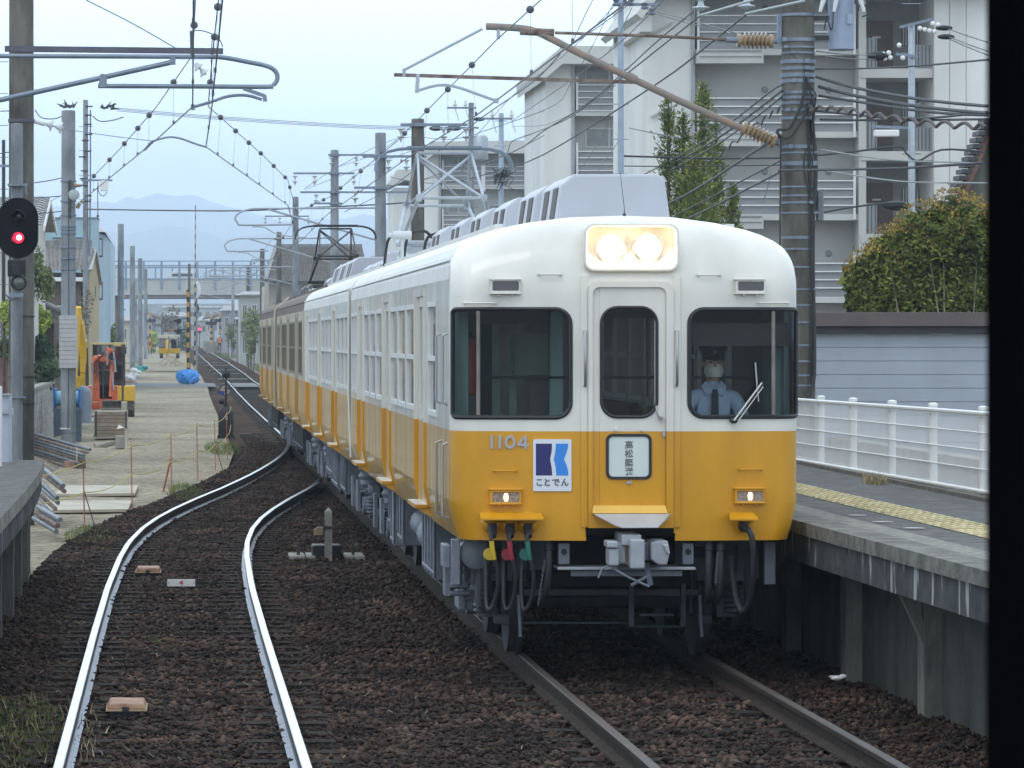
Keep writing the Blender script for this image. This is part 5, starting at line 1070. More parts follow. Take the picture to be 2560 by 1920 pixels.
mb = MB(); tb = catmull([P(1215, 66, Y), P(1262, 68, Y), P(1305, 71, Y), P(1332, 76, Y), P(1368, 92, Y), P(1430, 124, Y), P(1500, 158, Y), P(1590, 201, Y), P(1700, 253, Y), P(1790, 293, Y), P(1855, 321, Y)], 3); mb.tube(tb, .044, 12); mb.tube([P(1570, 190, Y), P(1590, 200, Y)], .055, 12)
ar = mb.build('bracket_tube', mat('pale_rust_streaked_tube', '8a8683', r=.7, var=.2, ns=5, c2='9a8272'), t, smooth=True)
mb = MB(); mb.bar(P(985, 187, Y), P(1602, 206, Y), .042, .042); mb.tube([P(1300, 78, Y), P(1385, 82, Y)], .05, 8); mb.tube([P(1388, 82, Y), P(1640, 90, Y), P(1818, 99, Y)], .02, 8); mb.build('tie_rod', M_RUST, t, smooth=True)
mb = MB(); mb.tube([P(1010, 175, Y), P(1206, 72, Y)], .018, 8); mb.bar(P(1010, 172, Y), P(1010, 192, Y), .04, .05); mb.bar(P(1245, 62, Y), P(1246, 98, Y), .06, .04); mb.bar(P(1045, 185, Y), P(1042, 232, Y), .08, .045)
mb.tube(catmull([P(1048, 226, Y), P(1080, 216, Y), P(1112, 213, Y), P(1150, 220, Y), P(1195, 236, Y), P(1240, 252, Y)], 4), .018, 8); mb.box(P(1241, 252, Y), (.05, .06, .06)); mb.build('steady_arm', M_GALVL, t, smooth=True)
mb = MB(); ribbed_insulator(mb, P(1843, 101, Y), P(1932, 103, Y), .055, .105); ribbed_insulator(mb, P(1855, 318, Y), P(1938, 356, Y), .055, .105); build_each(mb, 'insulator', M_PORB, t, smooth=True)
mb = MB(); mb.tube([P(1815, 99, Y), P(1845, 101, Y)], .035, 8); mb.tube([P(1930, 103, Y), P(1962, 105, Y)], .03, 8); mb.tube([P(1936, 354, Y), P(1958, 362, Y)], .035, 8); mb.bar(P(1948, 35, Y), P(1948, 112, Y), .05, .05); mb.bar(P(1946, 42, Y), P(1966, 42, Y), .06, .06); build_each(mb, 'pole_fitting', M_GALV, t, smooth=True)
# transformer hung beside it, partly cut by the frame top
t = thing('pole_transformer', 'blue-grey cylindrical transformer hanging beside the banded pole at the top', 'transformer', P(2103, 125, 47.5))
mb = MB(); mb.lathe([(.14, 0), (.16, .01), (.16, .6), (.165, .62), (.14, .68)], P(2103, 126, Y), 26); mb.bx(P(2112, 0, Y).x, P(2126, 0, Y).x, Y - .175, Y - .14, zz(62), zz(38)); mb.build('tank', mat('blue_grey_tank', (.30, .36, .48), r=.45, var=.08, ns=3), t, smooth=True)
mb = MB()
for k, (x0, x1) in enumerate(((2060, 2050), (2092, 2085), (2150, 2160))): mb.tube([P(x0, -5, Y - .18), P(x1, 30, Y - .22)], [.035, .02], 8)
build_each(mb, 'bushing', M_PORC, t, smooth=True)
mb = MB(); mb.tube(catmull([P(2083, 30, Y - .2), P(2082, 60, Y - .22), P(2078, 75, Y - .2), P(2072, 60, Y - .2), P(2066, 50, Y - .18), P(2060, 75, Y - .15)], 4), .009, 6); mb.tube(catmull([P(2145, 30, Y - .2), P(2150, 12, Y - .2), P(2165, 15, Y - .2), P(2168, 35, Y - .2), P(2155, 42, Y - .2)], 5), .009, 6); mb.bar(P(2030, 95, Y), P(2072, 95, Y), .05, .06); mb.bar(P(2030, 45, Y), P(2072, 45, Y), .05, .06); build_each(mb, 'lead_or_hanger', M_DRK, t, smooth=True)
# two strain insulators and pale wires, top right
t = thing('strain_wires', 'two pale line wires hung on white dish insulators near the top right', 'strain wires', P(1750, 40, 45))
mb = MB(); 
for (x, y) in ((1752, 24), (1866, 20)): mb.lathe([(.02, 0), (.05, .02), (.1, .035), (.1, .045), (.04, .06), (.03, .11), (.05, .13)], P(x, y + 4, 45), 16)
build_each(mb, 'insulator', mat('grey_porcelain', (.42, .46, .5), r=.3, var=.08), t, smooth=True)
mb = MB()
for pts in ([P(1749, 39, 45), P(1882, 0, 41)], [P(1864, 34, 45), P(2010, 2, 41)]): mb.tube(pts, .014, 6)
build_each(mb, 'wire', mat('pale_line_wire', (.32, .38, .38), r=.5), t, smooth=True)
# ------------------------------------------------------------------ cables from photo sightings (each ran between real poles; depths of the ends given)
def z3(a, b): return (1280 + a / 3.072, b / 3.072)
def z4(a, b): return (1840 + a / 3.072, b / 3.072)
def z2(a, b): return (640 + a / 3.072, b / 3.072)
ORD = {}
def cable(label, pts, Ya, Yb, r=.012, m=None, group=None, n=4, nm='cable', cat='cable', wav=0):
    N = len(pts); X = []
    L = [0]
    for a, b in zip(pts, pts[1:]): L.append(L[-1] + math.hypot(b[0] - a[0], b[1] - a[1]))
    for (px, py), l in zip(pts, L):
        q = l / L[-1]; X.append(P(px, py, 1 / (1 / Ya + (1 / Yb - 1 / Ya) * q)))
    c = catmull(X, n) if N > 2 else sag(X[0], X[1], 0)
    if wav:
        c2_ = []
        for k in range(len(c) - 1):
            for j in range(6):
                t_ = j / 6; p = c[k].lerp(c[k + 1], t_); c2_.append(p)
        tot = len(c2_); c = [p + Vector((0, 0, abs(math.sin(i / tot * math.pi * wav)) * .07)) for i, p in enumerate(c2_)]
    mb = MB(); mb.tube(c, r, 6); o = mb.build(nm, m or M_CBL, None, smooth=True)
    if isinstance(label, list): label = label.pop(0)
    return tag(o, label, cat, group or 'power and telephone cables')
M_C2 = mat('faded_black_cable', (.055, .058, .066), r=.6, var=.15); M_C3 = mat('grey_cable', (.16, .18, .20), r=.6, var=.1)
D = ['dark cable from the right-hand dish insulator, sagging low across the farthest flats', 'dark cable from the left-hand dish insulator down past the middle flats', 'dark cable just left of the left dish insulator, crossing the middle flats wall', 'topmost dark cable leaving the banded pole leftward through the conifer', 'doubled thicker dark cable leaving the banded pole just under the topmost one', 'third dark cable from the top leaving the banded pole leftward', 'thick dark cable starting left of the pole below the lower ribbed insulator', 'upper of the low cables from the banded pole to the train roof', 'lowest thick cable from the banded pole down to the train roof']
for pts, Ya, Yb, r in (([z3(1800, 110), z3(1500, 350), z3(1095, 655), (1360, 386), (1240, 428), (1128, 456), (1050, 456), (978, 443)], 45, 125, .012), ([z3(1440, 125), z3(1180, 330), z3(870, 575), z3(500, 850), z3(250, 1000), z3(0, 1170), (1128, 425), (1050, 452)], 45, 110, .01), ([z3(1390, 90), z3(1100, 330), z3(850, 560), z3(480, 880), z3(200, 1010), z3(0, 1085), z2(1900, 1200), z2(1640, 1290)], 45, 130, .009),
    ([z3(2090, 640), z3(1990, 700), z3(1700, 925), z3(1550, 1030), z3(1280, 1200), z3(900, 1400)], 47, 90, .012), ([z3(2085, 685), z3(1900, 830), z3(1650, 1015), z3(1400, 1170), z3(1150, 1300)], 47, 80, .016), ([z3(2080, 735), z3(1900, 880), z3(1650, 1060), z3(1400, 1210), z3(1000, 1420)], 47, 85, .012),
    ([z3(1960, 1100), z3(1700, 1270), z3(1500, 1400), z3(1270, 1530), z3(900, 1700)], 47, 80, .017), ([z3(2050, 1240), z3(1800, 1370), z3(1500, 1530), z3(1270, 1645)], 47, 70, .011), ([z3(2050, 1325), z3(1750, 1480), z3(1540, 1590), z3(1350, 1680)], 47, 66, .015)):
    cable(D, pts, Ya, Yb, r, M_C2, 'cables running left from the banded pole')
cable('wavy spiral-bound cable sagging left from the banded pole past the cypress tree', [z3(2080, 850), z3(1990, 900), z3(1870, 990), z3(1700, 1120), z3(1600, 1190), z3(1450, 1290)], 47, 72, .013, M_C2, wav=9)
cable('wavy spiral-bound cable hanging rightward from the banded pole, brown and scalloped', [z4(540, 860), z4(800, 870), z4(1100, 920), z4(1500, 975), z4(1930, 1005)], 47.3, 40, .019, mat('brown_cable', (.08, .065, .06), r=.7), wav=13)
Rl = ['highest of the thick bundled cables right of the banded pole', 'second thick bundled cable right of the banded pole, the heaviest', 'third thick bundled cable right of the banded pole', 'dark cable just above the brown scalloped one, bending up at the right', 'straight level dark cable crossing behind the brown scalloped one', 'thin dark cable climbing right above the bundled cables', 'dark straight cable low on the banded pole, climbing gently right']
for pts, r in (([z4(620, 590), z4(900, 670), z4(1300, 745), z4(1600, 785), z4(1930, 815)], .02), ([z4(640, 665), z4(900, 730), z4(1250, 795), z4(1600, 840), z4(1930, 870)], .022), ([z4(640, 735), z4(900, 775), z4(1250, 830), z4(1600, 870), z4(1930, 885)], .018), ([z4(600, 850), z4(850, 875), z4(1200, 905), z4(1500, 905), z4(1930, 860)], .015), ([z4(650, 918), z4(1200, 925), z4(1930, 915)], .015), ([z4(610, 530), z4(1000, 525), z4(1400, 505), z4(1940, 458)], .012), ([z4(330, 1310), z4(900, 1300), z4(1300, 1290), z4(1900, 1250)], .017)):
    cable(Rl, pts, 47.3, 42, r, M_C2, 'thick cables right of the banded pole')
Gl = ['upper pale grey cable sagging right from the banded pole', 'lower pale grey cable sagging right from the banded pole']
for pts in ([z4(660, 1150), z4(1000, 1205), z4(1300, 1235), z4(1900, 1252)], [z4(600, 1300), z4(780, 1325), z4(1100, 1375), z4(1400, 1400), z4(1930, 1405)]): cable(Gl, pts, 47.3, 43, .010, mat('pale_cable', (.33, .36, .36), r=.6), 'pale cables right of the banded pole')
cable('dark cable dipping behind the slim steel pole right of the banded pole', [z4(600, 1195), z4(900, 1165), z4(1250, 1125), z4(1310, 1180), z4(1400, 1235), z4(1580, 1150), z4(1900, 1165)], 60, 60, .018, M_C2)
cable('thin cable level across the flats behind the cypress', [(1560, 415), (1700, 416), (1950, 413)], 70, 70, .011, M_C2); cable('thicker dark cable level across the flats above the thin one', [(1560, 390), (1622, 392), (1800, 396), (1950, 395)], 70, 70, .02, M_C2)
cable('dark cable rising right to a black joint box in front of the brown doors', [z4(600, 1645), z4(900, 1590), z4(1160, 1560), z4(1300, 1560)], 60, 60, .017, M_C2)
Sl = ['upper thin wire from the slim steel pole head to the banded pole', 'lower thin wire from the slim steel pole head to the banded pole', 'short thin wire from the slim steel pole into the conifer']
for pts in ([z3(1120, 90), z3(1400, 165), z3(1750, 262)], [z3(1120, 110), z3(1400, 190), z3(1750, 275)], [(1573, 320), (1640, 334), (1705, 346)]): cable(Sl, pts, 90, 60, .011, M_C2, 'thin wires from the slim utility pole')
T_ = ['long thin wire from the top edge down past the middle flats roof', 'long thin wire from the slim steel pole head down left over the roof corner', 'short thin wire from the top edge down to the contact wire', 'thin wire falling steeply left from the slim steel pole head', 'long wire from the slim steel pole head to the farthest flats', 'steep thin wire left of the slim steel pole from the top edge', 'upper thin wire from mid slim pole sagging left across the sky', 'lower thin wire from mid slim pole sagging left across the sky', 'thin stay wire down the front of the middle flats balconies', 'second thin stay wire, lower, left of the slim steel pole', 'short near-vertical stay wire beside the banded pole foot']
for pts, a, b in (([z3(1160, 0), z3(870, 290), z3(640, 480), z3(390, 660), z3(0, 930)], 60, 110), ([z3(800, 30), z3(560, 280), z3(330, 480), z3(0, 740), (1190, 340)], 90, 120), ([z3(940, 0), z3(700, 180), z3(450, 350)], 70, 75), ([z3(920, 60), z3(740, 400), z3(530, 500)], 95, 110), ([z3(770, 40), z3(640, 310), z3(450, 640), z3(340, 800), z3(0, 935)], 95, 125), ([z3(620, 0), z3(540, 160), z3(440, 380)], 80, 85), ([z3(800, 650), z3(500, 850), z3(250, 960), z3(0, 970)], 100, 130), ([z3(790, 660), z3(450, 900), z3(200, 1010), z3(0, 1090)], 100, 130), ([z3(770, 900), z3(640, 1130), z3(520, 1320)], 97, 97), ([z3(820, 1080), z3(740, 1200), z3(660, 1320)], 97, 97), ([z3(1990, 1330), z3(1930, 1560)], 60, 60)):
    cable(T_, pts, a, b, .009, M_C3, 'thin wires before the flats')
Lb = ['top wire of the triple line crossing the open sky', 'middle wire of the triple line crossing the open sky', 'bottom wire of the triple line crossing the open sky']
for dy in (0, 3.5, 7): cable(Lb, [(293, 270 + dy), (500, 288 + dy), (720, 303 + dy), (900, 313 + dy), (1040, 317 + dy)], 139, 150, .012, M_C3, 'triple line in the sky')
cable('dark cable strung low across the hills from the left utility pole', [(215, 523), (400, 526), (600, 527), (728, 521), (934, 512), (1020, 506)], 139, 120, .026, M_C2)
El = ['short cable from dark mast to banded concrete pole, highest of three', 'short cable from dark mast to banded concrete pole, middle of three', 'short thicker cable from dark mast to banded concrete pole, lowest of three', 'cable stub at the left edge level with the mast insulators', 'cable stub at the left edge just above the red signal']
for pts in ([(86, 457), (120, 452), (158, 444)], [(90, 495), (157, 490)], [(98, 534), (130, 531), (158, 528)], [(0, 278), (70, 276)], [(0, 384), (25, 380)]): cable(El, pts, 100, 100, .014, M_C2, 'short cables at the left edge')
cable('thin guy wire slanting from the top left down to the square beam arm', [(215, 0), (330, 58), (442, 122)], 54, 57.7, .008, M_C3)
cable('thin feeder wire running beside the contact wire under the rusty arm', [(1400, 135), (1332, 205), (1206, 293), (1100, 375), (960, 480), (860, 530)], 45, 100, .008, M_WIRE)
Ml = ['long sagging wire between the brown mast and the three-armed mast', 'straight wire from the brown mast to the three-armed mast arm', 'short wire from brown mast arm to the three-armed mast top', 'sagging wire passing right of the brown mast through the near pantograph']
for pts, a, b in (([z2(2212, 850), z2(1800, 990), z2(1500, 1070), z2(1060, 1070), z2(600, 1300), z2(370, 1450)], 85, 150), ([z2(1370, 1090), z2(1000, 1230), z2(700, 1330), z2(380, 1455)], 105, 147), ([z2(1080, 1075), z2(900, 1190), z2(630, 1280)], 115, 147), ([z2(2212, 1040), z2(1900, 1200), z2(1600, 1310), z2(1200, 1390), z2(1030, 1355)], 90, 115)):
    cable(Ml, pts, a, b, .009, M_C3, 'wires linking the masts beyond the train')
# ------------------------------------------------------------------ masts along the line beyond
def arm_l(t, X, Y, xt, zc=5.5, s=1):
    mb = MB(); zt = zc + .75
    mb.tube([(X, Y, zt + .12)] + catmull([(xt + .5, Y, zt + .1), (xt + .15, Y, zt + .02), (xt - .05, Y, zt - .15), (xt + .02, Y, zt - .32), (xt + .2, Y, zt - .38), (xt + 1.6, Y, zt - .36)], 4), .03, 8); mb.tube([(X, Y, zc - .1), (xt + .9, Y, zt + .08)], .03, 8)
    mb.tube(catmull([(xt + .45, Y, zc + .32), (xt + .8, Y, zc + .3), (xt + 1.2, Y, zc + .1), (c2(Y) + .2, Y, zc)], 4), .018, 6); mb.build('bracket_arm', M_GALVL, t, smooth=True)
def mast(X, Y, h, r, m, label, arms=(), loop=None, z0=None, zc=5.5):
    z0 = g(Y) - .3 if z0 is None else z0
    t = thing('line_mast', label, 'concrete mast', (X, Y, z0), 'railway masts'); pole_mesh(X, Y, z0, h, r, r * .88).build('mast', m, t, smooth=True)
    for (x0, x1, z, ins) in arms:
        mb = MB(); mb.bar((x0, Y - r - .03, z), (x1, Y - r - .03, z), .07, .07); mb.lathe([(r, 0), (r + .03, 0), (r + .03, .1), (r, .1)], (X, Y, z - .05), 16); a = mb.build('crossarm', M_GALV, t)
        for x in ins: mb = MB(); disc_insulators(mb, (x, Y - r - .03, z - .45), (x, Y - r - .03, z - .05), 2, .1); build_each(mb, 'insulator', M_PORC, a, smooth=True)
    if loop is not None: arm_l(t, X, Y, loop, zc)
def zy(py, Y): return H + (846 - py) * Y / F
def xx_(px, Y): return (px - CX) * Y / F
mast(6.15, 100, zy(297, 100), .185, M_POLED, 'dark brown concrete mast seen through the near pantograph', [(xx_(1000, 100), xx_(1168, 100), zy(313, 100), [xx_(1001, 100), xx_(1108, 100), xx_(1164, 100)])])
mast(5.87, 113, zy(332, 113), .178, M_POLE, 'pale grey concrete mast left of the near pantograph', [(xx_(905, 113), xx_(1065, 113), zy(392, 113), [xx_(970, 113), xx_(1015, 113)]), (xx_(884, 113), xx_(968, 113), zy(470, 113), [xx_(887, 113)])], loop=1.7)
mast(5.9, 147, zy(375, 147), .17, M_POLE, 'pale concrete mast with three crossarms, second left of the near pantograph', [(xx_(820, 147), xx_(935, 147), zy(388, 147), [xx_(828, 147), xx_(890, 147)]), (xx_(733, 147), xx_(886, 147), zy(434, 147), [xx_(737, 147), xx_(786, 147), xx_(884, 147)]), (xx_(750, 147), xx_(1020, 147), zy(481, 147), [xx_(790, 147)]), (xx_(783, 147), xx_(855, 147), zy(509, 147), [])], loop=1.8)
mast(6.2, 206, zy(492, 206), .18, M_POLE, 'concrete mast rising before the grey tiled roof, one thin crossarm', [(xx_(662, 206), xx_(773, 206), zy(541, 206), [xx_(663, 206), xx_(699, 206), xx_(771, 206)])], loop=1.7)
mast(6.15, 238, zy(580, 238), .17, M_POLED, 'dark mast left of the tiled roof', [], loop=1.6, zc=5.9)
mast(6.1, 283, zy(622, 283), .19, M_POLED, 'brown weathered mast, third in line left of the tiled roof', [(xx_(628, 283), xx_(690, 283), zy(650, 283), [])], loop=1.4, zc=6.3)
mast(5.9, 330, zy(665, 330), .17, M_POLED, 'thin dark mast, fourth in line beyond the train', [], loop=1.2, zc=6.4)
mast(5.6, 400, zy(700, 400), .16, M_POLE, 'farthest thin mast before the road bridge', [], loop=1.0, zc=6.5)
# slim poles by the flats
def upole(X, Y, h, r, label, arms, m=None, extra=None):
    t = thing('utility_pole', label, 'utility pole', (X, Y, -.3)); pole_mesh(X, Y, -.3, h, r, r * .8, 14).build('pole', m or M_POLE, t, smooth=True)
    for (x0, x1, z, ins) in arms:
        mb = MB(); mb.bar((x0, Y - r, z), (x1, Y - r, z), .07, .07); a = mb.build('crossarm', M_GALV, t)
        for x in ins: mb = MB(); mb.lathe([(.04, 0), (.09, .03), (.05, .08), (.09, .12), (.05, .16), (.03, .3)], (x, Y - r, z), 10); mb.tube([(x, Y - r, z), (x + .15, Y - r, z - .5)], .02, 5); build_each(mb, 'insulator', M_PORC, a, smooth=True)
    mb = MB()
    for k in range(9): mb.tube([(X - r * 2.2, Y, 3.2 + k * .9), (X + r * 2.2, Y, 3.2 + k * .9)], .012, 5)
    build_each(mb, 'step_bolt', M_GALV, t)
    return t
t = upole(xx_(1552, 100), 100, zy(-12, 100), .09, 'tall slim steel pole standing between the cypress and the middle block of flats', [(xx_(1535, 100), xx_(1650, 100), zy(12, 100), [])], mat('blue_steel_pole', (.30, .37, .46), r=.5, var=.1))
mb = MB()
for (x, y) in ((1540, 6), (1577, 4), (1612, 14), (1630, 28)): mb.lathe([(.03, 0), (.1, .02), (.1, .06), (.05, .1), (.09, .16), (.03, .2)], P(x, y + 10, 99.8), 10)
build_each(mb, 'insulator', mat('dark_insulator', (.12, .15, .2), r=.4), t, smooth=True)
t = upole(xx_(1178, 152), 152, zy(257, 152), .13, 'utility pole with two crossarms right behind the near pantograph', [(xx_(1117, 152), xx_(1190, 152), zy(270, 152), [xx_(1137, 152), xx_(1163, 152)]), (xx_(1080, 152), xx_(1196, 152), zy(320, 152), [])], M_POLE)
mb = MB()
for (px, py, w) in ((1090, 321, .55), (1136, 320, .6), (1198, 298, .45)): mb.ball(P(px, py, 152), w * .5, 8, sc=(1, .5, .38))
build_each(mb, 'cable_closure', M_DRK, t, smooth=True); mb = MB(); mb.lathe([(.3, 0), (.32, .05), (.32, .85), (.25, .95)], P(1200, 400, 152), 14); mb.build('transformer', M_GALVL, t, smooth=True)
t = upole(xx_(1253, 140), 140, zy(283, 140), .11, 'slim utility pole with forked arms in front of the farthest flats', [(xx_(1200, 140), xx_(1280, 140), zy(297, 140), [xx_(1230, 140), xx_(1278, 140)])], mat('pale_blue_pole', (.35, .42, .5), r=.6, var=.1))
mb = MB()
for k in range(22):
    a = P(1253 + random.uniform(-8, 8), 440, 139.8); mb.tube(catmull([a, a + Vector((random.uniform(-.3, .4), 0, random.uniform(-.2, .4))), a + Vector((random.uniform(-.3, .5), 0, random.uniform(-.6, .2)))], 3), .018, 4)
mb.build('cable_tangle', M_DRK, t)
t = upole(xx_(2279, 70), 70, zy(60, 70), .075, 'slim pale pole with white insulators in front of the brown doors', [], M_GALVL)
mb = MB(); mb.bar(P(2250, 68, 69.9), P(2330, 48, 69.9), .05, .05); mb.bar(P(2240, 135, 69.9), P(2294, 142, 69.9), .05, .05); mb.bar(P(2270, 320, 69.9), P(2180, 316, 69.9), .05, .05); mb.build('crossarm', M_GALV, t)
for k, (px, py) in enumerate(((2300, 71), (2312, 74), (2324, 77), (2336, 79), (2332, 59), (2345, 62), (2208, 135), (2222, 132), (2212, 146), (2226, 144), (2257, 145), (2248, 113))):
    mb = MB(); mb.ball(P(px, py, 69.8), .045, 10, sc=(1, .8, 1)); build_each(mb, 'insulator', M_WHT, t, smooth=True)
mb = MB(); mb.bx(P(2186, 0, 69.8).x, P(2246, 0, 69.8).x, 69.7, 69.9, zy(342, 69.8), zy(325, 69.8)); build_each(mb, 'white_box', M_WHT, t, bevel=.02)
mb = MB(); mb.ball(P(2242, 514, 69.8), .2, 10, sc=(1.3, .6, .45)); mb.ball(P(2365, 92, 69.8), .1, 8, sc=(1.6, .5, .5)); mb.ball(P(2360, 70, 69.8), .1, 8, sc=(1.6, .5, .5)); mb.ball(P(2195, 140, 69.8), .14, 8, sc=(1.4, .5, .6)); build_each(mb, 'black_closure', M_BLK, t, smooth=True)
Wl = ['upper wire from the white insulators to the right edge', 'middle wire from the white insulators to the right edge', 'lower wire from the white insulators to the right edge']
for a, b in (((2370, 72), (2470, 106)), ((2372, 92), (2470, 128)), ((2372, 97), (2470, 138))): cable(Wl, [a, ((a[0] + b[0]) / 2, (a[1] + b[1]) / 2 + 1), b], 69.8, 60, .010, M_C2, 'wires from the white insulators')
Vl = ['upper wire between the banded pole and the white insulators', 'lower wire between the banded pole and the white insulators']
for a, b in (((2042, 128), (2190, 138)), ((2060, 140), (2190, 148))): cable(Vl, [a, ((a[0] + b[0]) / 2, (a[1] + b[1]) / 2 + 3), b], 48, 69.8, .009, M_C2, 'wires left of the white insulators')
# ================================================================== flats and other things on the right
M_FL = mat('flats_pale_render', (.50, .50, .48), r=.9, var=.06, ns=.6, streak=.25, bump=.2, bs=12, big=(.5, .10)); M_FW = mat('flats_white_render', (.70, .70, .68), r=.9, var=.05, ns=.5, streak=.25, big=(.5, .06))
M_FG = mat('flats_grey_panel', (.25, .26, .27), r=.85, var=.08, ns=1); M_FR = mat('white_rail_paint', (.7, .7, .7), r=.5, var=.05); M_DOOR = mat('brown_steel_door', (.15, .11, .09), r=.7, var=.1); M_FD = mat('dark_recess_glass', (.05, .055, .06), r=.3, var=.2)
M_FPAN = mat('pale_curtained_pane', (.30, .31, .31), r=.3, var=.2, ns=1.5); M_FS = mat('grey_soffit_paint', (.42, .42, .40), r=.9, var=.05)  # soffit paint is one even mid grey
def block(label, Y, s_px, x0, xw, xr, z_rail, per, nfl, roof, details=None, zb=-.5, depth=10):
    """flats: end wall x0..xw, open galleries xw..xr; z_rail = top of the top gallery rail, per = storey height"""
    t = thing('apartment_block', label, 'block of flats', ((x0 + xr) / 2, Y, zb))
    top = z_rail + .9
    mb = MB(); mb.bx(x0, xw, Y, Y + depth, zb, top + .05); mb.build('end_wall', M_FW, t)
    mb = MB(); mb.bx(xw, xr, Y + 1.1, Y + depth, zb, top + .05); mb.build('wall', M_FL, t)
    mb = MB()
    for k in range(nfl):
        z = z_rail - k * per; w = MB()
        if z < 2: break
        f = MB(); f.bx(xw + .02, xr, Y + .08, Y + 1.1, z - 1.32, z - 1.12); f.build('gallery_slab', M_FL, t)
        p = MB(); p.bx(xw + .1, xr - .1, Y + .1, Y + .15, z - 1.12, z - .02); rp_ = p.build('gallery_panel', M_FG, t)
        for q in range(4 if s_px > 60 else 5):
            b = MB(); b.bx(xw + .08, xr - .08, Y + .03, Y + .075, z - .27 * q - .04, z - .27 * q); b.build('rail', M_FR, rp_)
        for xx in ([xw + .12, xr - .12]): b = MB(); b.bx(xx - .04, xx + .04, Y + .02, Y + .09, z - 1.3, z + .35); b.build('rail_post', M_FR, rp_)
        if details: details(t, k, z)
    m = [(P(px, py, Y).x, P(px, py, Y).z) for px, py in roof]; mb = MB(); mb.prism(m, 'y', Y - .9, Y + depth); mb.build('roof', mat('flats_roof_fascia', (.56, .56, .54), r=.8, var=.06, ns=1), t)
    mb = MB(); mb.tube([(xw + .12, Y + .95, zb), (xw + .12, Y + .95, top)], .06, 8); mb.tube([(xw - .08, Y - .07, zb), (xw - .08, Y - .07, top)], .05, 8); build_each(mb, 'drainpipe', mat('grey_drainpipe', (.32, .34, .36), r=.5), t, smooth=True)
    return t
def win(t, x0, x1, Y, z0, z1, name='window', m=None):
    f = MB(); w = .05
    for q in ((x0, x1, z0, z0 + w), (x0, x1, z1 - w, z1), (x0, x0 + w, z0 + w, z1 - w), (x1 - w, x1, z0 + w, z1 - w), ((x0 + x1) / 2 - w / 2, (x0 + x1) / 2 + w / 2, z0 + w, z1 - w)): f.bx(q[0], q[1], Y - .05, Y, q[2], q[3])
    o = f.build(name, M_ALUW, t); p = MB(); p.bx(x0 + w, x1 - w, Y - .02, Y - .005, z0 + w, z1 - w); p.build('pane', m or M_FD, o)
Y = 128.; S = F / Y; XX = lambda px: (px - CX) / S; ZZ = lambda py: H + (846 - py) / S
def detA(t, k, z):
    dy = k * 206.5; zz_ = lambda py: ZZ(py + dy)
    b = MB(); b.bx(XX(1738), XX(1905), Y - .35, Y + .1, zz_(160), zz_(127)); bo = b.build('bay_box', M_FL, t)
    b = MB(); b.bx(XX(1745), XX(1900), Y - .38, Y - .35, zz_(131), zz_(127)); b.bx(XX(1745), XX(1900), Y - .38, Y - .35, zz_(144), zz_(142)); b.build('vent_slot', M_FG, bo)
    for a in (1925, 2085): b = MB(); b.lathe([(.001, .03), (.09, .03), (.11, 0)], (XX(a), Y + 1.07, zz_(218 - 206)), 14, 0, Matrix.Rotation(R(90), 4, 'X')); b.build('round_vent', M_FG, t)
    # slanting ledge on the end wall
    l = MB(); x0, x1 = XX(1628), XX(1680); l.add([(x0, Y - .01, zz_(88)), (x0, Y - .12, zz_(88)), (x1, Y - .12, zz_(60)), (x1, Y - .01, zz_(60)), (x0, Y - .01, zz_(83)), (x0, Y - .12, zz_(83)), (x1, Y - .12, zz_(55)), (x1, Y - .01, zz_(55))], [(0, 1, 2, 3), (7, 6, 5, 4), (1, 5, 6, 2), (0, 4, 5, 1), (2, 6, 7, 3)]); l.build('ledge', M_FL, t)
A_ = block('nearest block of flats, behind the banded pole, with brown doors on its stair side', Y, S, XX(1618), XX(1737), XX(2146), ZZ(37), 2.717, 6, [(1583, 40), (1640, -40), (2520, -40), (2520, -12), (1640, -5), (1597, 52)], detA)
mb = MB(); mb.bx(XX(1597), XX(1625), Y - .5, Y + 6, ZZ(82), ZZ(40)); mb.build('eave_block', M_FW, A_)
mb = MB(); mb.bx(XX(2146), XX(2164), Y - .1, Y + 2, -.5, ZZ(-10)); mb.build('stair_pier', M_FL, A_)
mb = MB(); mb.bx(XX(2331), XX(2369), Y - .3, Y + 10, -.5, ZZ(-10)); mb.bx(XX(2370.5), XX(2410), Y - .3, Y + 10, -.5, ZZ(-10)); mb.bx(XX(2411.5), XX(2600), Y - .3, Y + 10, -.5, ZZ(-10)); build_each(mb, 'stair_wall', M_FW, A_)
mb = MB(); mb.bx(XX(2150), XX(2335), Y + 2.4, Y + 10, -.5, ZZ(-10)); mb.build('stair_back_wall', mat('stair_recess_render', (.33, .33, .32), r=.9, var=.08), A_)
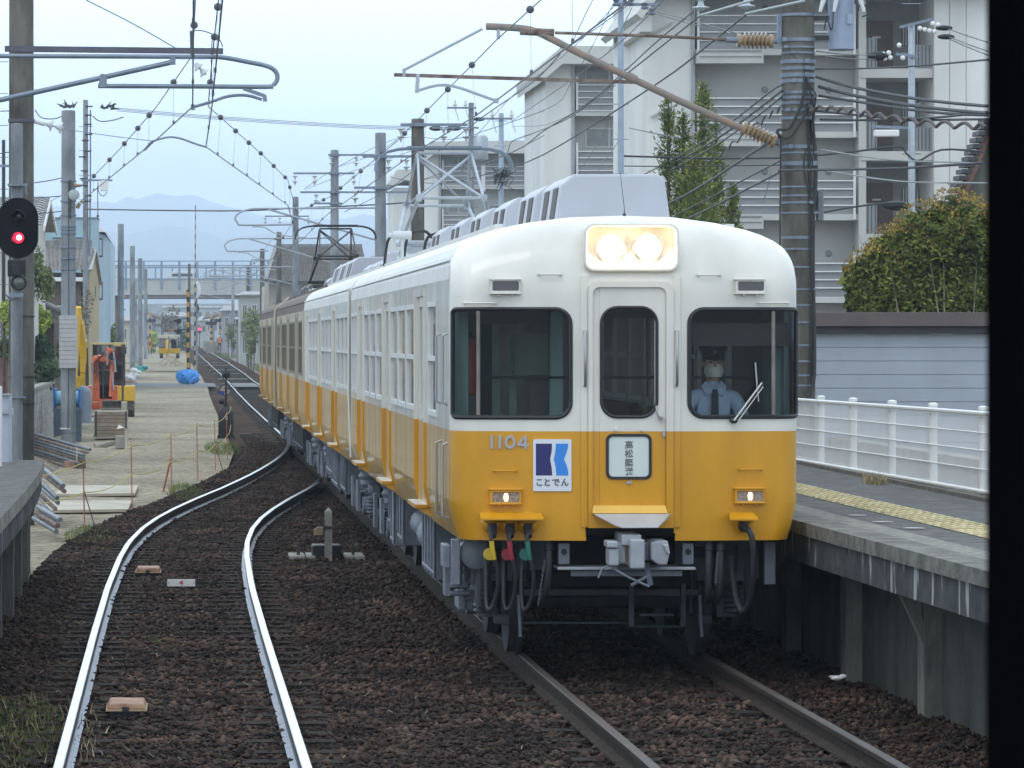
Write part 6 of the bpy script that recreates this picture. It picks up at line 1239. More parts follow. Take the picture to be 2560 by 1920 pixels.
for k in range(4):
    dy = k * 206.5; zz_ = lambda py: ZZ(py + dy)
    for nm, q, m in (('stair_slab', (2151, 2330, Y - .14, Y + 2.4, 195, 172), M_FL), ('stair_parapet', (2164, 2192, Y + .0, Y + .12, 172, 95), M_FG), ('stair_parapet', (2290, 2331, Y + .0, Y + .12, 172, 112), M_FG), ('brown_door', (2195, 2264, Y + 2.25, Y + 2.4, 172, 38), M_DOOR)):
        mb = MB(); mb.bx(XX(q[0]), XX(q[1]), q[2], q[3], zz_(q[4]), zz_(q[5])); o = mb.build(nm, m, A_)
        if nm == 'stair_parapet':
            for j in range(int((q[1] - q[0]) / 9)): s_ = MB(); xq = XX(q[0] + 6 + j * 9); s_.bx(xq - .015, xq + .015, q[2] - .012, q[2], zz_(170), zz_(q[5] + 2)); s_.build('panel_joint', M_FD, o)
        if nm == 'brown_door': s_ = MB(); s_.box((XX(2222), Y + 2.24, zz_(80)), (.28, .02, .06)); s_.build('letter_plate', M_FR, o)
    w = MB(); w.bx(XX(2288), XX(2331), Y + 2.3, Y + 2.4, zz_(100), zz_(48)); wo_ = w.build('barred_window', M_FD, A_); w = MB()
    for j in range(6): xq = XX(2291 + j * 7); w.bx(xq - .02, xq + .02, Y + 2.25, Y + 2.29, zz_(100), zz_(48))
    w.build('bars', M_FR, wo_)
Y2 = 164.; S2 = F / Y2; X2 = lambda px: (px - CX) / S2; Z2 = lambda py: H + (846 - py) / S2
def detB(t, k, z):
    dy = k * 166; b = MB(); b.bx(X2(1594), X2(1609), Y2 - .05, Y2 + .1, Z2(305 + dy), Z2(215 + dy)); b.build('service_panel', M_FR, t)
    win(t, X2(1470), X2(1590), Y2 + 1.1, Z2(200 + dy), Z2(150 + dy), m=M_FPAN)
block('middle block of flats with slatted balconies, left of the cypress tree', Y2, S2, X2(1364), X2(1436), X2(1616), Z2(211), 2.8, 6, [(1341, 172), (1402, 118), (1618, 120), (1618, 163), (1402, 163), (1346, 210)], detB)
Y3 = 223.; S3 = F / Y3; X3 = lambda px: (px - CX) / S3; Z3 = lambda py: H + (846 - py) / S3
def detC(t, k, z):
    dy = k * 122; b = MB(); b.bx(X3(1203), X3(1213), Y3 - .05, Y3 + .1, Z3(478 + dy), Z3(412 + dy)); b.build('service_panel', M_FR, t)
    for a in (1122, 1225): win(t, X3(a), X3(a + 55), Y3 + 1.1, Z3(410 + dy), Z3(388 + dy), m=M_FPAN)
    b = MB(); b.bx(X3(1344), X3(1362), Y3 + .95, Y3 + 1.05, Z3(462 + dy), Z3(412 + dy)); b.build('brown_door', M_DOOR, t)
C_ = block('farther block of flats behind the near pantograph', Y3, S3, X3(1063), X3(1102), X3(1318), Z3(415), 2.8, 6, [(1056, 395), (1075, 356), (1372, 352), (1372, 385), (1085, 385), (1062, 408)], detC)
mb = MB(); mb.bx(X3(1318), X3(1328), Y3 - .1, Y3 + 3, -.5, Z3(385)); mb.build('stair_pier', M_FW, C_); mb = MB(); mb.bx(X3(1328), X3(1400), Y3 + 1.1, Y3 + 10, -.5, Z3(385)); mb.build('stair_back_wall', M_FL, C_)
Y4 = 300.; S4 = F / Y4; X4 = lambda px: (px - CX) / S4; Z4 = lambda py: H + (846 - py) / S4
block('farthest low block of flats, its corner left of the brown mast', Y4, S4, X4(986), X4(1030), X4(1110), Z4(500), 2.8, 5, [(967, 462), (992, 425), (1110, 425), (1110, 452), (1010, 452), (985, 465)])
# ------------------------------------------------------------------ trees
M_BRK = mat('bark', '5a4d42', r=.9, var=.3, ns=8)
M_CY = mat('cypress_foliage', '62744a', r=.9, var=.35, ns=1.1, c2='8a9658', isl=.4, spec=.2); M_CYT = mat('yellow_green_tips', 'aaa650', r=.9, var=.2, ns=3, isl=.3, spec=.2)
def cypress(t, px, ptop, pbot, Y, w, n, lean=0):
    a = P(px, ptop, Y); b = P(px, pbot, Y); mb = MB(); mb.tube([(a.x, Y, -.4), (a.x, Y, a.z - .3), (a.x, Y, a.z)], [.09, .03, .008], 6)
    mb.build('trunk', M_BRK, t, smooth=True); f = MB(); hgt = a.z - b.z
    for i in range(n):
        q = random.random() ** .8; z = a.z - q * hgt; r = w * (.1 + .9 * q ** .8) * (.75 + .35 * math.sin(q * 23 + px)); th = random.uniform(0, 6.28); L = r * random.uniform(.55, 1.05)
        base = Vector((a.x, Y, z)); d = Vector((math.cos(th), math.sin(th), random.uniform(.35, 1.0))); tip = base + Vector((d.x * L, d.y * L, d.z * L * .7))
        for k in range(9):
            c = base.lerp(tip, .35 + .65 * k / 8) + Vector((random.gauss(0, .035), random.gauss(0, .035), random.gauss(0, .035))); u = (d + Vector((random.gauss(0, .5), random.gauss(0, .5), random.gauss(.2, .4)))).normalized() * random.uniform(.045, .09); v = u.cross(Vector((random.gauss(0, 1), random.gauss(0, 1), random.gauss(0, 1)))).normalized() * random.uniform(.010, .02)
            f.add([c - v, c + v, c + u + v * .3, c + u - v * .3], [(0, 1, 2, 3)], int(k >= 7 and random.random() < .45 * (1 - q * .6)))
    f.build('foliage', [M_CY, M_CYT], t)
Yt = 74.
t = thing('conifer_tree', 'feathery green conifer with several spires between the flats and the banded pole', 'tree', (P(1715, 0, Yt).x, Yt, -.4))
cypress(t, 1671, 246, 600, Yt, .56, 300); cypress(t, 1757, 210, 640, Yt + .3, .66, 420); cypress(t, 1708, 282, 640, Yt + .5, .5, 300); cypress(t, 1790, 300, 650, Yt + .9, .45, 220); cypress(t, 1735, 380, 700, Yt - .3, .95, 700)
t = thing('conifer_tree', 'small thin sapling tip showing over the train roof right of the big conifer', 'tree', (P(1835, 0, Yt).x, Yt, -.4)); cypress(t, 1832, 462, 640, Yt, .3, 160)
# garden shrub over the shed
M_PH = mat('photinia_leaves', '536135', r=.85, var=.4, ns=2.5, c2='7c8442', isl=.32, spec=.2); M_PHT = mat('photinia_young_leaves', 'b98a45', r=.8, var=.3, ns=5, c2='8f8a42', isl=.45)
Ys = 58.
def PS(px, py): return P(px, py, Ys)
t = thing('garden_shrub', 'big dense shrub with orange young leaves rising behind the grey shed', 'shrub', (P(2320, 0, Ys).x, Ys + .5, -.4))
f = MB(); tp = MB(); blobs = [(2200, 700, 75, 85), (2260, 650, 80, 90), (2330, 610, 90, 110), (2400, 590, 80, 120), (2440, 600, 70, 110), (2300, 740, 130, 90), (2400, 720, 110, 120), (2180, 760, 45, 60), (2240, 730, 90, 90), (2480, 620, 70, 110), (2460, 740, 90, 110)]
for (px, py, rx, rz) in blobs:
    c = PS(px, py); k_ = Ys / F; leaves(f, rng, 650, (c.x, c.y + .75, c.z - .02), (rx * k_ * .93, .5, rz * k_ * .86), .10, mi=0, shell=.1, aspect=1.7); leaves(f, rng, 1250, (c.x, c.y + .5, c.z), (rx * k_, .6, rz * k_ * .9), .042, mi=0, shell=.25, aspect=2.6, up=-.3)
for (px, py, rx, rz) in blobs[:5] + blobs[9:10]:
    c = PS(px, py); k_ = Ys / F
    for i in range(330):
        a = random.uniform(R(10), R(170)); e = random.uniform(-.8, .5); q = Vector((c.x + math.cos(a) * rx * k_ * 1.02, c.y + .5 + e * .5, c.z + math.sin(a) * rz * k_ * .98 * (1 - .25 * e * e) + random.gauss(0, .04))); u = Vector((random.gauss(0, .5), random.gauss(0, .4), random.uniform(.3, 1))).normalized() * random.uniform(.03, .065); v = u.cross(Vector((random.gauss(0, 1), random.gauss(0, 1), .3))).normalized() * .014
        f.add([q, q + u * .5 + v, q + u, q + u * .5 - v], [(0, 1, 2, 3)], 1)
f.build('foliage', [M_PH, M_PHT], t)
mb = MB()
for px in (2260, 2352, 2370, 2430): mb.tube([(PS(px, 0).x, Ys - .05 + random.uniform(0, .3), -.4), (PS(px, 0).x + random.uniform(-.1, .1), Ys, 2.8), (PS(px, 0).x + random.uniform(-.25, .25), Ys + .2, 3.7)], [.016, .012, .006], 6)
build_each(mb, 'stems', mat('pale_stem', '8a8272', r=.8), t, smooth=True)
# shed
Yg = 52.; t = thing('garden_shed', 'pale blue-grey board-clad shed with a flat brown roof edge on the right', 'shed', (P(2250, 0, Yg).x, Yg, -.4))
mb = MB(); x0, x1 = P(2034, 0, Yg).x, P(2600, 0, Yg).x; zt = P(0, 835, Yg).z; z = zt; k = 0
while z > -.3: h = .182; mb.bx(x0, x1, Yg, Yg + 3, z - h + .008, z); z -= h
mb.bx(x0 + .01, x1, Yg + .02, Yg + 2.98, -.4, zt); mb.build('board_wall', mat('blue_grey_siding', (.36, .40, .46), r=.6, var=.05, ns=2), t)
mb = MB(); mb.bx(x0 - .1, x1, Yg - .16, Yg + 3.2, P(0, 816, Yg).z, P(0, 781, Yg).z); mb.build('roof_fascia', mat('brown_fascia', (.12, .095, .09), r=.6, var=.1), t, bevel=.006)
mb = MB(); mb.bx(x0 - .05, x1, Yg - .1, Yg + 3, P(0, 834, Yg).z, P(0, 817, Yg).z); mb.build('soffit_board', mat('dark_soffit_board', (.05, .045, .055), r=.7), t)
# brown gabled roof at the far right
Yh = 62.; t = thing('house', 'olive walled house gable with reddish brown roof edge beside the black pillar', 'house', (P(2440, 0, Yh).x, Yh, -.4))
a, b = P(2368, 545, Yh), P(2478, 292, Yh); mb = MB(); mb.add([(a.x + .08, Yh, -.4), (14.5, Yh, -.4), (14.5, Yh, b.z), (b.x + .08, Yh, b.z), (a.x + .08, Yh, a.z), (a.x + .14, Yh + .3, -.4), (14.5, Yh + .3, -.4), (14.5, Yh + .3, b.z), (b.x + .14, Yh + .3, b.z), (a.x + .14, Yh + .3, a.z)], [(0, 1, 2, 3, 4), (9, 8, 7, 6, 5), (4, 9, 5, 0), (3, 8, 9, 4)]); mb.build('wall', mat('olive_render', (.13, .13, .11), r=.9, var=.1), t)
mb = MB(); mb.bar((a.x + .04, Yh - .15, a.z), (b.x + .04, Yh - .15, b.z), .1, .12); mb.build('bargeboard', mat('red_brown_board', (.24, .13, .10), r=.7, var=.15), t)
mb = MB(); n = 16
for k in range(n): p = a.lerp(b, k / n); mb.bar((p.x - .04, Yh - .25, p.z + .03), (p.x - .04, Yh + .25, p.z + .03), .16, .07)
mb.build('roof_tiles', mat('dark_roof_tiles', (.05, .05, .055), r=.5, var=.2), t)
# white platform fence
ft = thing('platform_fence', 'low white metal mesh fence along the back of the right platform', 'fence', (7.3, 39, 1.1))
XF = [(30, 7.3), (60, 7.3)]; FY = [32.9, 35.2, 37.55, 39.7, 42.0, 44.1, 46.3]; fz0 = lambda y: 1.16 + (y - 35) * -.004; fz1 = lambda y: fz0(y) + .765
for y in FY:
    mb = MB(); mb.lathe([(.042, 0), (.042, .80), (.05, .805), (.05, .83), (.02, .84)], (7.28, y, fz0(y) - .03), 14); mb.box((7.28, y, fz1(y) - .04), (.1, .13, .025)); mb.box((7.28, y, fz0(y) + .03), (.1, .13, .02)); mb.build('post', M_WHT, ft, smooth=True)
for a, b in zip(FY, FY[1:]):
    mb = MB(); mb.tube([(7.24, a, fz1(a) - .02), (7.24, b, fz1(b) - .02)], .022, 8); mb.tube([(7.24, a, fz0(a) + .04), (7.24, b, fz0(b) + .04)], .02, 8)
    for q in (.2, .37, .53): mb.tube([(7.24, a, fz0(a) + .04 + q), (7.24, b, fz0(b) + .04 + q)], .008, 6)
    n = int((b - a) / .042)
    for k in range(1, n): y = a + (b - a) * k / n; mb.bx(7.248, 7.2515, y - .002, y + .002, fz0(y) + .05, fz1(y) - .03)
    mb.build('mesh_panel', M_WHT, ft, smooth=True)
mb = MB(); mb.bx(7.16, 7.5, 30, 47, 1.1, 1.165); mb.build('fence_kerb', mat('brown_grey_kerb', '716c64', r=.95, var=.3, ns=6, bump=.5), ft)
# weeds and litter on the right
def grass(label, cx, cy, rx, ry, z, n, h, m=None, dens_=None):
    mb = MB()
    for i in range(n):
        a = random.uniform(0, 6.28); q = math.sqrt(random.random()); x = cx + math.cos(a) * q * rx; y = cy + math.sin(a) * q * ry; hh = h * random.uniform(.4, 1.2); d = Vector((random.gauss(0, .35), random.gauss(0, .35), 1)).normalized() * hh; w = Vector((random.gauss(0, 1), random.gauss(0, 1), 0)).normalized() * .006
        zz = z(y) if callable(z) else z
        mb.add([(x - w.x, y - w.y, zz), (x + w.x, y + w.y, zz), (x + d.x * .6 + w.x * .6, y + d.y * .6, zz + d.z * .6), (x + d.x * 1.1, y + d.y * 1.1, zz + d.z * .95)], [(0, 1, 2, 3)])
    o = mb.build('grass', m or M_GRS); tag(o, label, 'grass', None, 'stuff'); return o
M_DRY = mat('dry_grass', '9a8d6e', r=.9, var=.3, ns=3, isl=.4)
mb = MB()
for i in range(520):
    x, y = random.uniform(-1.5, 3.9), 23 + 26 * random.random() ** 1.6; a = random.uniform(0, 3.14); L = random.uniform(.03, .12); z = -.135 + random.uniform(-.01, .012); d = Vector((math.cos(a) * L, math.sin(a) * L, random.uniform(-.01, .02))); w = Vector((-math.sin(a), math.cos(a), 0)) * .0022
    if min(abs(x - c1(y) - .75), abs(x - c1(y) + .75), abs(x - c2(y) + .75)) > .1: p = Vector((x, y, z)); mb.add([p - w, p + w, p + d + w, p + d - w, p + Vector((0, 0, .003))], [(0, 1, 2, 3)])
tag(mb.build('straw_litter', M_DRY), 'dry straws and stalks scattered over the ballast between the rails', 'straw', None, 'stuff')
grass('green grass at the foot of the right platform wall', 5.25, 27.2, .35, 1.3, -.27, 1500, .06); grass('dry pale straw lying by the right platform wall', 5.0, 26.3, .5, 1.0, -.25, 500, .10, M_DRY); grass('small green weeds under the right platform', 5.2, 29.3, .3, .8, -.28, 500, .05)
grass('green weeds between ballast and left platform, bottom left', -1.25, 27.2, .45, 2.6, -.2, 3200, .07); grass('straw scattered over the weeds at bottom left', -1.1, 26.5, .6, 3.0, -.18, 350, .12, M_DRY); grass('tiny weed tuft between the near rails', -.22, 35.2, .08, .25, -.18, 120, .05); grass('dry weed tuft at the fence foot', 6.95, 38.8, .1, .4, 1.13, 140, .12, M_DRY)
mb = MB(); mb.ball((0, 0, 0), .035, 9, sc=(1.5, .9, .6)); mb.ball((.05, .02, .01), .028, 7, sc=(1.2, 1, .7)); mb.ball((-.04, .0, .012), .018, 6, sc=(1.3, 1, .5)); o = mb.build('crumpled_paper', M_WHT, None, smooth=True); o.location = P(2095, 1692, 30.2) - Vector((0, 0, .03)); tag(o, 'crumpled white paper litter lying under the right platform', 'litter')
for (px, py) in ((2145, 1290), (2205, 1306), (2285, 1322)):
    q = P(px, py, 1); Yl = (H - 1.13) * F / (py - 846); o = MB().prism([(-.08, -.02), (-.03, -.06), (.03, -.04), (.08, -.05), (.06, .01), (.01, .03), (-.05, .02)], 'z', 0, .003).build('paper_scrap', mat('dirty_paper', (.5, .5, .5), r=.8, var=.3, ns=30)); o.location = P(px, py, Yl) + Vector((0, 0, .006)); o.rotation_euler = (0, 0, random.uniform(-.5, .5)); tag(o, 'white paper scrap trodden on the right platform, %s' % {2145: 'nearest the train', 2205: 'middle one', 2285: 'the largest'}[px], 'litter')
# ================================================================== building site and houses on the left
GZ = lambda Y: g(Y) - .2
def pole2(px, ptop, Y, r, label, name='concrete_pole', m=None, X=None):
    x = P(px, 0, Y).x if X is None else X; t = thing(name, label, 'concrete pole', (x, Y, GZ(Y)), 'new concrete poles in a row')
    pole_mesh(x, Y, GZ(Y) - .2, zy(ptop, Y), r, r * .9, 20).build('pole', m or M_POLE, t, smooth=True); return t
# the banded pole with the stack of pale strips
Y = 87.6; t = pole2(171, 276, Y, .172, 'stout concrete pole with a stack of pale band strips and a round white gong', m=M_POLE)
x = P(171, 0, Y).x; r = .165
mb = MB()
for k in range(12): z0 = zy(920 - k * 11, Y); mb.bx(x - .2, x + .2, Y - .2, Y + .2, z0, z0 + .092)
mb.build('pale_strip', mat('pale_band_plastic', (.42, .42, .43), r=.7, var=.08, ns=6), t)
mb = MB(); bands(mb, x, Y, [zy(p_, Y) for p_ in (455, 505, 540, 568, 575, 585, 620, 648, 675, 1082)], r + .005, .035); build_each(mb, 'steel_band', M_GALV, t, smooth=True)
mb = MB(); mb.lathe([(.15, 0), (.175, .02), (.175, .045), (.13, .06)], P(169, 1075, Y), 20); mb.build('collar', M_WHT, t, smooth=True)
mb = MB(); mb.tube([P(171, 450, Y - .18), P(172, 800, Y - .19), P(170, 1075, Y - .19)], .008, 6); mb.tube([P(176, 450, Y - .18), P(176, 545, Y - .19)], .02, 6); mb.build('conduit', M_DRK, t)
mb = MB(); mb.lathe([(.01, 0), (.1, .005), (.125, .02), (.125, .05), (.1, .06)], P(185, 487, Y - .25), 24, 0, Matrix.Rotation(R(-90), 4, 'X')); mb.bar(P(160, 482, Y), P(178, 482, Y - .22), .05, .05); mb.build('round_gong', mat('pale_green_gong', (.38, .45, .44), r=.5, var=.06), t, smooth=True)
mb = MB(); mb.cyl(P(186, 460, Y - .15), P(193, 465, Y - .2), .04, n=12); mb.ball(P(199, 464, Y - .22), .04, 10); mb.cyl(P(193, 519, Y - .1), P(200, 509, Y - .15), .045, .035, 12); mb.ball(P(205, 505, Y - .18), .035, 10); build_each(mb, 'insulator', M_PORB, t, smooth=True)
# row of new poles
for px, pt, Yp, lb in ((302, 560, 205, 'nearest and tallest of the bare new poles in a row along the haul road'), (331, 615, 245, 'second bare new pole in the row along the haul road'), (350, 646, 286, 'third bare new pole in the row along the haul road'), (364, 672, 352, 'fourth and last tall bare pole in the row along the haul road'), (339, 700, 300, 'slim bare pole partly hidden between the second and third new poles')):
    pole2(px, pt, Yp, .175 if px != 339 else .1, lb)
pole2(473, 660, 215, .085, 'thin brown concrete post standing beside the striped crossing pole', m=M_POLED)
# utility pole with steps and a white box
Yu = 143.5; t = upole(P(214, 0, Yu).x, Yu, zy(250, Yu), .115, 'left utility pole with step bolts, dark clamps at its top and a white box', [(P(203, 0, Yu).x, P(281, 0, Yu).x, zy(451, Yu), [])])
mb = MB(); mb.tube([P(226, 275, Yu), P(226, 455, Yu), P(224, 640, Yu)], .03, 6); mb.build('conduit', M_GALV, t)
mb = MB(); mb.bx(P(251, 0, Yu).x, P(271, 0, Yu).x, Yu - .3, Yu - .05, zy(478, Yu), zy(452, Yu)); mb.build('white_box', M_WHT, t, bevel=.02)
for (px, py) in ((173, 266), (268, 268)):
    mb = MB(); 
    for k in range(14): a = P(px + random.uniform(-16, 16), py + random.uniform(-2, 4), Yu - .1); mb.tube([a, a + Vector((random.uniform(-.35, .35), 0, random.uniform(-.05, .25)))], [.05, .01], 5)
    mb.build('clamp_cluster', M_DRK, t)
mb = MB()
for k in range(12): a = P(205 + random.uniform(0, 18), 268 + k * 22 + random.uniform(-8, 8), Yu - .1); mb.bar(a - Vector((.12, 0, 0)), a + Vector((.14, 0, 0)), .04, .05)
for q in ((88, 275, 135, 297), (232, 290, 285, 300)): mb.tube(catmull([P(q[0], q[1], Yu), P((q[0] + q[2]) / 2 - 8, (q[1] + q[3]) / 2 + 8, Yu), P(q[2], q[3], Yu), P(q[2] + 24, q[3] - 8, Yu)], 4), .02, 5)
mb.tube(catmull([P(245, 455, Yu), P(247, 480, Yu), P(258, 490, Yu), P(268, 480, Yu)], 4), .015, 5); mb.build('fittings_and_leads', M_DRK, t)
t = upole(P(9, 0, 110).x, 110, zy(350, 110), .06, 'thin aerial-like pole at the far left edge behind the masts', [(P(-8, 0, 110).x, P(22, 0, 110).x, zy(415, 110), [])], M_DRK)
# houses
M_TIL = mat('grey_roof_tiles', (.20, .20, .20), r=.5, var=.25, ns=4, isl=.15); M_TILB = mat('brown_grey_roof_tiles', (.23, .21, .19), r=.55, var=.2, ns=4, isl=.15)
def tiles(p00, p10, p11, p01, nu, nv, m, name, parent, amp=.05):
    """wavy tiled roof plane: p00-p10 the eave, p01-p11 the ridge"""
    p00, p10, p11, p01 = map(Vector, (p00, p10, p11, p01)); nrm = (p10 - p00).cross(p01 - p00).normalized(); nrm = nrm if nrm.z > 0 else -nrm
    mb = MB(); K = nu * 4
    for j in range(nv):
        rows = []
        for (v, h) in ((j / nv, amp * .9), ((j + 1) / nv, 0)):
            a = p00.lerp(p01, v); b = p10.lerp(p11, v); rows.append([a.lerp(b, i / K) + nrm * (h + amp * .8 * (math.sin(2 * math.pi * i / 4) if i % 2 else 0)) for i in range(K + 1)])
        mb.sheet(rows)
        a = [q - nrm * amp * .9 for q in rows[0]]; mb.sheet([a, rows[0]])
    return mb.build(name, m, parent)
def wallbox(t, x0, x1, y0, y1, z0, z1, m, name='wall'): mb = MB(); mb.bx(x0, x1, y0, y1, z0, z1); return mb.build(name, m, t)
M_CRM = mat('cream_render', (.60, .59, .54), r=.9, var=.05, ns=.7, streak=.3); M_BLU = mat('pale_blue_cladding', (.32, .46, .53), r=.8, var=.05, ns=.8, streak=.3); M_OCH = mat('ochre_cladding', (.42, .33, .19), r=.85, var=.08, ns=1.2, streak=.3)
# white gabled house
t = thing('house', 'white walled house with a grey gabled roof, behind the red signal', 'house', (-6, 116, -.4))
xw = -4.15; za, ze = zy(492, 116.5), zy(566, 121.5)
mb = MB(); mb.add([(xw, 111.5, -.4), (xw, 121.5, -.4), (xw, 121.5, ze - .1), (xw, 116.5, za - .15), (xw, 111.5, ze - .1), (-9, 111.5, -.4), (-9, 121.5, -.4), (-9, 121.5, ze - .1), (-9, 116.5, za - .15), (-9, 111.5, ze - .1)], [(0, 1, 2, 3, 4), (9, 8, 7, 6, 5), (0, 4, 9, 5), (1, 6, 7, 2)]); mb.build('wall', M_CRM, t)
tiles((-9, 110.8, ze - .25), (-3.85, 110.8, ze - .25), (-3.85, 116.5, za), (-9, 116.5, za), 14, 12, M_TIL, 'roof', t, .04)
mb = MB(); mb.add([(-3.85, 116.5, za), (-9, 116.5, za), (-9, 122.3, ze - .05), (-3.85, 122.3, ze - .05), (-3.85, 116.5, za - .12), (-9, 116.5, za - .12), (-9, 122.3, ze - .17), (-3.85, 122.3, ze - .17)], [(0, 1, 2, 3), (7, 6, 5, 4), (0, 3, 7, 4), (3, 2, 6, 7)]); mb.build('rear_roof', M_TIL, t)
mb = MB(); mb.bar((-3.83, 116.5, za - .12), (-3.83, 122.3, ze - .17), .05, .16); mb.bar((-3.83, 116.5, za - .12), (-3.83, 110.8, ze - .37), .05, .16); mb.build('bargeboard', M_WHT, t)
# blue building behind
Yb = 170; t = thing('house', 'pale blue flat-roofed building rising behind the tiled roofs', 'house', (-5, Yb, -.4)); XB = lambda px: P(px, 0, Yb).x
wallbox(t, XB(100), XB(244), Yb, Yb + 3, -.4, zy(546, Yb), M_BLU); mb = MB(); mb.bx(XB(98), XB(246), Yb - .06, Yb + 3, zy(546, Yb), zy(543, Yb)); mb.build('parapet_cap', M_GALV, t)
for a, b in ((137, 158), (193, 206)): win(t, XB(a), XB(b), Yb, zy(610, Yb), zy(597, Yb)); mb = MB(); mb.bx(XB(a - 5), XB(b + 4), Yb - .3, Yb, zy(594, Yb), zy(591.5, Yb)); mb.build('canopy', M_BLU, t)
mb = MB(); mb.tube([P(244, 465, Yb), P(245, 548, Yb)], .02, 5); mb.ball(P(244.5, 540, Yb), .06, 8); mb.build('aerial', M_DRK, t)
# narrow tall houses with bay windows, farther back
Yn = 188; t = thing('house', 'narrow tall pale house with black-framed bay windows facing the tracks', 'house', (P(262, 0, Yn).x, Yn, -.4)); XN = lambda px, Y=185: P(px, 0, Y).x
wallbox(t, XN(238), XN(263), Yn, Yn + 12, -.4, zy(580, Yn), mat('pale_grey_blue_render', (.34, .44, .52), r=.85, var=.05))
mb = MB(); mb.prism([(XN(238), zy(580, Yn)), (XN(262), zy(580, Yn)), (XN(266), zy(590, Yn)), (XN(250), zy(566, Yn)), (XN(238), zy(566, Yn))], 'y', Yn - .2, Yn + 12); mb.build('roof', M_WHT, t)
wallbox(t, XN(262), XN(271, 200), 197, 215, -.4, zy(600, 200), mat('pale_cyan_render', (.42, .55, .6), r=.85, var=.05))
for (x0, x1, y0, y1, Yq) in ((247, 257, 596, 643, 184.8), (262, 273, 614, 650, 196), (271, 279, 622, 657, 206), (247, 257, 705, 750, 184.8), (262, 273, 715, 752, 196)):
    mb = MB(); mb.bx(P(x0, 0, Yq).x, P(x1, 0, Yq).x, Yq - .5, Yq, zy(y1, Yq), zy(y0, Yq)); b_w = mb.build('bay_window', M_DRK, t); mb = MB(); mb.bx(P(x0 + 2, 0, Yq).x, P(x1 - 2, 0, Yq).x, Yq - .52, Yq - .5, zy(y1 - 4, Yq), zy(y0 + 4, Yq)); mb.build('pane', mat('pale_pane', (.35, .42, .48), r=.2), b_w)
# ochre house with wavy tiled roof
t = thing('house', 'ochre gabled house with wavy grey-brown tiled roof beside the utility pole', 'house', (-4, 135, -.4))
a0, a1, b0, b1 = P(100, 676, 144.5), P(212, 676, 144.5), P(230, 618, 152), P(90, 618, 152)
tiles(a0, (a1.x + .15, a1.y, a1.z), (b0.x + .1, b0.y, b0.z), b1, 13, 11, M_TILB, 'roof', t, .05)
mb = MB(); mb.bar((a0.x, 144.9, a0.z - .25), (a1.x, 144.9, a1.z - .25), .1, .35); mb.build('eave_board', mat('dark_brown_eave', (.06, .045, .045), r=.7), t); mb = MB(); mb.bar((b1.x, 152, b1.z + .12), (b0.x, 152, b0.z + .12), .3, .28); mb.build('ridge', M_TIL, t)
wallbox(t, a0.x, P(212, 0, 145).x, 145, 150, -.4, a0.z - .4, mat('dark_timber_wall', (.16, .13, .11), r=.9, var=.2))  # front wall in an even dark brown timber colour
xo = -3.32; mb = MB(); mb.add([(xo, 145, -.4), (xo, 163, -.4), (xo, 163, zy(712, 163)), (xo, 152.5, zy(630, 152.5)), (xo, 145, zy(680, 145)), (xo - .3, 145, -.4), (xo - .3, 163, -.4), (xo - .3, 163, zy(712, 163)), (xo - .3, 152.5, zy(630, 152.5)), (xo - .3, 145, zy(680, 145))], [(0, 1, 2, 3, 4), (9, 8, 7, 6, 5), (0, 4, 9, 5), (1, 6, 7, 2), (2, 7, 8, 3), (3, 8, 9, 4)]); mb.build('gable_wall', M_OCH, t)
mb = MB(); mb.bx(xo, xo + .02, 155, 156.5, zy(743, 155), zy(715, 155)); mb.build('slit_window', M_FD, t); mb = MB(); mb.bar((xo + .05, 152.5, zy(625, 152.5)), (xo + .05, 163.5, zy(710, 163.5)), .14, .08); mb.bar((xo + .05, 152.5, zy(625, 152.5)), (xo + .05, 144.5, zy(676, 144.5)), .14, .08); mb.build('verge', M_TIL, t)
wallbox(t, P(113, 0, 144).x, P(206, 0, 144).x, 144, 144.9, zy(703, 144), zy(693, 144), M_WHT, 'lintel')
# low tiled roof in front, behind the block wall
t = thing('garden_outhouse', 'low outhouse roof of dark curved tiles descending behind the block wall', 'outhouse', (-4.5, 104, -.4))
e0, e1 = P(60, 808, 118), P(150, 800, 118); r0, r1 = P(62, 745, 124), P(143, 782, 124)
tiles(e0, e1, r1, r0, 9, 6, M_TIL, 'roof', t, .06); mb = MB(); mb.tube([r0 + Vector((0, 0, .1)), r1 + Vector((0, 0, .1))], .11, 10); mb.ball(r1 + Vector((.08, -.05, .08)), .16, 10); mb.build('ridge', M_TIL, t, smooth=True)
wallbox(t, e0.x, e1.x - .2, 118.5, 124, -.4, e1.z - .1, mat('dark_timber', (.07, .05, .045), r=.9, var=.2))
t = thing('garden_outhouse', 'dark-roofed shed corner at the left edge behind the signal post', 'outhouse', (-4.8, 92, -.4))
e0, e1 = P(-40, 845, 92), P(40, 870, 92); r0, r1 = P(-40, 735, 96), P(28, 790, 96)
tiles(e0, e1, r1, r0, 8, 8, M_TIL, 'roof', t, .05); wallbox(t, e0.x, e1.x, 92.5, 96, -.4, e1.z - .08, mat('faded_maroon_wall', (.2, .12, .11), r=.9, var=.15))
mb = MB(); mb.bx(P(-20, 0, 118).x, P(30, 0, 118).x, 118, 124, -.4, zy(640, 118)); hs = tag(mb.build('house', mat('dusky_pink_render', (.36, .27, .27), r=.9, var=.08)), 'pinkish wall of a house at the left edge under the signal', 'house')
mb = MB(); mb.bx(P(-20, 0, 117.6).x, P(22, 0, 117.6).x, 117.4, 118, zy(698, 117.6), zy(686, 117.6)); mb.build('balcony', M_CRM, hs).location = -hs.location
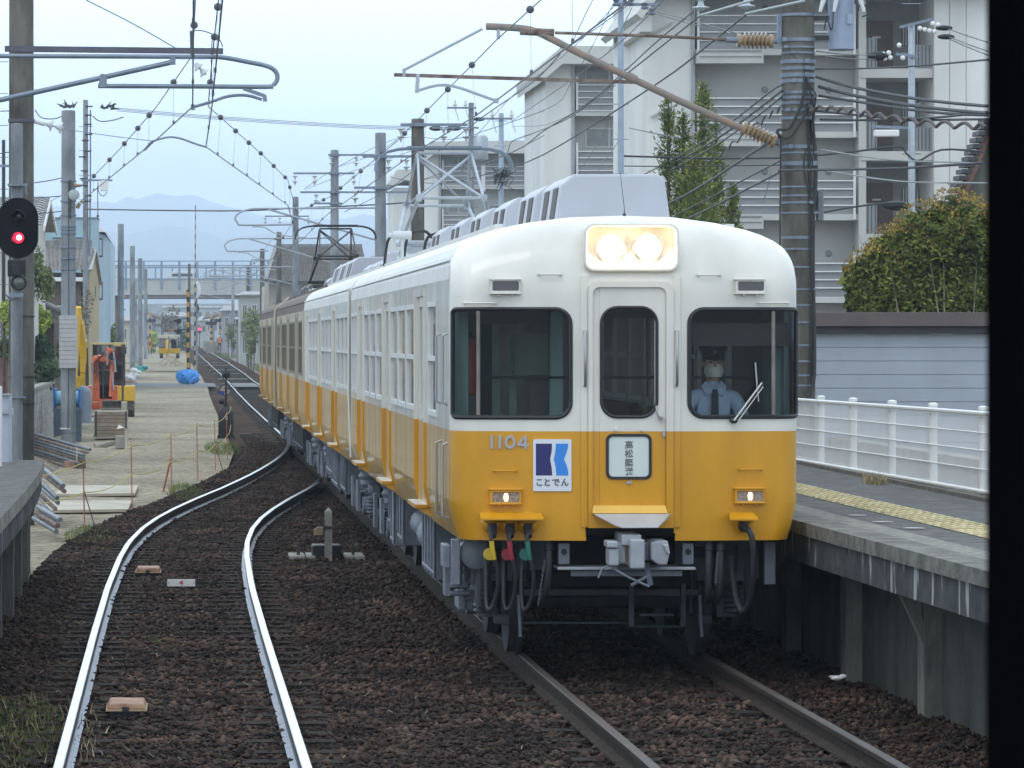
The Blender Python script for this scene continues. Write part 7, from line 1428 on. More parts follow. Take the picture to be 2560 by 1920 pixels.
# greenery on the left
def bush(label, px, py, rx, rz, Y, n, size, m, cat='shrub', name='garden_shrub', trunk=True, ry=.7, up=0.):
    c = P(px, py, Y); k_ = Y / F; t = thing(name, label, cat, (c.x, Y, -.4)); f = MB()
    for j in range(9):
        o = Vector((random.gauss(0, .45) * rx * k_, random.gauss(0, .3) * ry, random.gauss(0, .45) * rz * k_)); leaves(f, rng, n // 9, (c.x + o.x, Y + o.y, c.z + o.z), (rx * k_ * .6, ry * .6, rz * k_ * .6), size, shell=.3, up=up)
    f.build('foliage', m, t)
    if trunk: mb = MB(); [mb.tube([(c.x + q * .1, Y, -.4), (c.x + q * .25, Y + .05, c.z), (c.x + q * .5, Y, c.z + rz * k_ * .5)], [.05, .03, .01], 6) for q in (-1, 0, 1)]; build_each(mb, 'stems', M_BRK, t, smooth=True)
    return t
M_LG = mat('lime_leaves', '8fa53c', r=.7, var=.3, ns=2, c2='b0bd55', isl=.35); M_DG = mat('dark_green_leaves', '2f4a2e', r=.8, var=.35, ns=2, c2='47633a', isl=.4); M_MG = mat('olive_leaves', '6f7f4e', r=.8, var=.3, ns=2, c2='8b9463', isl=.35)
bush('lime green bush behind the mast, above the dark conical shrub', 100, 815, 30, 45, 116, 1500, .075, M_LG, trunk=False); bush('dark green drooping conical shrub behind the block wall', 105, 895, 24, 62, 113, 2600, .07, M_DG, up=-.6, trunk=False); bush('dark ivy-like shrub hanging low along the top of the block wall', 108, 940, 24, 28, 111, 1200, .065, M_DG, up=-.4, trunk=False); bush('rounded green shrub right of the dark conical one', 134, 890, 18, 38, 120, 1100, .065, M_MG, trunk=False)
bush('willowy pale green tree in front of the white house', 110, 700, 34, 55, 112, 900, .08, M_MG, 'tree', 'garden_tree', up=.8, trunk=False); bush('small lime bush at the left edge beside the signal post', 10, 780, 16, 40, 88, 500, .06, M_LG); bush('bare greyish shrub between the concrete pole and the ochre house', 208, 800, 20, 50, 142, 600, .07, mat('grey_twigs', '7a7462', r=.9, var=.3, isl=.3), trunk=False); bush('green shrub between the new poles and the narrow house', 283, 850, 12, 32, 200, 300, .1, M_MG); bush('dark shrub low at the left edge behind the signal', 12, 880, 20, 30, 90, 400, .06, M_DG)
# block wall
t = thing('block_wall', 'grey concrete block garden wall running back from the left mast', 'wall', (-3.8, 100, -.4)); M_BLK_W = mat('concrete_block', (.30, .29, .27), r=.95, var=.25, ns=2, c2=(.38, .37, .34), isl=.12)
mb = MB()
for j in range(8):
    y = 84.
    while y < 115:
        z = -.35 + j * .2; 
        if z + .2 < 1.35 - (y - 84) * .006: mb.bx(-3.85, -3.7 + random.uniform(-.004, .004), y + (.2 if j % 2 else 0), y + (.2 if j % 2 else 0) + .385, z, z + .19)
        y += .4
mb.bx(-3.84, -3.715, 84.1, 115, -.4, 1.25); mb.build('blocks', M_BLK_W, t); mb = MB(); mb.bx(-3.9, -3.65, 83.9, 115.4, 1.25, 1.33); mb.build('coping', M_CON, t)
# near gate on the platform end
t = thing('platform_gate', 'pale grey panel gate on the end of the left platform', 'gate', P(8, 1150, 45))
Yg2 = 45.6
mb = MB(); mb.bx(P(-60, 0, Yg2).x, P(24, 0, Yg2).x, Yg2, Yg2 + .03, 1.13, zy(986, Yg2)); mb.build('panel', mat('pale_blue_panel', (.42, .48, .58), r=.5, var=.05), t)
mb = MB(); mb.bx(P(22, 0, Yg2).x, P(30, 0, Yg2).x, Yg2 - .03, Yg2 + .05, 1.12, zy(984, Yg2)); mb.bx(P(-60, 0, Yg2).x, P(30, 0, Yg2).x, Yg2 - .04, Yg2 - .0, zy(988, Yg2), zy(984, Yg2)); mb.bx(P(5, 0, Yg2).x, P(22, 0, Yg2).x, Yg2 - .04, Yg2, zy(1034, Yg2), zy(1022, Yg2)); mb.build('frame', M_GALVL, t)
mb = MB(); mb.lathe([(.035, 0), (.035, .9), (.03, .92)], (P(-2, 0, 44.2).x, 44.2, 1.12), 14); mb.build('white_post', M_WHT, t, smooth=True)
mb = MB(); mb.bx(P(29, 0, Yg2).x, P(34, 0, Yg2).x, Yg2 - .05, Yg2 - .02, zy(1038, Yg2), zy(1020, Yg2)); mb.build('latch', M_STL, t)
# striped ropes and stakes
M_STK = mat('orange_stake', (.40, .14, .08), r=.7, var=.2); M_ROP = mat('yellow_rope', (.58, .48, .14), r=.8, var=.15)
ST = [(56.8, -1.37, .8), (64, -.76, .85), (70.5, -.12, .86), (76.4, .38, .92), (82, .78, .85), (89, 1.12, .9)]
stk = []
for k, (Yk, xk, h) in enumerate(ST):
    t = thing('marker_stake', ['orange stake nearest the left platform end, with a leaning prop', 'orange stake by the far corner of the ground boards', 'orange stake with a doubled leaning rod, third from the platform', 'thin orange stake where the gravel narrows, fourth from the platform', 'thin orange stake before the black machine, fifth from the platform', 'orange stake right of the black numbered machine'][k], 'marker stake', (xk, Yk, -.2), 'stakes along the haul road')
    mb = MB(); mb.tube([(xk, Yk, -.22), (xk - .02, Yk, h)], .011, 6); mb.build('rod', M_STK, t)
    if k in (0, 2, 4): mb = MB(); mb.tube([(xk - .02, Yk, .4), (xk + .16 * (-1 if k == 2 else 1), Yk + .2, -.22)], .009 if k != 2 else .02, 6); mb.build('prop', M_STK if k == 2 else M_RUST, t)
pts = [(-2.6, 55.5, -.12, .55)] + [(x, y, 0, h) for y, x, h in ST] + [(1.35, 100, 0, .85)]
t = thing('rope_line', 'yellow rope strung in two sagging lines between the orange stakes', 'rope', (-1.4, 57, .7))
for lvl in (0, 1):
    mb = MB()
    for a, b in zip(pts, pts[1:]):
        za_, zb_ = (a[3] - .03, b[3] - .03) if lvl == 0 else (a[3] * .42, b[3] * .42)
        mb.tube(sag((a[0], a[1], za_), (b[0], b[1], zb_), .06 + .03 * lvl, 8), .007, 5)
    mb.build('rope', M_ROP, t, smooth=True)
# boards on the ground
M_BRD = mat('weathered_plywood', (.42, .38, .31), r=.9, var=.15, ns=1.5, c2=(.50, .46, .38), detail=10)
for lb, y0, y1, x0, x1 in (('farther pale plywood sheet lying on the gravel', 68.0, 72.0, -2.2, -.76), ('nearer pale plywood sheet lying on the gravel', 61.6, 65.3, -2.25, -.80)):
    mb = MB(); mb.add([(x0, y0, -.185), (x1, y0 + .3, -.18), (x1 + .02, y1, -.18), (x0 + .1, y1, -.185), (x0, y0, -.14), (x1, y0 + .3, -.135), (x1 + .02, y1, -.135), (x0 + .1, y1, -.14)], [(0, 3, 2, 1), (4, 5, 6, 7), (0, 1, 5, 4), (1, 2, 6, 5), (2, 3, 7, 6), (3, 0, 4, 7)]); tag(mb.build('plywood_sheet', M_BRD), lb, 'board')
# earth heap and pipe stacks
mb = MB(); rows = []
for j in range(26):
    Yj = 48 + j * 2.2; rows.append([(-6.5 + 4.0 * i / 14, Yj, -.25 + (.35 + .18 * math.sin(j * 1.3 + i)) * math.sin(math.pi * clamp(i / 14)) ** .8 * (1 if i < 14 else 0) + random.uniform(-.05, .06)) for i in range(15)])
mb.sheet(rows); o = struct('terrain', mb, mat('turned_earth', '6b5e50', r=.95, var=.4, ns=1.2, c2='8a7d6c', bump=1, bs=12, detail=12))
M_PIP = mat('galvanised_pipe', (.17, .19, .21), r=.5, metal=.4, var=.25, ns=3); 
def pipe_pile(label, Yp, a, b, n, r, sp, rows_=2):
    t = thing('pipe_stack', label, 'pipes', P(*a, Yp)); A0, B0 = P(*a, Yp), P(*b, Yp - 3)
    for k in range(n): mb = MB(); o = Vector((-.03 * k, 0, -sp * k + random.uniform(-.01, .01))); mb.tube([A0 + o, B0 + o + Vector((random.uniform(-.05, .05), 0, 0))], r, 8); mb.build('pipe', M_PIP if k % 3 != 1 else M_RUST, t, smooth=True)
pipe_pile('slanting stack of galvanised scaffold pipes beside the banded concrete pole', 86, (88, 1086), (222, 1124), 10, .033, .062)
pipe_pile('lower stack of galvanised pipes by the end of the left platform', 60, (95, 1160), (160, 1215), 8, .034, .085)
pipe_pile('few pipes lying lowest against the left platform end', 56, (95, 1268), (146, 1300), 3, .036, .08)
# stacks, blocks, bags
M_TMB = mat('stacked_timber', (.25, .19, .14), r=.85, var=.2, ns=4, c2=(.33, .27, .20)); Yq = 106
t = thing('timber_stack', 'stack of brown boards strapped together in front of the orange digger', 'timber stack', P(276, 1092, Yq))
for k in range(7): mb = MB(); z0 = -.12 + k * .102; w0, w1 = P(234 + k * .3, 0, Yq).x, P(318, 0, Yq).x; mb.bx(w0 + random.uniform(-.01, .02), w1 + random.uniform(-.02, .02), Yq, Yq + 2, z0, z0 + .092); mb.build('board', M_TMB if k % 3 else mat('stacked_timber_pale', (.30, .25, .2), r=.85, var=.2), t)
mb = MB(); [mb.bx(P(q, 0, Yq).x - .02, P(q, 0, Yq).x + .02, Yq - .01, Yq, -.1, .6) for q in (240, 315)]; mb.build('strap', M_DRK, t)
t = thing('concrete_block', 'grey block wrapped in pale sheet at the right end of the timber stack', 'concrete block', P(303, 1120, 100)); c = P(303, 1120, 98)
mb = MB(); mb.bx(P(288, 0, 98).x, P(312, 0, 98).x, 98, 98.6, -.2, P(0, 1090, 98).z); mb.build('block', mat('pale_block', (.36, .35, .31), r=.9, var=.15), t, bevel=.02)
mb = MB(); x0, x1 = P(312, 0, 98).x, P(322, 0, 98).x; mb.add([(x0, 97.9, -.2), (x1 - .03, 97.9, -.15), (x1, 98.3, .26), (x0, 98, .33), (P(292, 0, 98).x, 98.2, .3), (P(296, 0, 98).x, 98.5, .4)], [(0, 1, 2, 3), (3, 2, 5, 4)]); mb.build('sheet', mat('cream_sheet', (.55, .52, .44), r=.8), t)
t = thing('broken_kerb', 'broken kerb stone lying on rubble before the timber stack', 'kerb stone', P(260, 1118, 99)); mb = MB(); mb.bar(P(236, 1122, 99), P(288, 1106, 99), .16, .12); mb.bar(P(235, 1108, 99), P(239, 1122, 99), .09, .05); mb.build('stone', M_CON, t, bevel=.02)
t = thing('rubble_bag', 'knotted white plastic bag on a wooden crate near the first stake', 'bag', P(185, 1150, 84)); c = P(184, 1140, 84)
mb = MB(); mb.ball(c, .17, 14, sc=(1.15, .8, .75)); mb.ball(c + Vector((.02, 0, .1)), .09, 10); mb.ball(c + Vector((.14, -.05, -.02)), .1, 10, sc=(1, .8, .8)); mb.build('bag', mat('white_plastic', (.72, .73, .78), r=.5, var=.05), t, smooth=True)
t = thing('wooden_crate', 'open wooden crate with a pale upright plank, under the white bag', 'crate', P(186, 1178, 83)); mb = MB(); c = P(187, 1163, 83.5); mb.box(c, (.36, .5, .18), rz=.3); mb.build('box', mat('crate_wood', (.30, .18, .13), r=.9, var=.2), t, bevel=.01); mb = MB(); mb.bar(P(192, 1153, 83.2), P(192.5, 1121, 83.2), .045, .03); mb.build('plank', M_BRD, t)
# hose reel on a steel stand
Yr = 105; M_BLU2 = mat('blue_frame_paint', (.03, .16, .42), r=.5, var=.1)
t = thing('hose_reel', 'blue hose reel on a dark steel cabinet behind the banded concrete pole', 'hose reel', P(168, 1095, Yr)); cx = P(168, 0, Yr).x; zc = zy(996, Yr)
mb = MB(); mb.cyl((cx - .3, Yr + .1, zc), (cx + .3, Yr + .1, zc), .2, n=24); hr = mb.build('hose_coil', mat('pale_blue_hose', (.14, .36, .46), r=.5, var=.2, ns=30), t, smooth=True)
for s in (-1, 1):
    mb = MB(); mb.tube([(cx + s * .31, Yr + .1 + .27 * math.cos(a), zc + .27 * math.sin(a)) for a in [2 * math.pi * k / 20 for k in range(20)]], .018, 6, closed=True)
    for k in range(4): mb.tube([(cx + s * .31, Yr + .1 + .27 * math.cos(k * .785), zc + .27 * math.sin(k * .785)), (cx + s * .31, Yr + .1 - .27 * math.cos(k * .785), zc - .27 * math.sin(k * .785))], .012, 5)
    mb.bx(cx + s * .36 - .02, cx + s * .36 + .02, Yr - .15, Yr + .35, zc - .3, zc + .28); mb.build('reel_flange', M_BLU2, t, smooth=True)
mb = MB(); mb.bx(cx - .36, cx - .05, Yr - .2, Yr + .4, -.2, zy(1026, Yr)); mb.bx(cx + .22, cx + .38, Yr - .2, Yr + .4, -.2, zy(1022, Yr)); mb.bx(cx - .38, cx + .38, Yr - .22, Yr + .42, zy(1028, Yr), zy(1021, Yr)); mb.build('cabinet', mat('dark_blue_steel', (.07, .10, .15), r=.6, var=.2), t)
t = thing('water_tank', 'grey round-topped tank behind the blue hose reel', 'tank', P(208, 1010, 122)); c = P(208, 985, 120); mb = MB(); mb.ball(c, .26, 16, sc=(1, 1, 1)); mb.lathe([(.26, -.9), (.26, 0)], c, 16); mb.build('tank', mat('blue_grey_plastic', (.20, .24, .30), r=.5), t, smooth=True)
# mini excavators
M_ORG = mat('faded_orange_machine', (.62, .14, .055), r=.55, var=.15, ns=6); M_YLW = mat('machine_yellow', (.62, .38, .02), r=.5, var=.12, ns=6); M_TRK = mat('muddy_track', (.05, .045, .04), r=.9, var=.3, ns=8)
def tracks(t, cx, Y, w, L, h, z):
    for s in (-1, 1):
        mb = MB(); mb.prism([(Y - L / 2 + h / 2, z), (Y + L / 2 - h / 2, z), (Y + L / 2, z + h / 2), (Y + L / 2 - h / 2, z + h), (Y - L / 2 + h / 2, z + h), (Y - L / 2, z + h / 2)], 'x', cx + s * (w / 2) - .12, cx + s * (w / 2) + .12)
        for k in range(9): mb.bx(cx + s * (w / 2) - .13, cx + s * (w / 2) + .13, Y - L / 2 + h / 2 + k * (L - h) / 9, Y - L / 2 + h / 2 + k * (L - h) / 9 + .05, z + h, z + h + .02)
        mb.build('crawler_track', M_TRK, t, bevel=.02)
def bucket(t, c, w=.5, m=None):
    c = Vector(c); pr = [(-.02, .18), (.22, .14), (.28, -.02), (.2, -.18), (.02, -.22), (-.12, -.12), (-.1, -.08), (.02, -.16), (.17, -.13), (.22, -.02), (.18, .09), (-.02, .14)]
    mb = MB(); mb.prism([(c.y + a, c.z + b) for a, b in pr], 'x', c.x - w / 2, c.x + w / 2); mb.prism([(c.y + a, c.z + b) for a, b in pr[:6]], 'x', c.x - w / 2 - .012, c.x - w / 2); mb.prism([(c.y + a, c.z + b) for a, b in pr[:6]], 'x', c.x + w / 2, c.x + w / 2 + .012)
    for k in range(4): mb.box((c.x - w / 2 + .06 + k * (w - .12) / 3, c.y - .16, c.z - .12), (.05, .1, .03))
    mb.build('bucket', m or mat('bucket_steel', (.20, .18, .16), r=.7, var=.25, ns=9), t)
Yo = 128.; k_ = F / Yo
t = thing('excavator', 'orange mini digger with folded arm facing the camera on the building site', 'excavator', P(255, 1035, Yo)); cx = P(255, 0, Yo).x
tracks(t, cx, Yo + .6, 1.0, 1.7, .36, GZ(Yo))
mb = MB(); mb.bx(P(205, 0, Yo).x, P(228, 0, Yo).x, Yo - .1, Yo + 1.0, zy(1022, Yo), zy(1003, Yo)); mb.bx(P(246, 0, Yo).x, P(302, 0, Yo).x, Yo, Yo + 1.1, zy(1022, Yo), zy(1003, Yo)); mb.bx(P(228, 0, Yo).x, P(246, 0, Yo).x, Yo + .05, Yo + 1.0, zy(1024, Yo), zy(1006, Yo)); mb.bx(cx - .5, cx + .5, Yo + .5, Yo + 1.4, zy(1003, Yo), zy(965, Yo)); mb.build('chassis', M_ORG, t, bevel=.02)
mb = MB(); a = [P(237, 1000, Yo - .2), P(239, 950, Yo - .35), P(236, 905, Yo - .5), P(244, 892, Yo - .6), P(262, 900, Yo - .7)]; 
for p_, q in zip(a, a[1:]): mb.bar(p_, q, .22, .16)
mb.build('boom', M_ORG, t, bevel=.02)
mb = MB(); mb.bar(P(262, 902, Yo - .75), P(274, 872, Yo - .8), .18, .15); mb.bar(P(262, 898, Yo - .7), P(288, 908, Yo - .75), .14, .1); mb.bar(P(282, 905, Yo - .75), P(277, 992, Yo - .8), .1, .12); mb.bar(P(266, 870, Yo - .8), P(284, 878, Yo - .8), .12, .1); mb.build('dipper_arm', M_ORG, t, bevel=.015)
mb = MB(); mb.cyl(P(269, 878, Yo - .9), P(268, 912, Yo - .85), .035, n=10); mb.cyl(P(284, 880, Yo - .9), P(289, 930, Yo - .85), .035, n=10); mb.cyl(P(231, 970, Yo - .4), P(232, 900, Yo - .6), .03, n=10); mb.cyl(P(280, 930, Yo - .85), P(284, 975, Yo - .85), .025, n=10); build_each(mb, 'hydraulic_ram', M_GALVL, t, smooth=True)
mb = MB()
for k in range(6): mb.tube(catmull([P(236 + k * 3, 930 + k * 5, Yo - .5), P(242 + k * 4, 900 - k * 2, Yo - .75), P(262 + k * 3, 886, Yo - .85), P(276 + k * 2, 900, Yo - .9)], 4), .012, 5)
mb.build('hydraulic_hose', M_BLK, t, smooth=True)
bucket(t, P(279, 1014, Yo - .7), .62); mb = MB(); mb.bx(cx - .12, cx + .35, Yo + .5, Yo + .7, zy(1000, Yo), zy(925, Yo)); mb.bx(cx - .08, cx + .3, Yo + .3, Yo + .6, zy(965, Yo), zy(955, Yo)); build_each(mb, 'operator_seat', M_BLK, t, bevel=.03)
mb = MB(); x0, x1 = P(258, 0, Yo).x, P(306, 0, Yo).x
for xq in (x0, x1):
    mb.tube([(xq, Yo + .2, zy(1003, Yo)), (xq, Yo + .15, zy(880, Yo))], .03, 6); mb.tube([(xq, Yo + 1.2, zy(1003, Yo)), (xq, Yo + 1.2, zy(880, Yo))], .03, 6)
build_each(mb, 'canopy_post', M_DRK, t)
Yy = 138.; t = thing('excavator', 'yellow digger with dark glass cab directly behind the orange one', 'excavator', P(260, 1010, Yy)); cx = P(270, 0, Yy).x
tracks(t, cx, Yy + .9, 1.6, 2.4, .5, GZ(Yy)); mb = MB(); mb.bx(cx - .95, cx + .95, Yy, Yy + 2, .35, .9); mb.build('upper_body', M_YLW, t, bevel=.04)
x0, x1 = P(231, 0, Yy).x, P(313, 0, Yy).x; ztp = zy(862, Yy)
mb = MB(); mb.bx(x0, x1, Yy + .1, Yy + 1.6, ztp, zy(857, Yy)); mb.bx(P(284, 0, Yy).x, P(303, 0, Yy).x, Yy, Yy + .8, zy(866, Yy), zy(856, Yy)); mb.build('cab_roof', mat('dusty_yellow', (.52, .42, .18), r=.6, var=.1), t, bevel=.02)
mb = MB()
for xq in (x0 + .04, x0 + .62, x1 - .04): mb.bx(xq - .035, xq + .035, Yy + .15, Yy + .22, .9, ztp)
mb.bx(x0 + .03, x1 - .03, Yy + 1.45, Yy + 1.5, .9, ztp); mb.bx(x0, x1, Yy + .14, Yy + .2, .9, 1.05); mb.build('cab_frame', M_BLK, t); mb = MB(); mb.bx(x0 + .08, x1 - .07, Yy + .2, Yy + .22, 1.05, ztp); mb.build('cab_glass', glass('teal_cab_glass', (.25, .36, .36), .1), t)
mb = MB(); mb.bx(P(303, 0, Yy).x, P(316, 0, Yy).x, Yy - .2, Yy + .5, zy(885, Yy), zy(866, Yy)); mb.build('mirror_box', M_DRK, t, bevel=.02)
mb = MB(); a = [P(205, 985, Yy - .3), P(205, 930, Yy - .6), P(202, 850, Yy - .9), P(196, 805, Yy - 1.2), P(193, 770, Yy - 1.5)]
for p_, q, w in zip(a, a[1:], (.45, .42, .36, .25)): mb.bar(p_, q, w, .3)
mb.build('boom', M_YLW, t, bevel=.03); mb = MB(); mb.cyl(P(219, 985, Yy - .6), P(216, 870, Yy - .9), .06, n=10); mb.cyl(P(193, 800, Yy - 1.6), P(197, 940, Yy - 1.6), .05, n=10); build_each(mb, 'hydraulic_ram', M_DRK, t, smooth=True)
mb = MB(); mb.bar(P(193, 770, Yy - 1.7), P(183, 945, Yy - 1.9), .25, .2); mb.build('dipper_arm', M_YLW, t, bevel=.02)
mb = MB(); mb.lathe([(.14, 0), (.15, .05), (.15, .4), (.02, .85)], P(150, 968, 150), 14); tag(mb.build('marker_cone', M_YLW, None, smooth=True), 'yellow pointed drum standing left of the banded concrete pole', 'drum')
# black point machine with number 2
Yb_ = 107.; t = thing('point_machine', 'black point machine with white numeral 2 and striped disc above, by the track', 'point machine', P(563, 1094, Yb_)); c = lambda px, py, dy=0: P(px, py, Yb_ + dy); cx = c(565, 0).x
mb = MB(); mb.lathe([(.20, 0), (.215, .03), (.215, .62), (.19, .72), (.12, .80), (.07, .84), (.07, .9)], (cx, Yb_, zy(1092, Yb_)), 22); mb.bx(cx - .24, cx + .24, Yb_ - .2, Yb_ + .2, zy(1096, Yb_), zy(1088, Yb_)); mb.build('housing', mat('worn_black_paint', (.016, .014, .014), r=.6, var=.4, ns=12), t, smooth=True)
text_part('numeral', '2', .13, (c(566, 1044).x, Yb_ - .222, c(0, 1044).z), (R(90), 0, 0), M_WHT, t, bold=.004)
mb = MB(); mb.tube([(cx, Yb_, zy(1012, Yb_)), (cx, Yb_, zy(921, Yb_))], .03, 8); mb.build('spindle', M_BLK, t)
mb = MB(); mb.ball((cx, Yb_, zy(936, Yb_)), .12, 16, sc=(1, .5, 1)); mb.ball((cx - .12, Yb_ - .1, zy(1003, Yb_)), .09, 10); mb.build('counterweight', M_BLK, t, smooth=True)
dc = c(563, 975)
for q, (a0_, a1_, m_) in enumerate(((0, 180, mat('buff_disc_paint', (.48, .36, .22), r=.7, var=.1)), (180, 360, mat('buff_disc_paint', (.48, .36, .22), r=.7)))):
    mb = MB(); pts = [(dc.x + .165 * math.cos(R(a0_ + (a1_ - a0_) * k / 14)), dc.z + .165 * math.sin(R(a0_ + (a1_ - a0_) * k / 14))) for k in range(15)]; mb.prism(pts, 'y', Yb_ + .03, Yb_ + .04); mb.build('disc', m_, t)
mb = MB(); mb.ring([(dc.x + .175 * math.cos(2 * math.pi * k / 28), dc.z + .175 * math.sin(2 * math.pi * k / 28)) for k in range(28)], [(dc.x + .13 * math.cos(2 * math.pi * k / 28), dc.z + .13 * math.sin(2 * math.pi * k / 28)) for k in range(28)], Yb_ + .02, Yb_ + .029); mb.bx(dc.x - .02, dc.x + .2, Yb_ + .02, Yb_ + .028, dc.z + .02, dc.z + .07); mb.build('disc_rim', mat('slate_blue_rim', (.06, .08, .13), r=.6), t)
mb = MB(); mb.bx(dc.x - .2, dc.x - .02, Yb_ + .018, Yb_ + .026, dc.z - .12, dc.z - .03); mb.build('disc_patch', mat('deep_blue_patch', (.03, .05, .22), r=.5), t)
# items in the track
def boxthing(name, label, cat, px, py, z, w, l, h, m, bev=.01, rz=0, Yk=None):
    Yk = (H - z) * F / (py - CY) if Yk is None else Yk; x = (px - CX) * Yk / F; mb = MB(); mb.box((0, 0, h / 2), (w, l, h), rz=rz); o = mb.build(name, m, None, bevel=bev); o.location = (x, Yk, z); return tag(o, label, cat)
M_RBX = mat('rusty_box', (.30, .13, .08), r=.7, var=.3, ns=7, c2=(.42, .26, .16))
for lb, px, py in (('nearer rusty brown cover box between the near rails', 317, 1762), ('farther rusty brown cover box between the near rails', 371, 1424)):
    Yk = 2.68 * F / (py - CY); t = thing('track_sensor', lb, 'track box', (P(px, 0, Yk).x, Yk, -.15)); x = P(px, 0, Yk).x
    x0_ = x; mb = MB(); mb.add([(x - .145, Yk - .27, -.05), (x + .145, Yk - .27, -.05), (x + .145, Yk + .27, -.05), (x - .145, Yk + .27, -.05), (x - .125, Yk - .25, -.008), (x + .125, Yk - .25, -.008), (x + .125, Yk + .25, -.008), (x - .125, Yk + .25, -.008)], [(0, 3, 2, 1), (4, 5, 6, 7), (0, 1, 5, 4), (1, 2, 6, 5), (2, 3, 7, 6), (3, 0, 4, 7)]); mb.build('cover', M_RBX, t, bevel=.012)
    mb = MB(); mb.bx(x - .15, x + .15, Yk - .28, Yk + .28, -.065, -.05); mb.build('rim', mat('pale_rusty_rim', (.40, .30, .18), r=.7, var=.2, ns=9), t, bevel=.005); mb = MB(); mb.bx(x - .12, x + .12, Yk - .24, Yk + .24, -.15, -.065); mb.bx(x - .03, x + .02, Yk - .285, Yk - .26, -.065, -.03); mb.build('support', M_DRK, t); t.location.z -= .06
Yk = 42.6; t = thing('kilometre_plate', 'small white plate with red number 4 between the near rails', 'number plate', P(453, 1466, Yk)); mb = MB(); c = P(453, 1457, Yk); mb.box(c, (.305, .012, .078)); mb.build('plate', M_WHT, t, bevel=.002); mb = MB(); [mb.ball((c.x + s * .138, Yk - .008, c.z), .006, 6) for s in (-1, 1)]; mb.build('bolt', M_RUST, t)
text_part('numeral', '4', .075, (c.x, Yk - .0075, c.z - .002), (R(90), 0, 0), mat('red_ink', (.55, .03, .04), r=.5), t, bold=.001, depth=.0006, sx=1.3); mb = MB(); mb.bx(c.x - .13, c.x - .11, Yk + .008, Yk + .02, -.2, c.z + .02); mb.bx(c.x + .11, c.x + .13, Yk + .008, Yk + .02, -.2, c.z + .02); mb.build('stake', M_DRK, t)
# clearance post between the tracks
Yk = 48.4; c = lambda px, py: P(px, py, Yk); t = thing('clearance_post', 'short square concrete post between the tracks with a dark box behind', 'marker post', c(821, 1398)); x = c(821, 0).x
mb = MB(); z1 = c(0, 1278).z; mb.bx(x - .045, x + .045, Yk - .045, Yk + .045, -.3, z1); mb.add([(x - .045, Yk - .045, z1), (x + .045, Yk - .045, z1), (x + .045, Yk + .045, z1), (x - .045, Yk + .045, z1), (x, Yk, z1 + .05)], [(0, 1, 4), (1, 2, 4), (2, 3, 4), (3, 0, 4)]); mb.build('post', M_CON, t)
mb = MB(); mb.bx(x - .06, x + .06, Yk - .055, Yk + .055, c(0, 1322).z, c(0, 1315).z); mb.bx(x - .07, x - .045, Yk - .04, Yk + .04, c(0, 1335).z, c(0, 1297).z); mb.build('clamp', M_DRK, t)
mb = MB(); mb.add([(c(785, 0).x, Yk, c(0, 1338).z), (c(808, 0).x, Yk, c(0, 1338).z), (c(808, 0).x, Yk, c(0, 1318).z), (c(794, 0).x, Yk, c(0, 1318).z), (c(785, 0).x, Yk, c(0, 1326).z), (c(785, 0).x, Yk + .12, c(0, 1338).z), (c(808, 0).x, Yk + .12, c(0, 1338).z), (c(808, 0).x, Yk + .12, c(0, 1318).z), (c(794, 0).x, Yk + .12, c(0, 1318).z), (c(785, 0).x, Yk + .12, c(0, 1326).z)], [(0, 1, 2, 3, 4), (9, 8, 7, 6, 5), (2, 7, 8, 3), (3, 8, 9, 4), (4, 9, 5, 0)]); mb.build('lamp_box', mat('tan_lamp_box', (.28, .21, .13), r=.7, var=.2), t)
t = thing('concrete_slabs', 'pale concrete base slabs with a dark box behind the clearance post', 'concrete slabs', c(820, 1400))
for a, b in ((725, 764), (768, 790), (866, 914)): mb = MB(); mb.bx(c(a, 0).x, c(b, 0).x, Yk + .1, Yk + .9, -.2, -.13); mb.build('slab', M_CON, t, bevel=.01)
mb = MB(); mb.bx(c(782, 0).x, c(855, 0).x, Yk + .15, Yk + .55, -.18, .0); mb.build('dark_box', M_BLK, t, bevel=.02); mb = MB(); mb.bx(c(744, 0).x, c(752, 0).x, Yk + .3, Yk + .36, -.14, .02); mb.bx(c(882, 0).x, c(889, 0).x, Yk + .3, Yk + .36, -.14, .02); build_each(mb, 'bracket', M_DRK, t)
boxthing('drain_cover', 'dark flat box sunk in the ballast right of the black point machine', 'box', 612, 1093, -.2, .26, .3, .1, M_DRK)
grass('green verge where the ballast meets the gravel, left of the curve', -1.25, 55, .35, 2.6, -.2, 900, .07); grass('green weeds beside the stakes on the ballast edge', .1, 70, .3, 4, -.2, 700, .1); grass('weeds on the earth by the black point machine', 1.1, 98, .45, 6, -.2, 900, .12)
# ================================================================== far end: level crossing, station, road bridge, town, hills
mb = MB(); mb.sheet([[(x, y, g(y) - .012) for x in (-30, 0, 1.9, 1.95)] for y in (199, 205, 211)]); mb.sheet([[(x, y, g(y) - .004) for x in (5.2, 30)] for y in (199, 205, 211)]); mb.sheet([[(x, y, g(y) - .012) for x in (2.85, 4.15)] for y in (199, 205, 211)]); struct('road', mb, mat('crossing_asphalt', '6f7174', r=.9, var=.15, ns=2, detail=10))
mb = MB(); mb.bx(1.7, 5.3, 200.2, 200.9, g(200) - .25, g(200) - .02); tag(mb.build('crossing_slab', M_CON), 'pale concrete edge slab of the level crossing between the rails', 'slab')
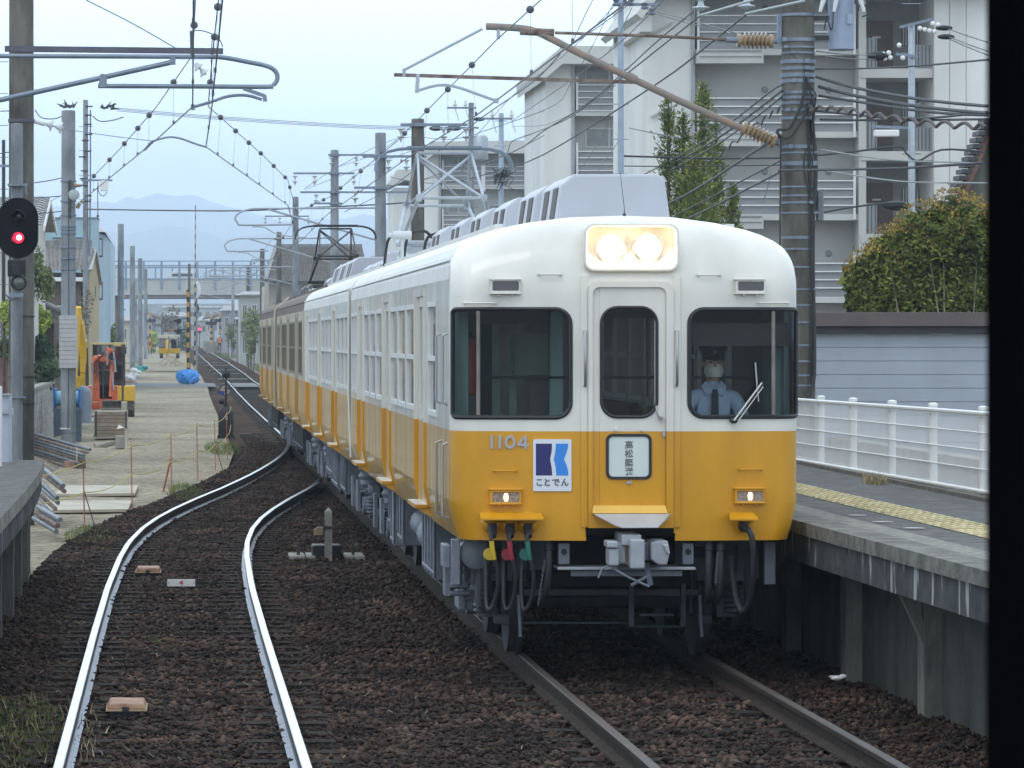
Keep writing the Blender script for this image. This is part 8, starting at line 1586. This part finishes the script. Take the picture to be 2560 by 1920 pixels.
# striped crossing pole and raised barrier rod
M_YS = mat('crossing_yellow', (.62, .30, .02), r=.6, var=.1); M_BS = mat('crossing_black', (.02, .02, .024), r=.6); Yc = 206.; k_ = F / Yc; C = lambda px, py, dy=0: P(px, py, Yc + dy)
t = thing('crossing_signal', 'tall black and yellow striped crossing signal pole with two hooded lamps', 'crossing signal', C(470, 960)); x = C(470, 0).x
n = 17; z0, z1 = zy(945, Yc), zy(729, Yc)
for k in range(n): mb = MB(); mb.lathe([(.075, 0), (.075, (z1 - z0) / n)], (x, Yc, z0 + k * (z1 - z0) / n), 14); mb.build('stripe_band', M_BS if k % 2 else M_YS, t, smooth=True)
mb = MB(); mb.lathe([(.08, 0), (.1, .05), (.02, .12)], (x, Yc, z1), 12); mb.build('finial', M_BS, t); mb = MB(); mb.lathe([(.14, 0), (.14, .1), (.1, .15), (.1, .45)], (x, Yc, z0 - .3), 14); mb.build('base', M_BS, t)
for py in (797, 823):
    mb = MB(); mb.tube(catmull([C(468, py, -.1), C(452, py + .5, -.1), C(448, py + 4, -.1)], 3), .025, 6); mb.cyl(C(447, py + 6, -.3), C(447, py + 6, .1), .14, n=14); mb.prism([(C(447, 0).x - .15, zy(py + 2, Yc)), (C(433, 0).x, zy(py + 3, Yc)), (C(437, 0).x, zy(py + 7, Yc)), (C(447, 0).x, zy(py + 9, Yc))], 'y', Yc - .35, Yc - .1); mb.build('hooded_lamp', M_BS, t)
mb = MB(); mb.bar(C(437, 826, -.1), C(420, 823, -.1), .05, .05); mb.build('lamp_bracket', M_YS, t)
t = thing('barrier_rod', 'very tall thin black and yellow rod standing right of the striped pole', 'barrier rod', C(487, 925)); n = 34
for k in range(n): mb = MB(); a, b = zy(925, Yc), zy(512, Yc); mb.lathe([(.045 - .025 * k / n, 0), (.045 - .025 * (k + 1) / n, (b - a) / n)], (C(487, 0).x + (C(489, 0).x - C(487, 0).x) * k / n, Yc + .5, a + (b - a) * k / n), 8); mb.build('stripe_band', M_BS if k % 2 else mat('pale_orange_band', (.55, .36, .2), r=.6), t)
t = thing('signal_backboard', 'white oval signal board high beside the striped crossing pole', 'signal', C(491, 745, 8)); mb = MB(); q = P(491, 724, 214); mb.prism([(q.x + .24 * math.cos(a), q.z + .48 * math.sin(a)) for a in [2 * math.pi * k / 26 for k in range(26)]], 'y', 214, 214.04); mb.build('board', M_WHT, t); mb = MB(); mb.bx(q.x - .22, q.x + .02, 213.8, 214, q.z - .25, q.z + .3); mb.build('lamp_case', mat('pale_green_case', (.40, .44, .38), r=.6), t); mb = MB(); mb.lathe([(.05, 0), (.05, q.z - g(214) - .4)], (q.x, 214.1, g(214) - .1), 10); mb.build('post', M_POLE, t)
t = thing('signal_backboard', 'dark oval signal board hanging lower right of the striped crossing pole', 'signal', P(493, 800, 250)); q = P(493, 772, 250); mb = MB(); mb.prism([(q.x + .12 * math.cos(a), q.z + .32 * math.sin(a)) for a in [2 * math.pi * k / 20 for k in range(20)]], 'y', 250, 250.1); mb.build('board', M_DRK, t); mb = MB(); mb.lathe([(.04, 0), (.04, q.z - g(250))], (q.x, 250.2, g(250) - .1), 8); mb.build('post', M_POLE, t)
# blue tarpaulin bundle at its foot
t = thing('tarpaulin_bundle', 'bright blue tarpaulin bundle wrapped round the foot of the striped pole', 'tarpaulin', C(467, 962)); mb = MB()
for j in range(7):
    for i in range(1): pass
rows = []
for j in range(9):
    a = math.pi * j / 8; rows.append([])
    for i in range(25):
        b = 2 * math.pi * i / 24; r_ = .62 * (math.sin(a) ** .55) * (1 + .09 * math.sin(b * 5 + j) + .07 * math.sin(b * 11 + j * 2.3)) * random.uniform(.94, 1.06); rows[-1].append((x + r_ * math.cos(b), Yc - .2 + r_ * .7 * math.sin(b), zy(960, Yc) + .38 - .36 * math.cos(a) + .05 * math.sin(b * 7 + j)))
mb.sheet(rows); mb.build('tarpaulin', mat('blue_tarpaulin', (.05, .28, .72), r=.5, var=.15, ns=8), t); mb = MB(); mb.lathe([(.3, 0), (.3, .12), (.25, .14)], (x, Yc - .7, zy(966, Yc)), 16); mb.build('weight', M_CON, t)
# yellow mini excavator on the path beyond
Ye = 262.; E = lambda px, py, dy=0: P(px, py, Ye + dy); t = thing('excavator', 'yellow mini digger far down the haul road, seen beyond the level crossing', 'excavator', E(424, 905)); cx = E(424, 0).x; tracks(t, cx, Ye + .5, 1.1, 1.6, .3, zy(896, Ye))
mb = MB(); mb.bx(E(396, 0).x, E(451, 0).x, Ye, Ye + 1.5, zy(884, Ye), zy(871, Ye)); mb.build('chassis', M_YLW, t, bevel=.03); mb = MB(); mb.bx(E(396, 0).x, E(416, 0).x, Ye + .1, Ye + 1.2, zy(871, Ye), zy(847, Ye)); mb.build('engine_cover', mat('grey_machine_cover', (.2, .21, .24), r=.5), t, bevel=.1)
mb = MB(); mb.bx(E(398, 0).x, E(450, 0).x, Ye, Ye + 1.4, zy(846, Ye), zy(837, Ye)); mb.bx(E(397, 0).x, E(418, 0).x, Ye + .2, Ye + 1.3, zy(847, Ye), zy(841, Ye)); mb.build('canopy', mat('cream_canopy', (.55, .52, .42), r=.6), t, bevel=.03); mb = MB(); [mb.bar(E(q, 840), E(q, 872), .04, .04) for q in (422, 446)]; build_each(mb, 'canopy_post', M_DRK, t)
mb = MB(); mb.bar(E(417, 902, -.6), E(417, 875, -.8), .13, .13); mb.bar(E(417, 875, -.8), E(419, 850, -.5), .14, .14); mb.bar(E(414, 852, -.4), E(419, 882, -.2), .1, .1); mb.build('boom', M_YLW, t, bevel=.02); bucket(t, E(417, 908, -.7), .35); mb = MB(); mb.ball(E(434, 855, .4), .2, 10); mb.bx(E(428, 0).x, E(442, 0).x, Ye + .4, Ye + .6, zy(872, Ye), zy(858, Ye)); mb.build('operator_seat', M_BLK, t, smooth=True)
hp = thing('gravel_heap', 'low grey gravel heap in front of the far yellow digger', 'gravel heap', E(425, 915)); mb = MB(); mb.sheet([[(E(425, 0).x + (i - 10) * .13, Ye - 1.2 - j * .45, zy(916, Ye) + .75 * math.exp(-((i - 10) / 6.) ** 2) * math.sin(math.pi * j / 6) + random.uniform(-.02, .03)) for i in range(21)] for j in range(7)]); mb.build('gravel', M_GRV, hp)
mb = MB(); 
for i in range(40): mb.box(P(345 + random.uniform(-12, 15), 915 + random.uniform(-4, 22), 215 + random.uniform(0, 40)), (random.uniform(.15, .5), .4, random.uniform(.1, .35)), rz=random.random())
for (px, py, Yk, w, h, m, lb, nm) in ((352, 905, 262, .35, .3, mat('teal_sheet', (.03, .35, .30), r=.6), 'teal sheet-covered heap by the third new pole', 'covered_heap'), (340, 920, 240, .3, .45, M_WHT, 'white sacks piled by the second new pole', 'sack_pile'), (323, 935, 225, .3, .35, mat('grey_white_debris', (.45, .45, .46), r=.8, var=.5, ns=6), 'heap of pale debris between the first two new poles', 'debris_heap'), (327, 952, 212, .5, .2, mat('wood_offcuts', (.30, .18, .12), r=.9, var=.4, ns=6), 'heap of wood offcuts beside the road at the crossing', 'debris_heap')):
    o = MB(); c = P(px, py, Yk)
    for k in range(9): o.ball((c.x + random.uniform(-w, w) * .7, Yk + random.uniform(-.3, .3), g(Yk) - .2 + random.uniform(0, h)), random.uniform(.12, .22), 7, sc=(1.3, 1, .8))
    tag(o.build(nm, m), lb, 'heap')
for yy in (218, 232, 248, 263, 284, 305): mb = MB(); mb.bx(c2(yy) - 1.05, c2(yy) + 1.05, yy - .35, yy + .35, g(yy) - .2, g(yy) - .11); mb.build('sleeper', M_CON, far_track)
# workers
def worker(label, px, pf, Y, h=1.62, vest='orange_vest', lean=0):
    c = P(px, pf, Y); t = thing('person', label, 'person', c); z = c.z; s = h / 1.7; L = lambda a, b, d: (c.x + a * s, Y + b * s, z + d * s)
    p = [L(0, 0, .95), L(0, 0, 1.2), L(0, 0, 1.42), L(0, 0, 1.5), L(0, 0, 1.58), L(-.2, 0, 1.4), L(-.26, -.03, 1.12), L(-.24, -.12, .88), L(.2, 0, 1.4), L(.26, -.03, 1.12), L(.24, -.12, .88), L(-.1, 0, .9), L(-.12, -.02, .5), L(-.12, .02, .08), L(-.13, -.12, .04), L(.1, 0, .9), L(.12, .02, .5), L(.13, .06, .08), L(.14, -.06, .04)]
    ed = [(0, 1), (1, 2), (2, 3), (3, 4), (2, 5), (5, 6), (6, 7), (2, 8), (8, 9), (9, 10), (0, 11), (11, 12), (12, 13), (13, 14), (0, 15), (15, 16), (16, 17), (17, 18)]
    rd = [q * s for q in (.14, .13, .12, .055, .05, .065, .05, .035, .065, .05, .035, .09, .065, .045, .04, .09, .065, .045, .04)]
    skin_body('body', p, ed, rd, mat('navy_workwear', (.03, .04, .08), r=.9), t, 1)
    mb = MB(); mb.lathe([(.17 * s, 0), (.175 * s, .1 * s), (.165 * s, .35 * s), (.19 * s, .5 * s), (.09 * s, .56 * s)], L(0, 0, .92), 12, 0, Matrix.Diagonal((1.15, .8, 1, 1))); mb.build('vest', mat('orange_vest', (.78, .19, .03), r=.7), t, smooth=True)
    mb = MB(); mb.ball(L(0, -.01, 1.63), .1 * s, 10, sc=(.85, 1, 1.15)); mb.build('head', M_SKN, t, smooth=True); mb = MB(); mb.lathe([(.13 * s, 0), (.115 * s, .02 * s), (.1 * s, .09 * s), (.001, .13 * s)], L(0, -.01, 1.66), 12); mb.build('helmet', M_WHT, t, smooth=True)
    for sd_ in (-1, 1): mb = MB(); hand(mb, L(sd_ * .24, -.13, .86), (0, -.3, -1), sd_, s); mb.build('hand', M_SKN, t, smooth=True)
worker('distant worker in orange vest standing left of the yellow mini digger', 375, 888, 420, 1.7); worker('distant worker in orange vest standing right of the tracks', 549, 878, 430, 1.7)
# far crossing poles
def fpole(px, pt, pb_, Y, w, label, arms=True):
    t = thing('crossing_signal', label, 'crossing signal', P(px, pb_, Y)); x = P(px, 0, Y).x; n = 9; a, b = zy(pb_, Y), zy(pt, Y)
    for k in range(n): mb = MB(); mb.lathe([(w, 0), (w, (b - a) / n)], (x, Y, a + k * (b - a) / n), 8); mb.build('stripe_band', M_BS if k % 2 else M_YS, t)
    mb = MB(); mb.bx(x - .5, x + .5, Y - .2, Y - .1, b - .95, b - .6); mb.cyl((x - .45, Y - .3, b - .75), (x - .45, Y, b - .75), .18, n=10); mb.cyl((x + .45, Y - .3, b - .75), (x + .45, Y, b - .75), .18, n=10); mb.build('lamp_bar', M_BS, t)
fpole(375, 784, 874, 415, .1, 'distant striped crossing signal left, behind the worker'); fpole(528, 790, 858, 410, .12, 'distant striped crossing signal right of the track, thick and pale'); fpole(550, 784, 872, 440, .1, 'distant striped crossing signal farthest right, behind the worker')
mb = MB(); c = P(499, 823, 380); t = thing('railway_signal', 'far small railway signal glowing red beyond the level crossing', 'railway signal', (c.x, 380, 1)); mb.bx(c.x - .15, c.x + .15, 380, 380.2, c.z - .4, c.z + .25); mb.lathe([(.04, -c.z + 1), (.04, -.4)], (c.x, 380.1, c.z), 8); mb.build('case_and_post', M_DRK, t); mb = MB(); mb.lathe([(.001, .03), (.14, 0), (.001, -.01)], (c.x, 379.97, c.z), 12, 0, Matrix.Rotation(R(90), 4, 'X')); mb.build('lens', emit('far_red_light', (1, .03, .08), 4), t)
# station beyond: two canopies and a platform
Yst = 470.
for lb, x0, x1 in (('left canopy of the distant station', P(368, 0, Yst).x, P(399, 0, Yst).x), ('right canopy of the distant station', P(513, 0, Yst).x, P(556, 0, Yst).x)):
    t = thing('station_canopy', lb, 'canopy', ((x0 + x1) / 2, Yst, 1)); zc = zy(784, Yst); mb = MB(); s = 1 if x0 < 0 else -1
    mb.add([(x0, Yst, zc - (.5 if s < 0 else 0)), (x1, Yst, zc - (.5 if s > 0 else 0)), (x1, Yst + 60, zc - (.5 if s > 0 else 0)), (x0, Yst + 60, zc - (.5 if s < 0 else 0)), (x0, Yst, zc - (.5 if s < 0 else 0) + .25), (x1, Yst, zc - (.5 if s > 0 else 0) + .25), (x1, Yst + 60, zc - (.5 if s > 0 else 0) + .25), (x0, Yst + 60, zc - (.5 if s < 0 else 0) + .25)], [(0, 3, 2, 1), (4, 5, 6, 7), (0, 1, 5, 4), (1, 2, 6, 5), (2, 3, 7, 6), (3, 0, 4, 7)]); mb.build('roof', mat('grey_canopy', (.30, .28, .27), r=.8), t)
    mb = MB(); [mb.bx((x0 + x1) / 2 - .1, (x0 + x1) / 2 + .1, Yst + q, Yst + q + .2, 1, zc - .2) for q in (2, 14, 28)]; build_each(mb, 'column', M_GALV, t)
mb = MB(); mb.bx(P(514, 0, 440).x + .3, P(560, 0, 440).x + 1.5, 445, 530, .9, 2.25); tag(mb.build('station_platform', M_CON), 'distant station platform block to the right of the track', 'platform')
mb = MB(); mb.bx(P(516, 0, 430).x, P(548, 0, 430).x, 433, 434, .9, zy(858, 433)); tag(mb.build('concrete_plinth', M_CON), 'dark-capped concrete plinth before the distant station', 'plinth')
# road bridge
Yv = 480.; V = lambda px, py, dy=0: P(px, py, Yv + dy); t = thing('road_bridge', 'long concrete road bridge crossing over the railway in the distance', 'bridge', (V(620, 0).x, Yv, .8)); M_BR = mat('bridge_concrete', (.44, .44, .42), r=.9, var=.1, ns=.25, streak=.15)
x0, x1 = V(278, 0).x, V(1010, 0).x
mb = MB(); mb.bx(x0, x1, Yv, Yv + .4, zy(737, Yv), zy(698, Yv)); mb.build('parapet', M_BR, t); mb = MB(); mb.bx(x0 + .1, x1, Yv + .4, Yv + 9, zy(737, Yv), zy(715.3, Yv)); mb.bx(x0 + .1, x1, Yv + 9, Yv + 9.4, zy(737, Yv), zy(700, Yv)); mb.build('deck', M_ASPH, t)
mb = MB(); mb.bx(x0, x1, Yv + .3, Yv + 8.8, zy(746, Yv), zy(737.5, Yv)); mb.build('girder', mat('brown_grey_girder', (.20, .17, .16), r=.8, var=.1), t)
M_BG = mat('bridge_rail_grey', (.20, .26, .36), r=.6, var=.1)
px = 270
while px < 1000:
    if px > 300: mb = MB(); mb.bx(V(px, 0).x - .14, V(px, 0).x + .14, Yv - .14, Yv - .01, zy(724, Yv), zy(653, Yv)); mb.build('fence_post', M_BG, t)
    px += 44.6
for py, w in ((653, 1.2), (664, 1.4), (697, 1.3)): mb = MB(); mb.bx(x0 - (.0), x1, Yv - .1, Yv - .02, zy(py + w, Yv), zy(py - w, Yv)); mb.build('fence_rail', M_BG, t)
mb = MB()
for py in range(669, 696, 3): mb.bx(x0, x1, Yv - .06, Yv - .04, zy(py + .25, Yv), zy(py - .25, Yv))
mb.build('wire_infill', M_BG, t)
mb = MB(); [mb.bx(V(q, 0).x, V(q, 0).x + .16, Yv + 9.4, Yv + 9.5, zy(722, Yv), zy(664, Yv)) for q in range(300, 1000, 43)]; mb.bx(x0, x1, Yv + 9.4, Yv + 9.5, zy(667, Yv), zy(663, Yv)); mb.build('far_fence', M_BG, t)
for q in (262, 655, 960): mb = MB(); mb.bx(V(q, 0).x, V(q, 0).x + 1.6, Yv + 1, Yv + 8, .5, zy(746, Yv)); mb.build('pier', M_BR, t)
def carbody(label, cx, Y, z, L, hgt, m, kind):
    t = thing('car', label, 'car', (cx, Y, z)); w = .85
    pr = [(-L / 2, .25), (-L / 2 + .05, .75), (-L / 2 + .55, .95), (-L / 2 + 1.3, hgt - .08), (-L / 2 + 1.8, hgt), (L / 2 - .5, hgt), (L / 2 - .1, 1.0), (L / 2, .7), (L / 2, .25)] if kind == 'van' else [(-L / 2, .25), (-L / 2 + .05, .7), (-L / 2 + 1.2, .9), (-L / 2 + 2.0, hgt), (L / 2 - 1.5, hgt), (L / 2 - .5, .95), (L / 2, .8), (L / 2, .25)]
    mb = MB(); mb.prism([(cx + a, z + b) for a, b in pr], 'y', Y - w, Y + w); mb.build('body', m, t, bevel=.06)
    for a, b in (((-L / 2 + 1.45, -L / 2 + 2.4), (-L / 2 + 2.5, L / 2 - .6))): 
        mb = MB(); mb.bx(cx + a, cx + b, Y - w - .01, Y - w + .01, z + 1.2, z + hgt - .3); mb.build('side_window', M_FD, t)
    for a in (-L / 2 + .85, L / 2 - .85):
        mb = MB(); mb.lathe([(.32, 0), (.34, .03), (.34, .2)], (cx + a, Y - w + .18, z + .33), 16, 0, Matrix.Rotation(R(90), 4, 'X')); mb.build('wheel', M_BLK, t)
    mb = MB(); mb.bx(cx - L / 2 - .01, cx - L / 2 + .15, Y - w + .05, Y - w + .4, z + .6, z + .75); mb.build('headlight', M_PORC, t)
carbody('white people carrier driving left across the road bridge', V(437, 0).x + .5, Yv + 3, zy(715, Yv), 4.6, 1.85, M_WHT, 'van'); carbody('silver low car following the white people carrier on the bridge', V(538, 0).x, Yv + 3, zy(715, Yv), 4.5, 1.55, mat('silver_paint', (.5, .52, .55), r=.3, metal=.4), 'car')
# tiled house and buildings right of the track beyond
Yt2 = 255.; t = thing('house', 'house with a big grey tiled roof behind the railway masts', 'house', (P(790, 0, Yt2).x, Yt2, 0)); T = lambda px, py, dy=0: P(px, py, Yt2 + dy)
tiles(T(664, 702), T(925, 702), T(905, 617, 5), T(690, 617, 5), 40, 17, M_TILB, 'roof', t, .07); mb = MB(); mb.bar(T(690, 616, 5), T(905, 616, 5), .3, .3); mb.bar(T(664, 702), T(690, 617, 5), .25, .25); mb.build('ridge', M_TIL, t); wallbox(t, T(672, 0).x, T(920, 0).x, Yt2 + 1, Yt2 + 8, 0, zy(702, Yt2), mat('warm_grey_render', (.36, .34, .30), r=.9, var=.08))
mb = MB(); mb.bx(T(880, 0).x, T(893, 0).x, Yt2 - .1, Yt2 + .2, zy(700, Yt2), zy(625, Yt2)); mb.build('chimney_flue', M_POLED, t)
def bld(label, px0, px1, ptop, Y, m, roof=None, wins=0, rh=10):
    t = thing('house', label, 'house', (P((px0 + px1) / 2, 0, Y).x, Y, g(Y) - .4)); x0, x1 = P(px0, 0, Y).x, P(px1, 0, Y).x; z1 = zy(ptop, Y); wallbox(t, x0, x1, Y, Y + 9, g(Y) - .5, z1, m)
    if roof:
        o = .4; zr = zy(ptop - rh, Y); mb = MB(); mb.add([(x0 - o, Y - o, z1 - .1), (x1 + o, Y - o, z1 - .1), (x1 + o, Y + 9 + o, z1 - .1), (x0 - o, Y + 9 + o, z1 - .1), (x0 + (x1 - x0) * .15, Y + 4.5, zr), (x1 - (x1 - x0) * .15, Y + 4.5, zr)], [(0, 1, 5, 4), (1, 2, 5), (2, 3, 4, 5), (3, 0, 4), (0, 3, 2, 1)]); mb.build('roof', roof, t)
    n = wins
    for k in range(n):
        a = x0 + (x1 - x0) * (k + .25) / n; win(t, a, a + (x1 - x0) * .5 / n, Y, z1 - 1.9, z1 - .8)
        if z1 - g(Y) > 5: win(t, a, a + (x1 - x0) * .5 / n, Y, z1 - 4.6, z1 - 3.3)
M_T1 = mat('far_wall_pale', (.42, .43, .42), r=.9, var=.1, ns=.5); M_T2 = mat('far_wall_grey', (.30, .31, .33), r=.9, var=.1, ns=.5); M_T3 = mat('far_wall_cream', (.46, .43, .36), r=.9, var=.1, ns=.5); M_T4 = mat('far_wall_brick', (.20, .12, .10), r=.9, var=.15, ns=2)
for a in (('pale two-storey house just left of the tiled roof house', 600, 672, 735, 300, M_T1, M_TIL, 3, 8), ('brick-red walled house behind the last carriage', 596, 640, 795, 320, M_T4, M_TIL, 0, 6), ('cream walled house with a low roof under the tiled roof house', 660, 720, 715, 275, M_T3, None, 2, 8), ('grey house under the bridge, right of the distant station', 556, 600, 775, 430, M_T2, M_TIL, 2, 12),
          ('pale house behind the new poles, grey pitched roof', 255, 300, 770, 300, M_T1, M_TIL, 2, 18), ('small cream house between the new poles', 300, 345, 800, 380, M_T3, M_TIL, 2, 14), ('dark gabled house beyond the narrow tall house', 268, 292, 735, 230, M_T4, M_TIL, 0, 70), ('brown-grey lean building left of the bridge end', 262, 282, 760, 260, mat('brown_timber_wall', (.22, .18, .15), r=.9, var=.15), None, 0, 0),
          ('pale blue building seen under the bridge, left of its middle', 398, 416, 779, 620, M_T1, None, 1, 0), ('wide grey roofed hall seen under the bridge', 416, 470, 790, 640, M_T2, M_TIL, 3, 10), ('low pale building under the bridge right of the striped pole', 500, 520, 800, 600, M_T1, M_TIL, 1, 10), ('grey building beyond the bridge at far left', 200, 262, 735, 700, M_T2, M_TIL, 3, 8), ('pale building behind the masts, right of the bridge middle', 700, 790, 720, 520, M_T1, M_TIL, 4, 8), ('far cream building seen behind the carriages', 800, 930, 700, 560, M_T3, M_TIL, 5, 8), ('far grey building between the carriages and the farthest flats', 930, 1010, 640, 600, M_T1, None, 4, 0)):
    bld(*a)
for a in (('long pale station hall seen under the bridge girder', 396, 566, 768, 760, M_T1, M_TIL, 9, 10), ('grey hall behind the distant station canopies', 330, 420, 760, 800, M_T2, None, 6, 0), ('pale grey block under the bridge toward the carriages', 560, 640, 765, 700, M_T1, M_TIL, 4, 8)): bld(*a)
t = thing('footbridge', 'pale steel footbridge across the distant station, under the road bridge', 'footbridge', (P(480, 0, 560).x, 560, 1)); a, b = P(400, 762, 560), P(575, 762, 560)
for dz in (0, -.9): mb = MB(); mb.bar(a + Vector((0, 0, dz)), b + Vector((0, 0, dz)), .25, .3); mb.build('girder', M_GALVL, t)
for k in range(13): mb = MB(); p_ = a.lerp(b, k / 12); q = a.lerp(b, min(1, (k + 1) / 12)); mb.bar(p_, q - Vector((0, 0, .9)), .1, .1); mb.build('brace', M_GALVL, t)
for k in (0, 1): mb = MB(); p_ = a.lerp(b, k); mb.bar(p_, (p_.x, 560, 1), .3, .3); mb.bar((p_.x, 560, p_.z), (p_.x + (6 if k else -6), 560, 1.2), .2, .8); mb.build('stair_tower', M_GALVL, t)
M_FARG = mat('far_foliage', '5f7048', r=.9, var=.3, ns=.6, c2='7b8759', isl=.3)
for a in (('yellow-green tree under the bridge beside the left worker', 384, 850, 10, 26, 440, 400, .25, M_LG), ('brownish bare tree under the bridge', 430, 800, 26, 34, 560, 500, .3, mat('brown_twigs', '6f6258', r=.9, var=.3, isl=.3)), ('dark green tree under the bridge right of the digger', 462, 850, 14, 30, 520, 400, .25, M_DG), ('green tree behind the last carriage', 622, 800, 22, 50, 300, 600, .18, M_MG), ('green tree right of the distant station', 575, 840, 14, 30, 400, 400, .2, M_FARG), ('pale shrub by the trackside beyond the last carriage', 628, 850, 14, 40, 250, 500, .13, M_FARG)):
    bush(*a, cat='tree', name='tree', ry=2.)
grass('green verge right of the track beyond the last carriage', 6.6, 262, 1.3, 48, lambda y: g(y) - .25, 7000, .16); grass('grass patch beside the distant track', 4.7, 400, 1.4, 50, lambda y: g(y) - .2, 3000, .2)
mb = MB(); mb.bx(4.9, 5.3, 330, 330.1, g(330) - .2, g(330) + .1); 
t = thing('marker_post', 'thin white post on the grass right of the distant track', 'marker post', P(575, 893, 330)); mb = MB(); mb.tube([P(575, 893, 330), P(575, 850, 330)], .035, 6); mb.build('post', M_WHT, t)
# hills
def hills(name, Y, pts, seed, depth, m):
    r_ = np.random.default_rng(seed); mb = MB(); ks = np.linspace(-300, 2900, 220); rows = []
    ph = r_.uniform(0, 6.28, 8)
    def hz(px): 
        b = interp(pts, px); return b + 1.4 * math.sin(px / 23 + ph[0]) + .9 * math.sin(px / 9.3 + ph[1]) + 1.5 * math.sin(px / 61 + ph[2])
    for j in range(6):
        q = j / 5; rows.append([((px - CX) * (Y - depth * (1 - q)) / F * (1), Y - depth * (1 - q), (H - 3) + (zy(hz(px) , Y) + 3) * (q ** .8) * (1 + .06 * math.sin(px / 17 + j * 2.1 + ph[3]) * (1 - q) * 2)) for px in ks])
    mb.sheet(rows); struct(name, mb, m)
M_HIL = mat('hill_forest', '37505a', r=1, var=.15, ns=.004, c2='466068')
hills('hills', 8800, [(-300, 550), (60, 530), (120, 520), (190, 512), (245, 505), (280, 513), (321, 493), (345, 503), (375, 493), (405, 487), (440, 495), (472, 486), (500, 495), (535, 509), (565, 517), (600, 523), (650, 542), (700, 556), (860, 550), (905, 535), (960, 548), (1100, 560), (2900, 560)], 3, 2600, M_HIL)
hills('hills', 6000, [(-300, 610), (100, 600), (220, 575), (330, 590), (420, 565), (560, 600), (700, 585), (850, 610), (1000, 600), (2900, 610)], 8, 2200, M_HIL)
# the air
mb = MB(); mb.bx(-6500, 6500, -120, 9400, -1.8, 420)
hz_ = mb.build('haze', [bpy.data.materials.new('haze_air')]); hz_['kind'] = 'stuff'; hm_ = hz_.data.materials[0]; hm_.use_nodes = True; N = hm_.node_tree.nodes; N.clear(); o_ = N.new('ShaderNodeOutputMaterial'); v_ = N.new('ShaderNodeVolumePrincipled'); v_.inputs['Color'].default_value = (.76, .87, 1, 1); v_.inputs['Density'].default_value = HAZE; v_.inputs['Anisotropy'].default_value = .2
hm_.node_tree.links.new(v_.outputs[0], o_.inputs['Volume'])
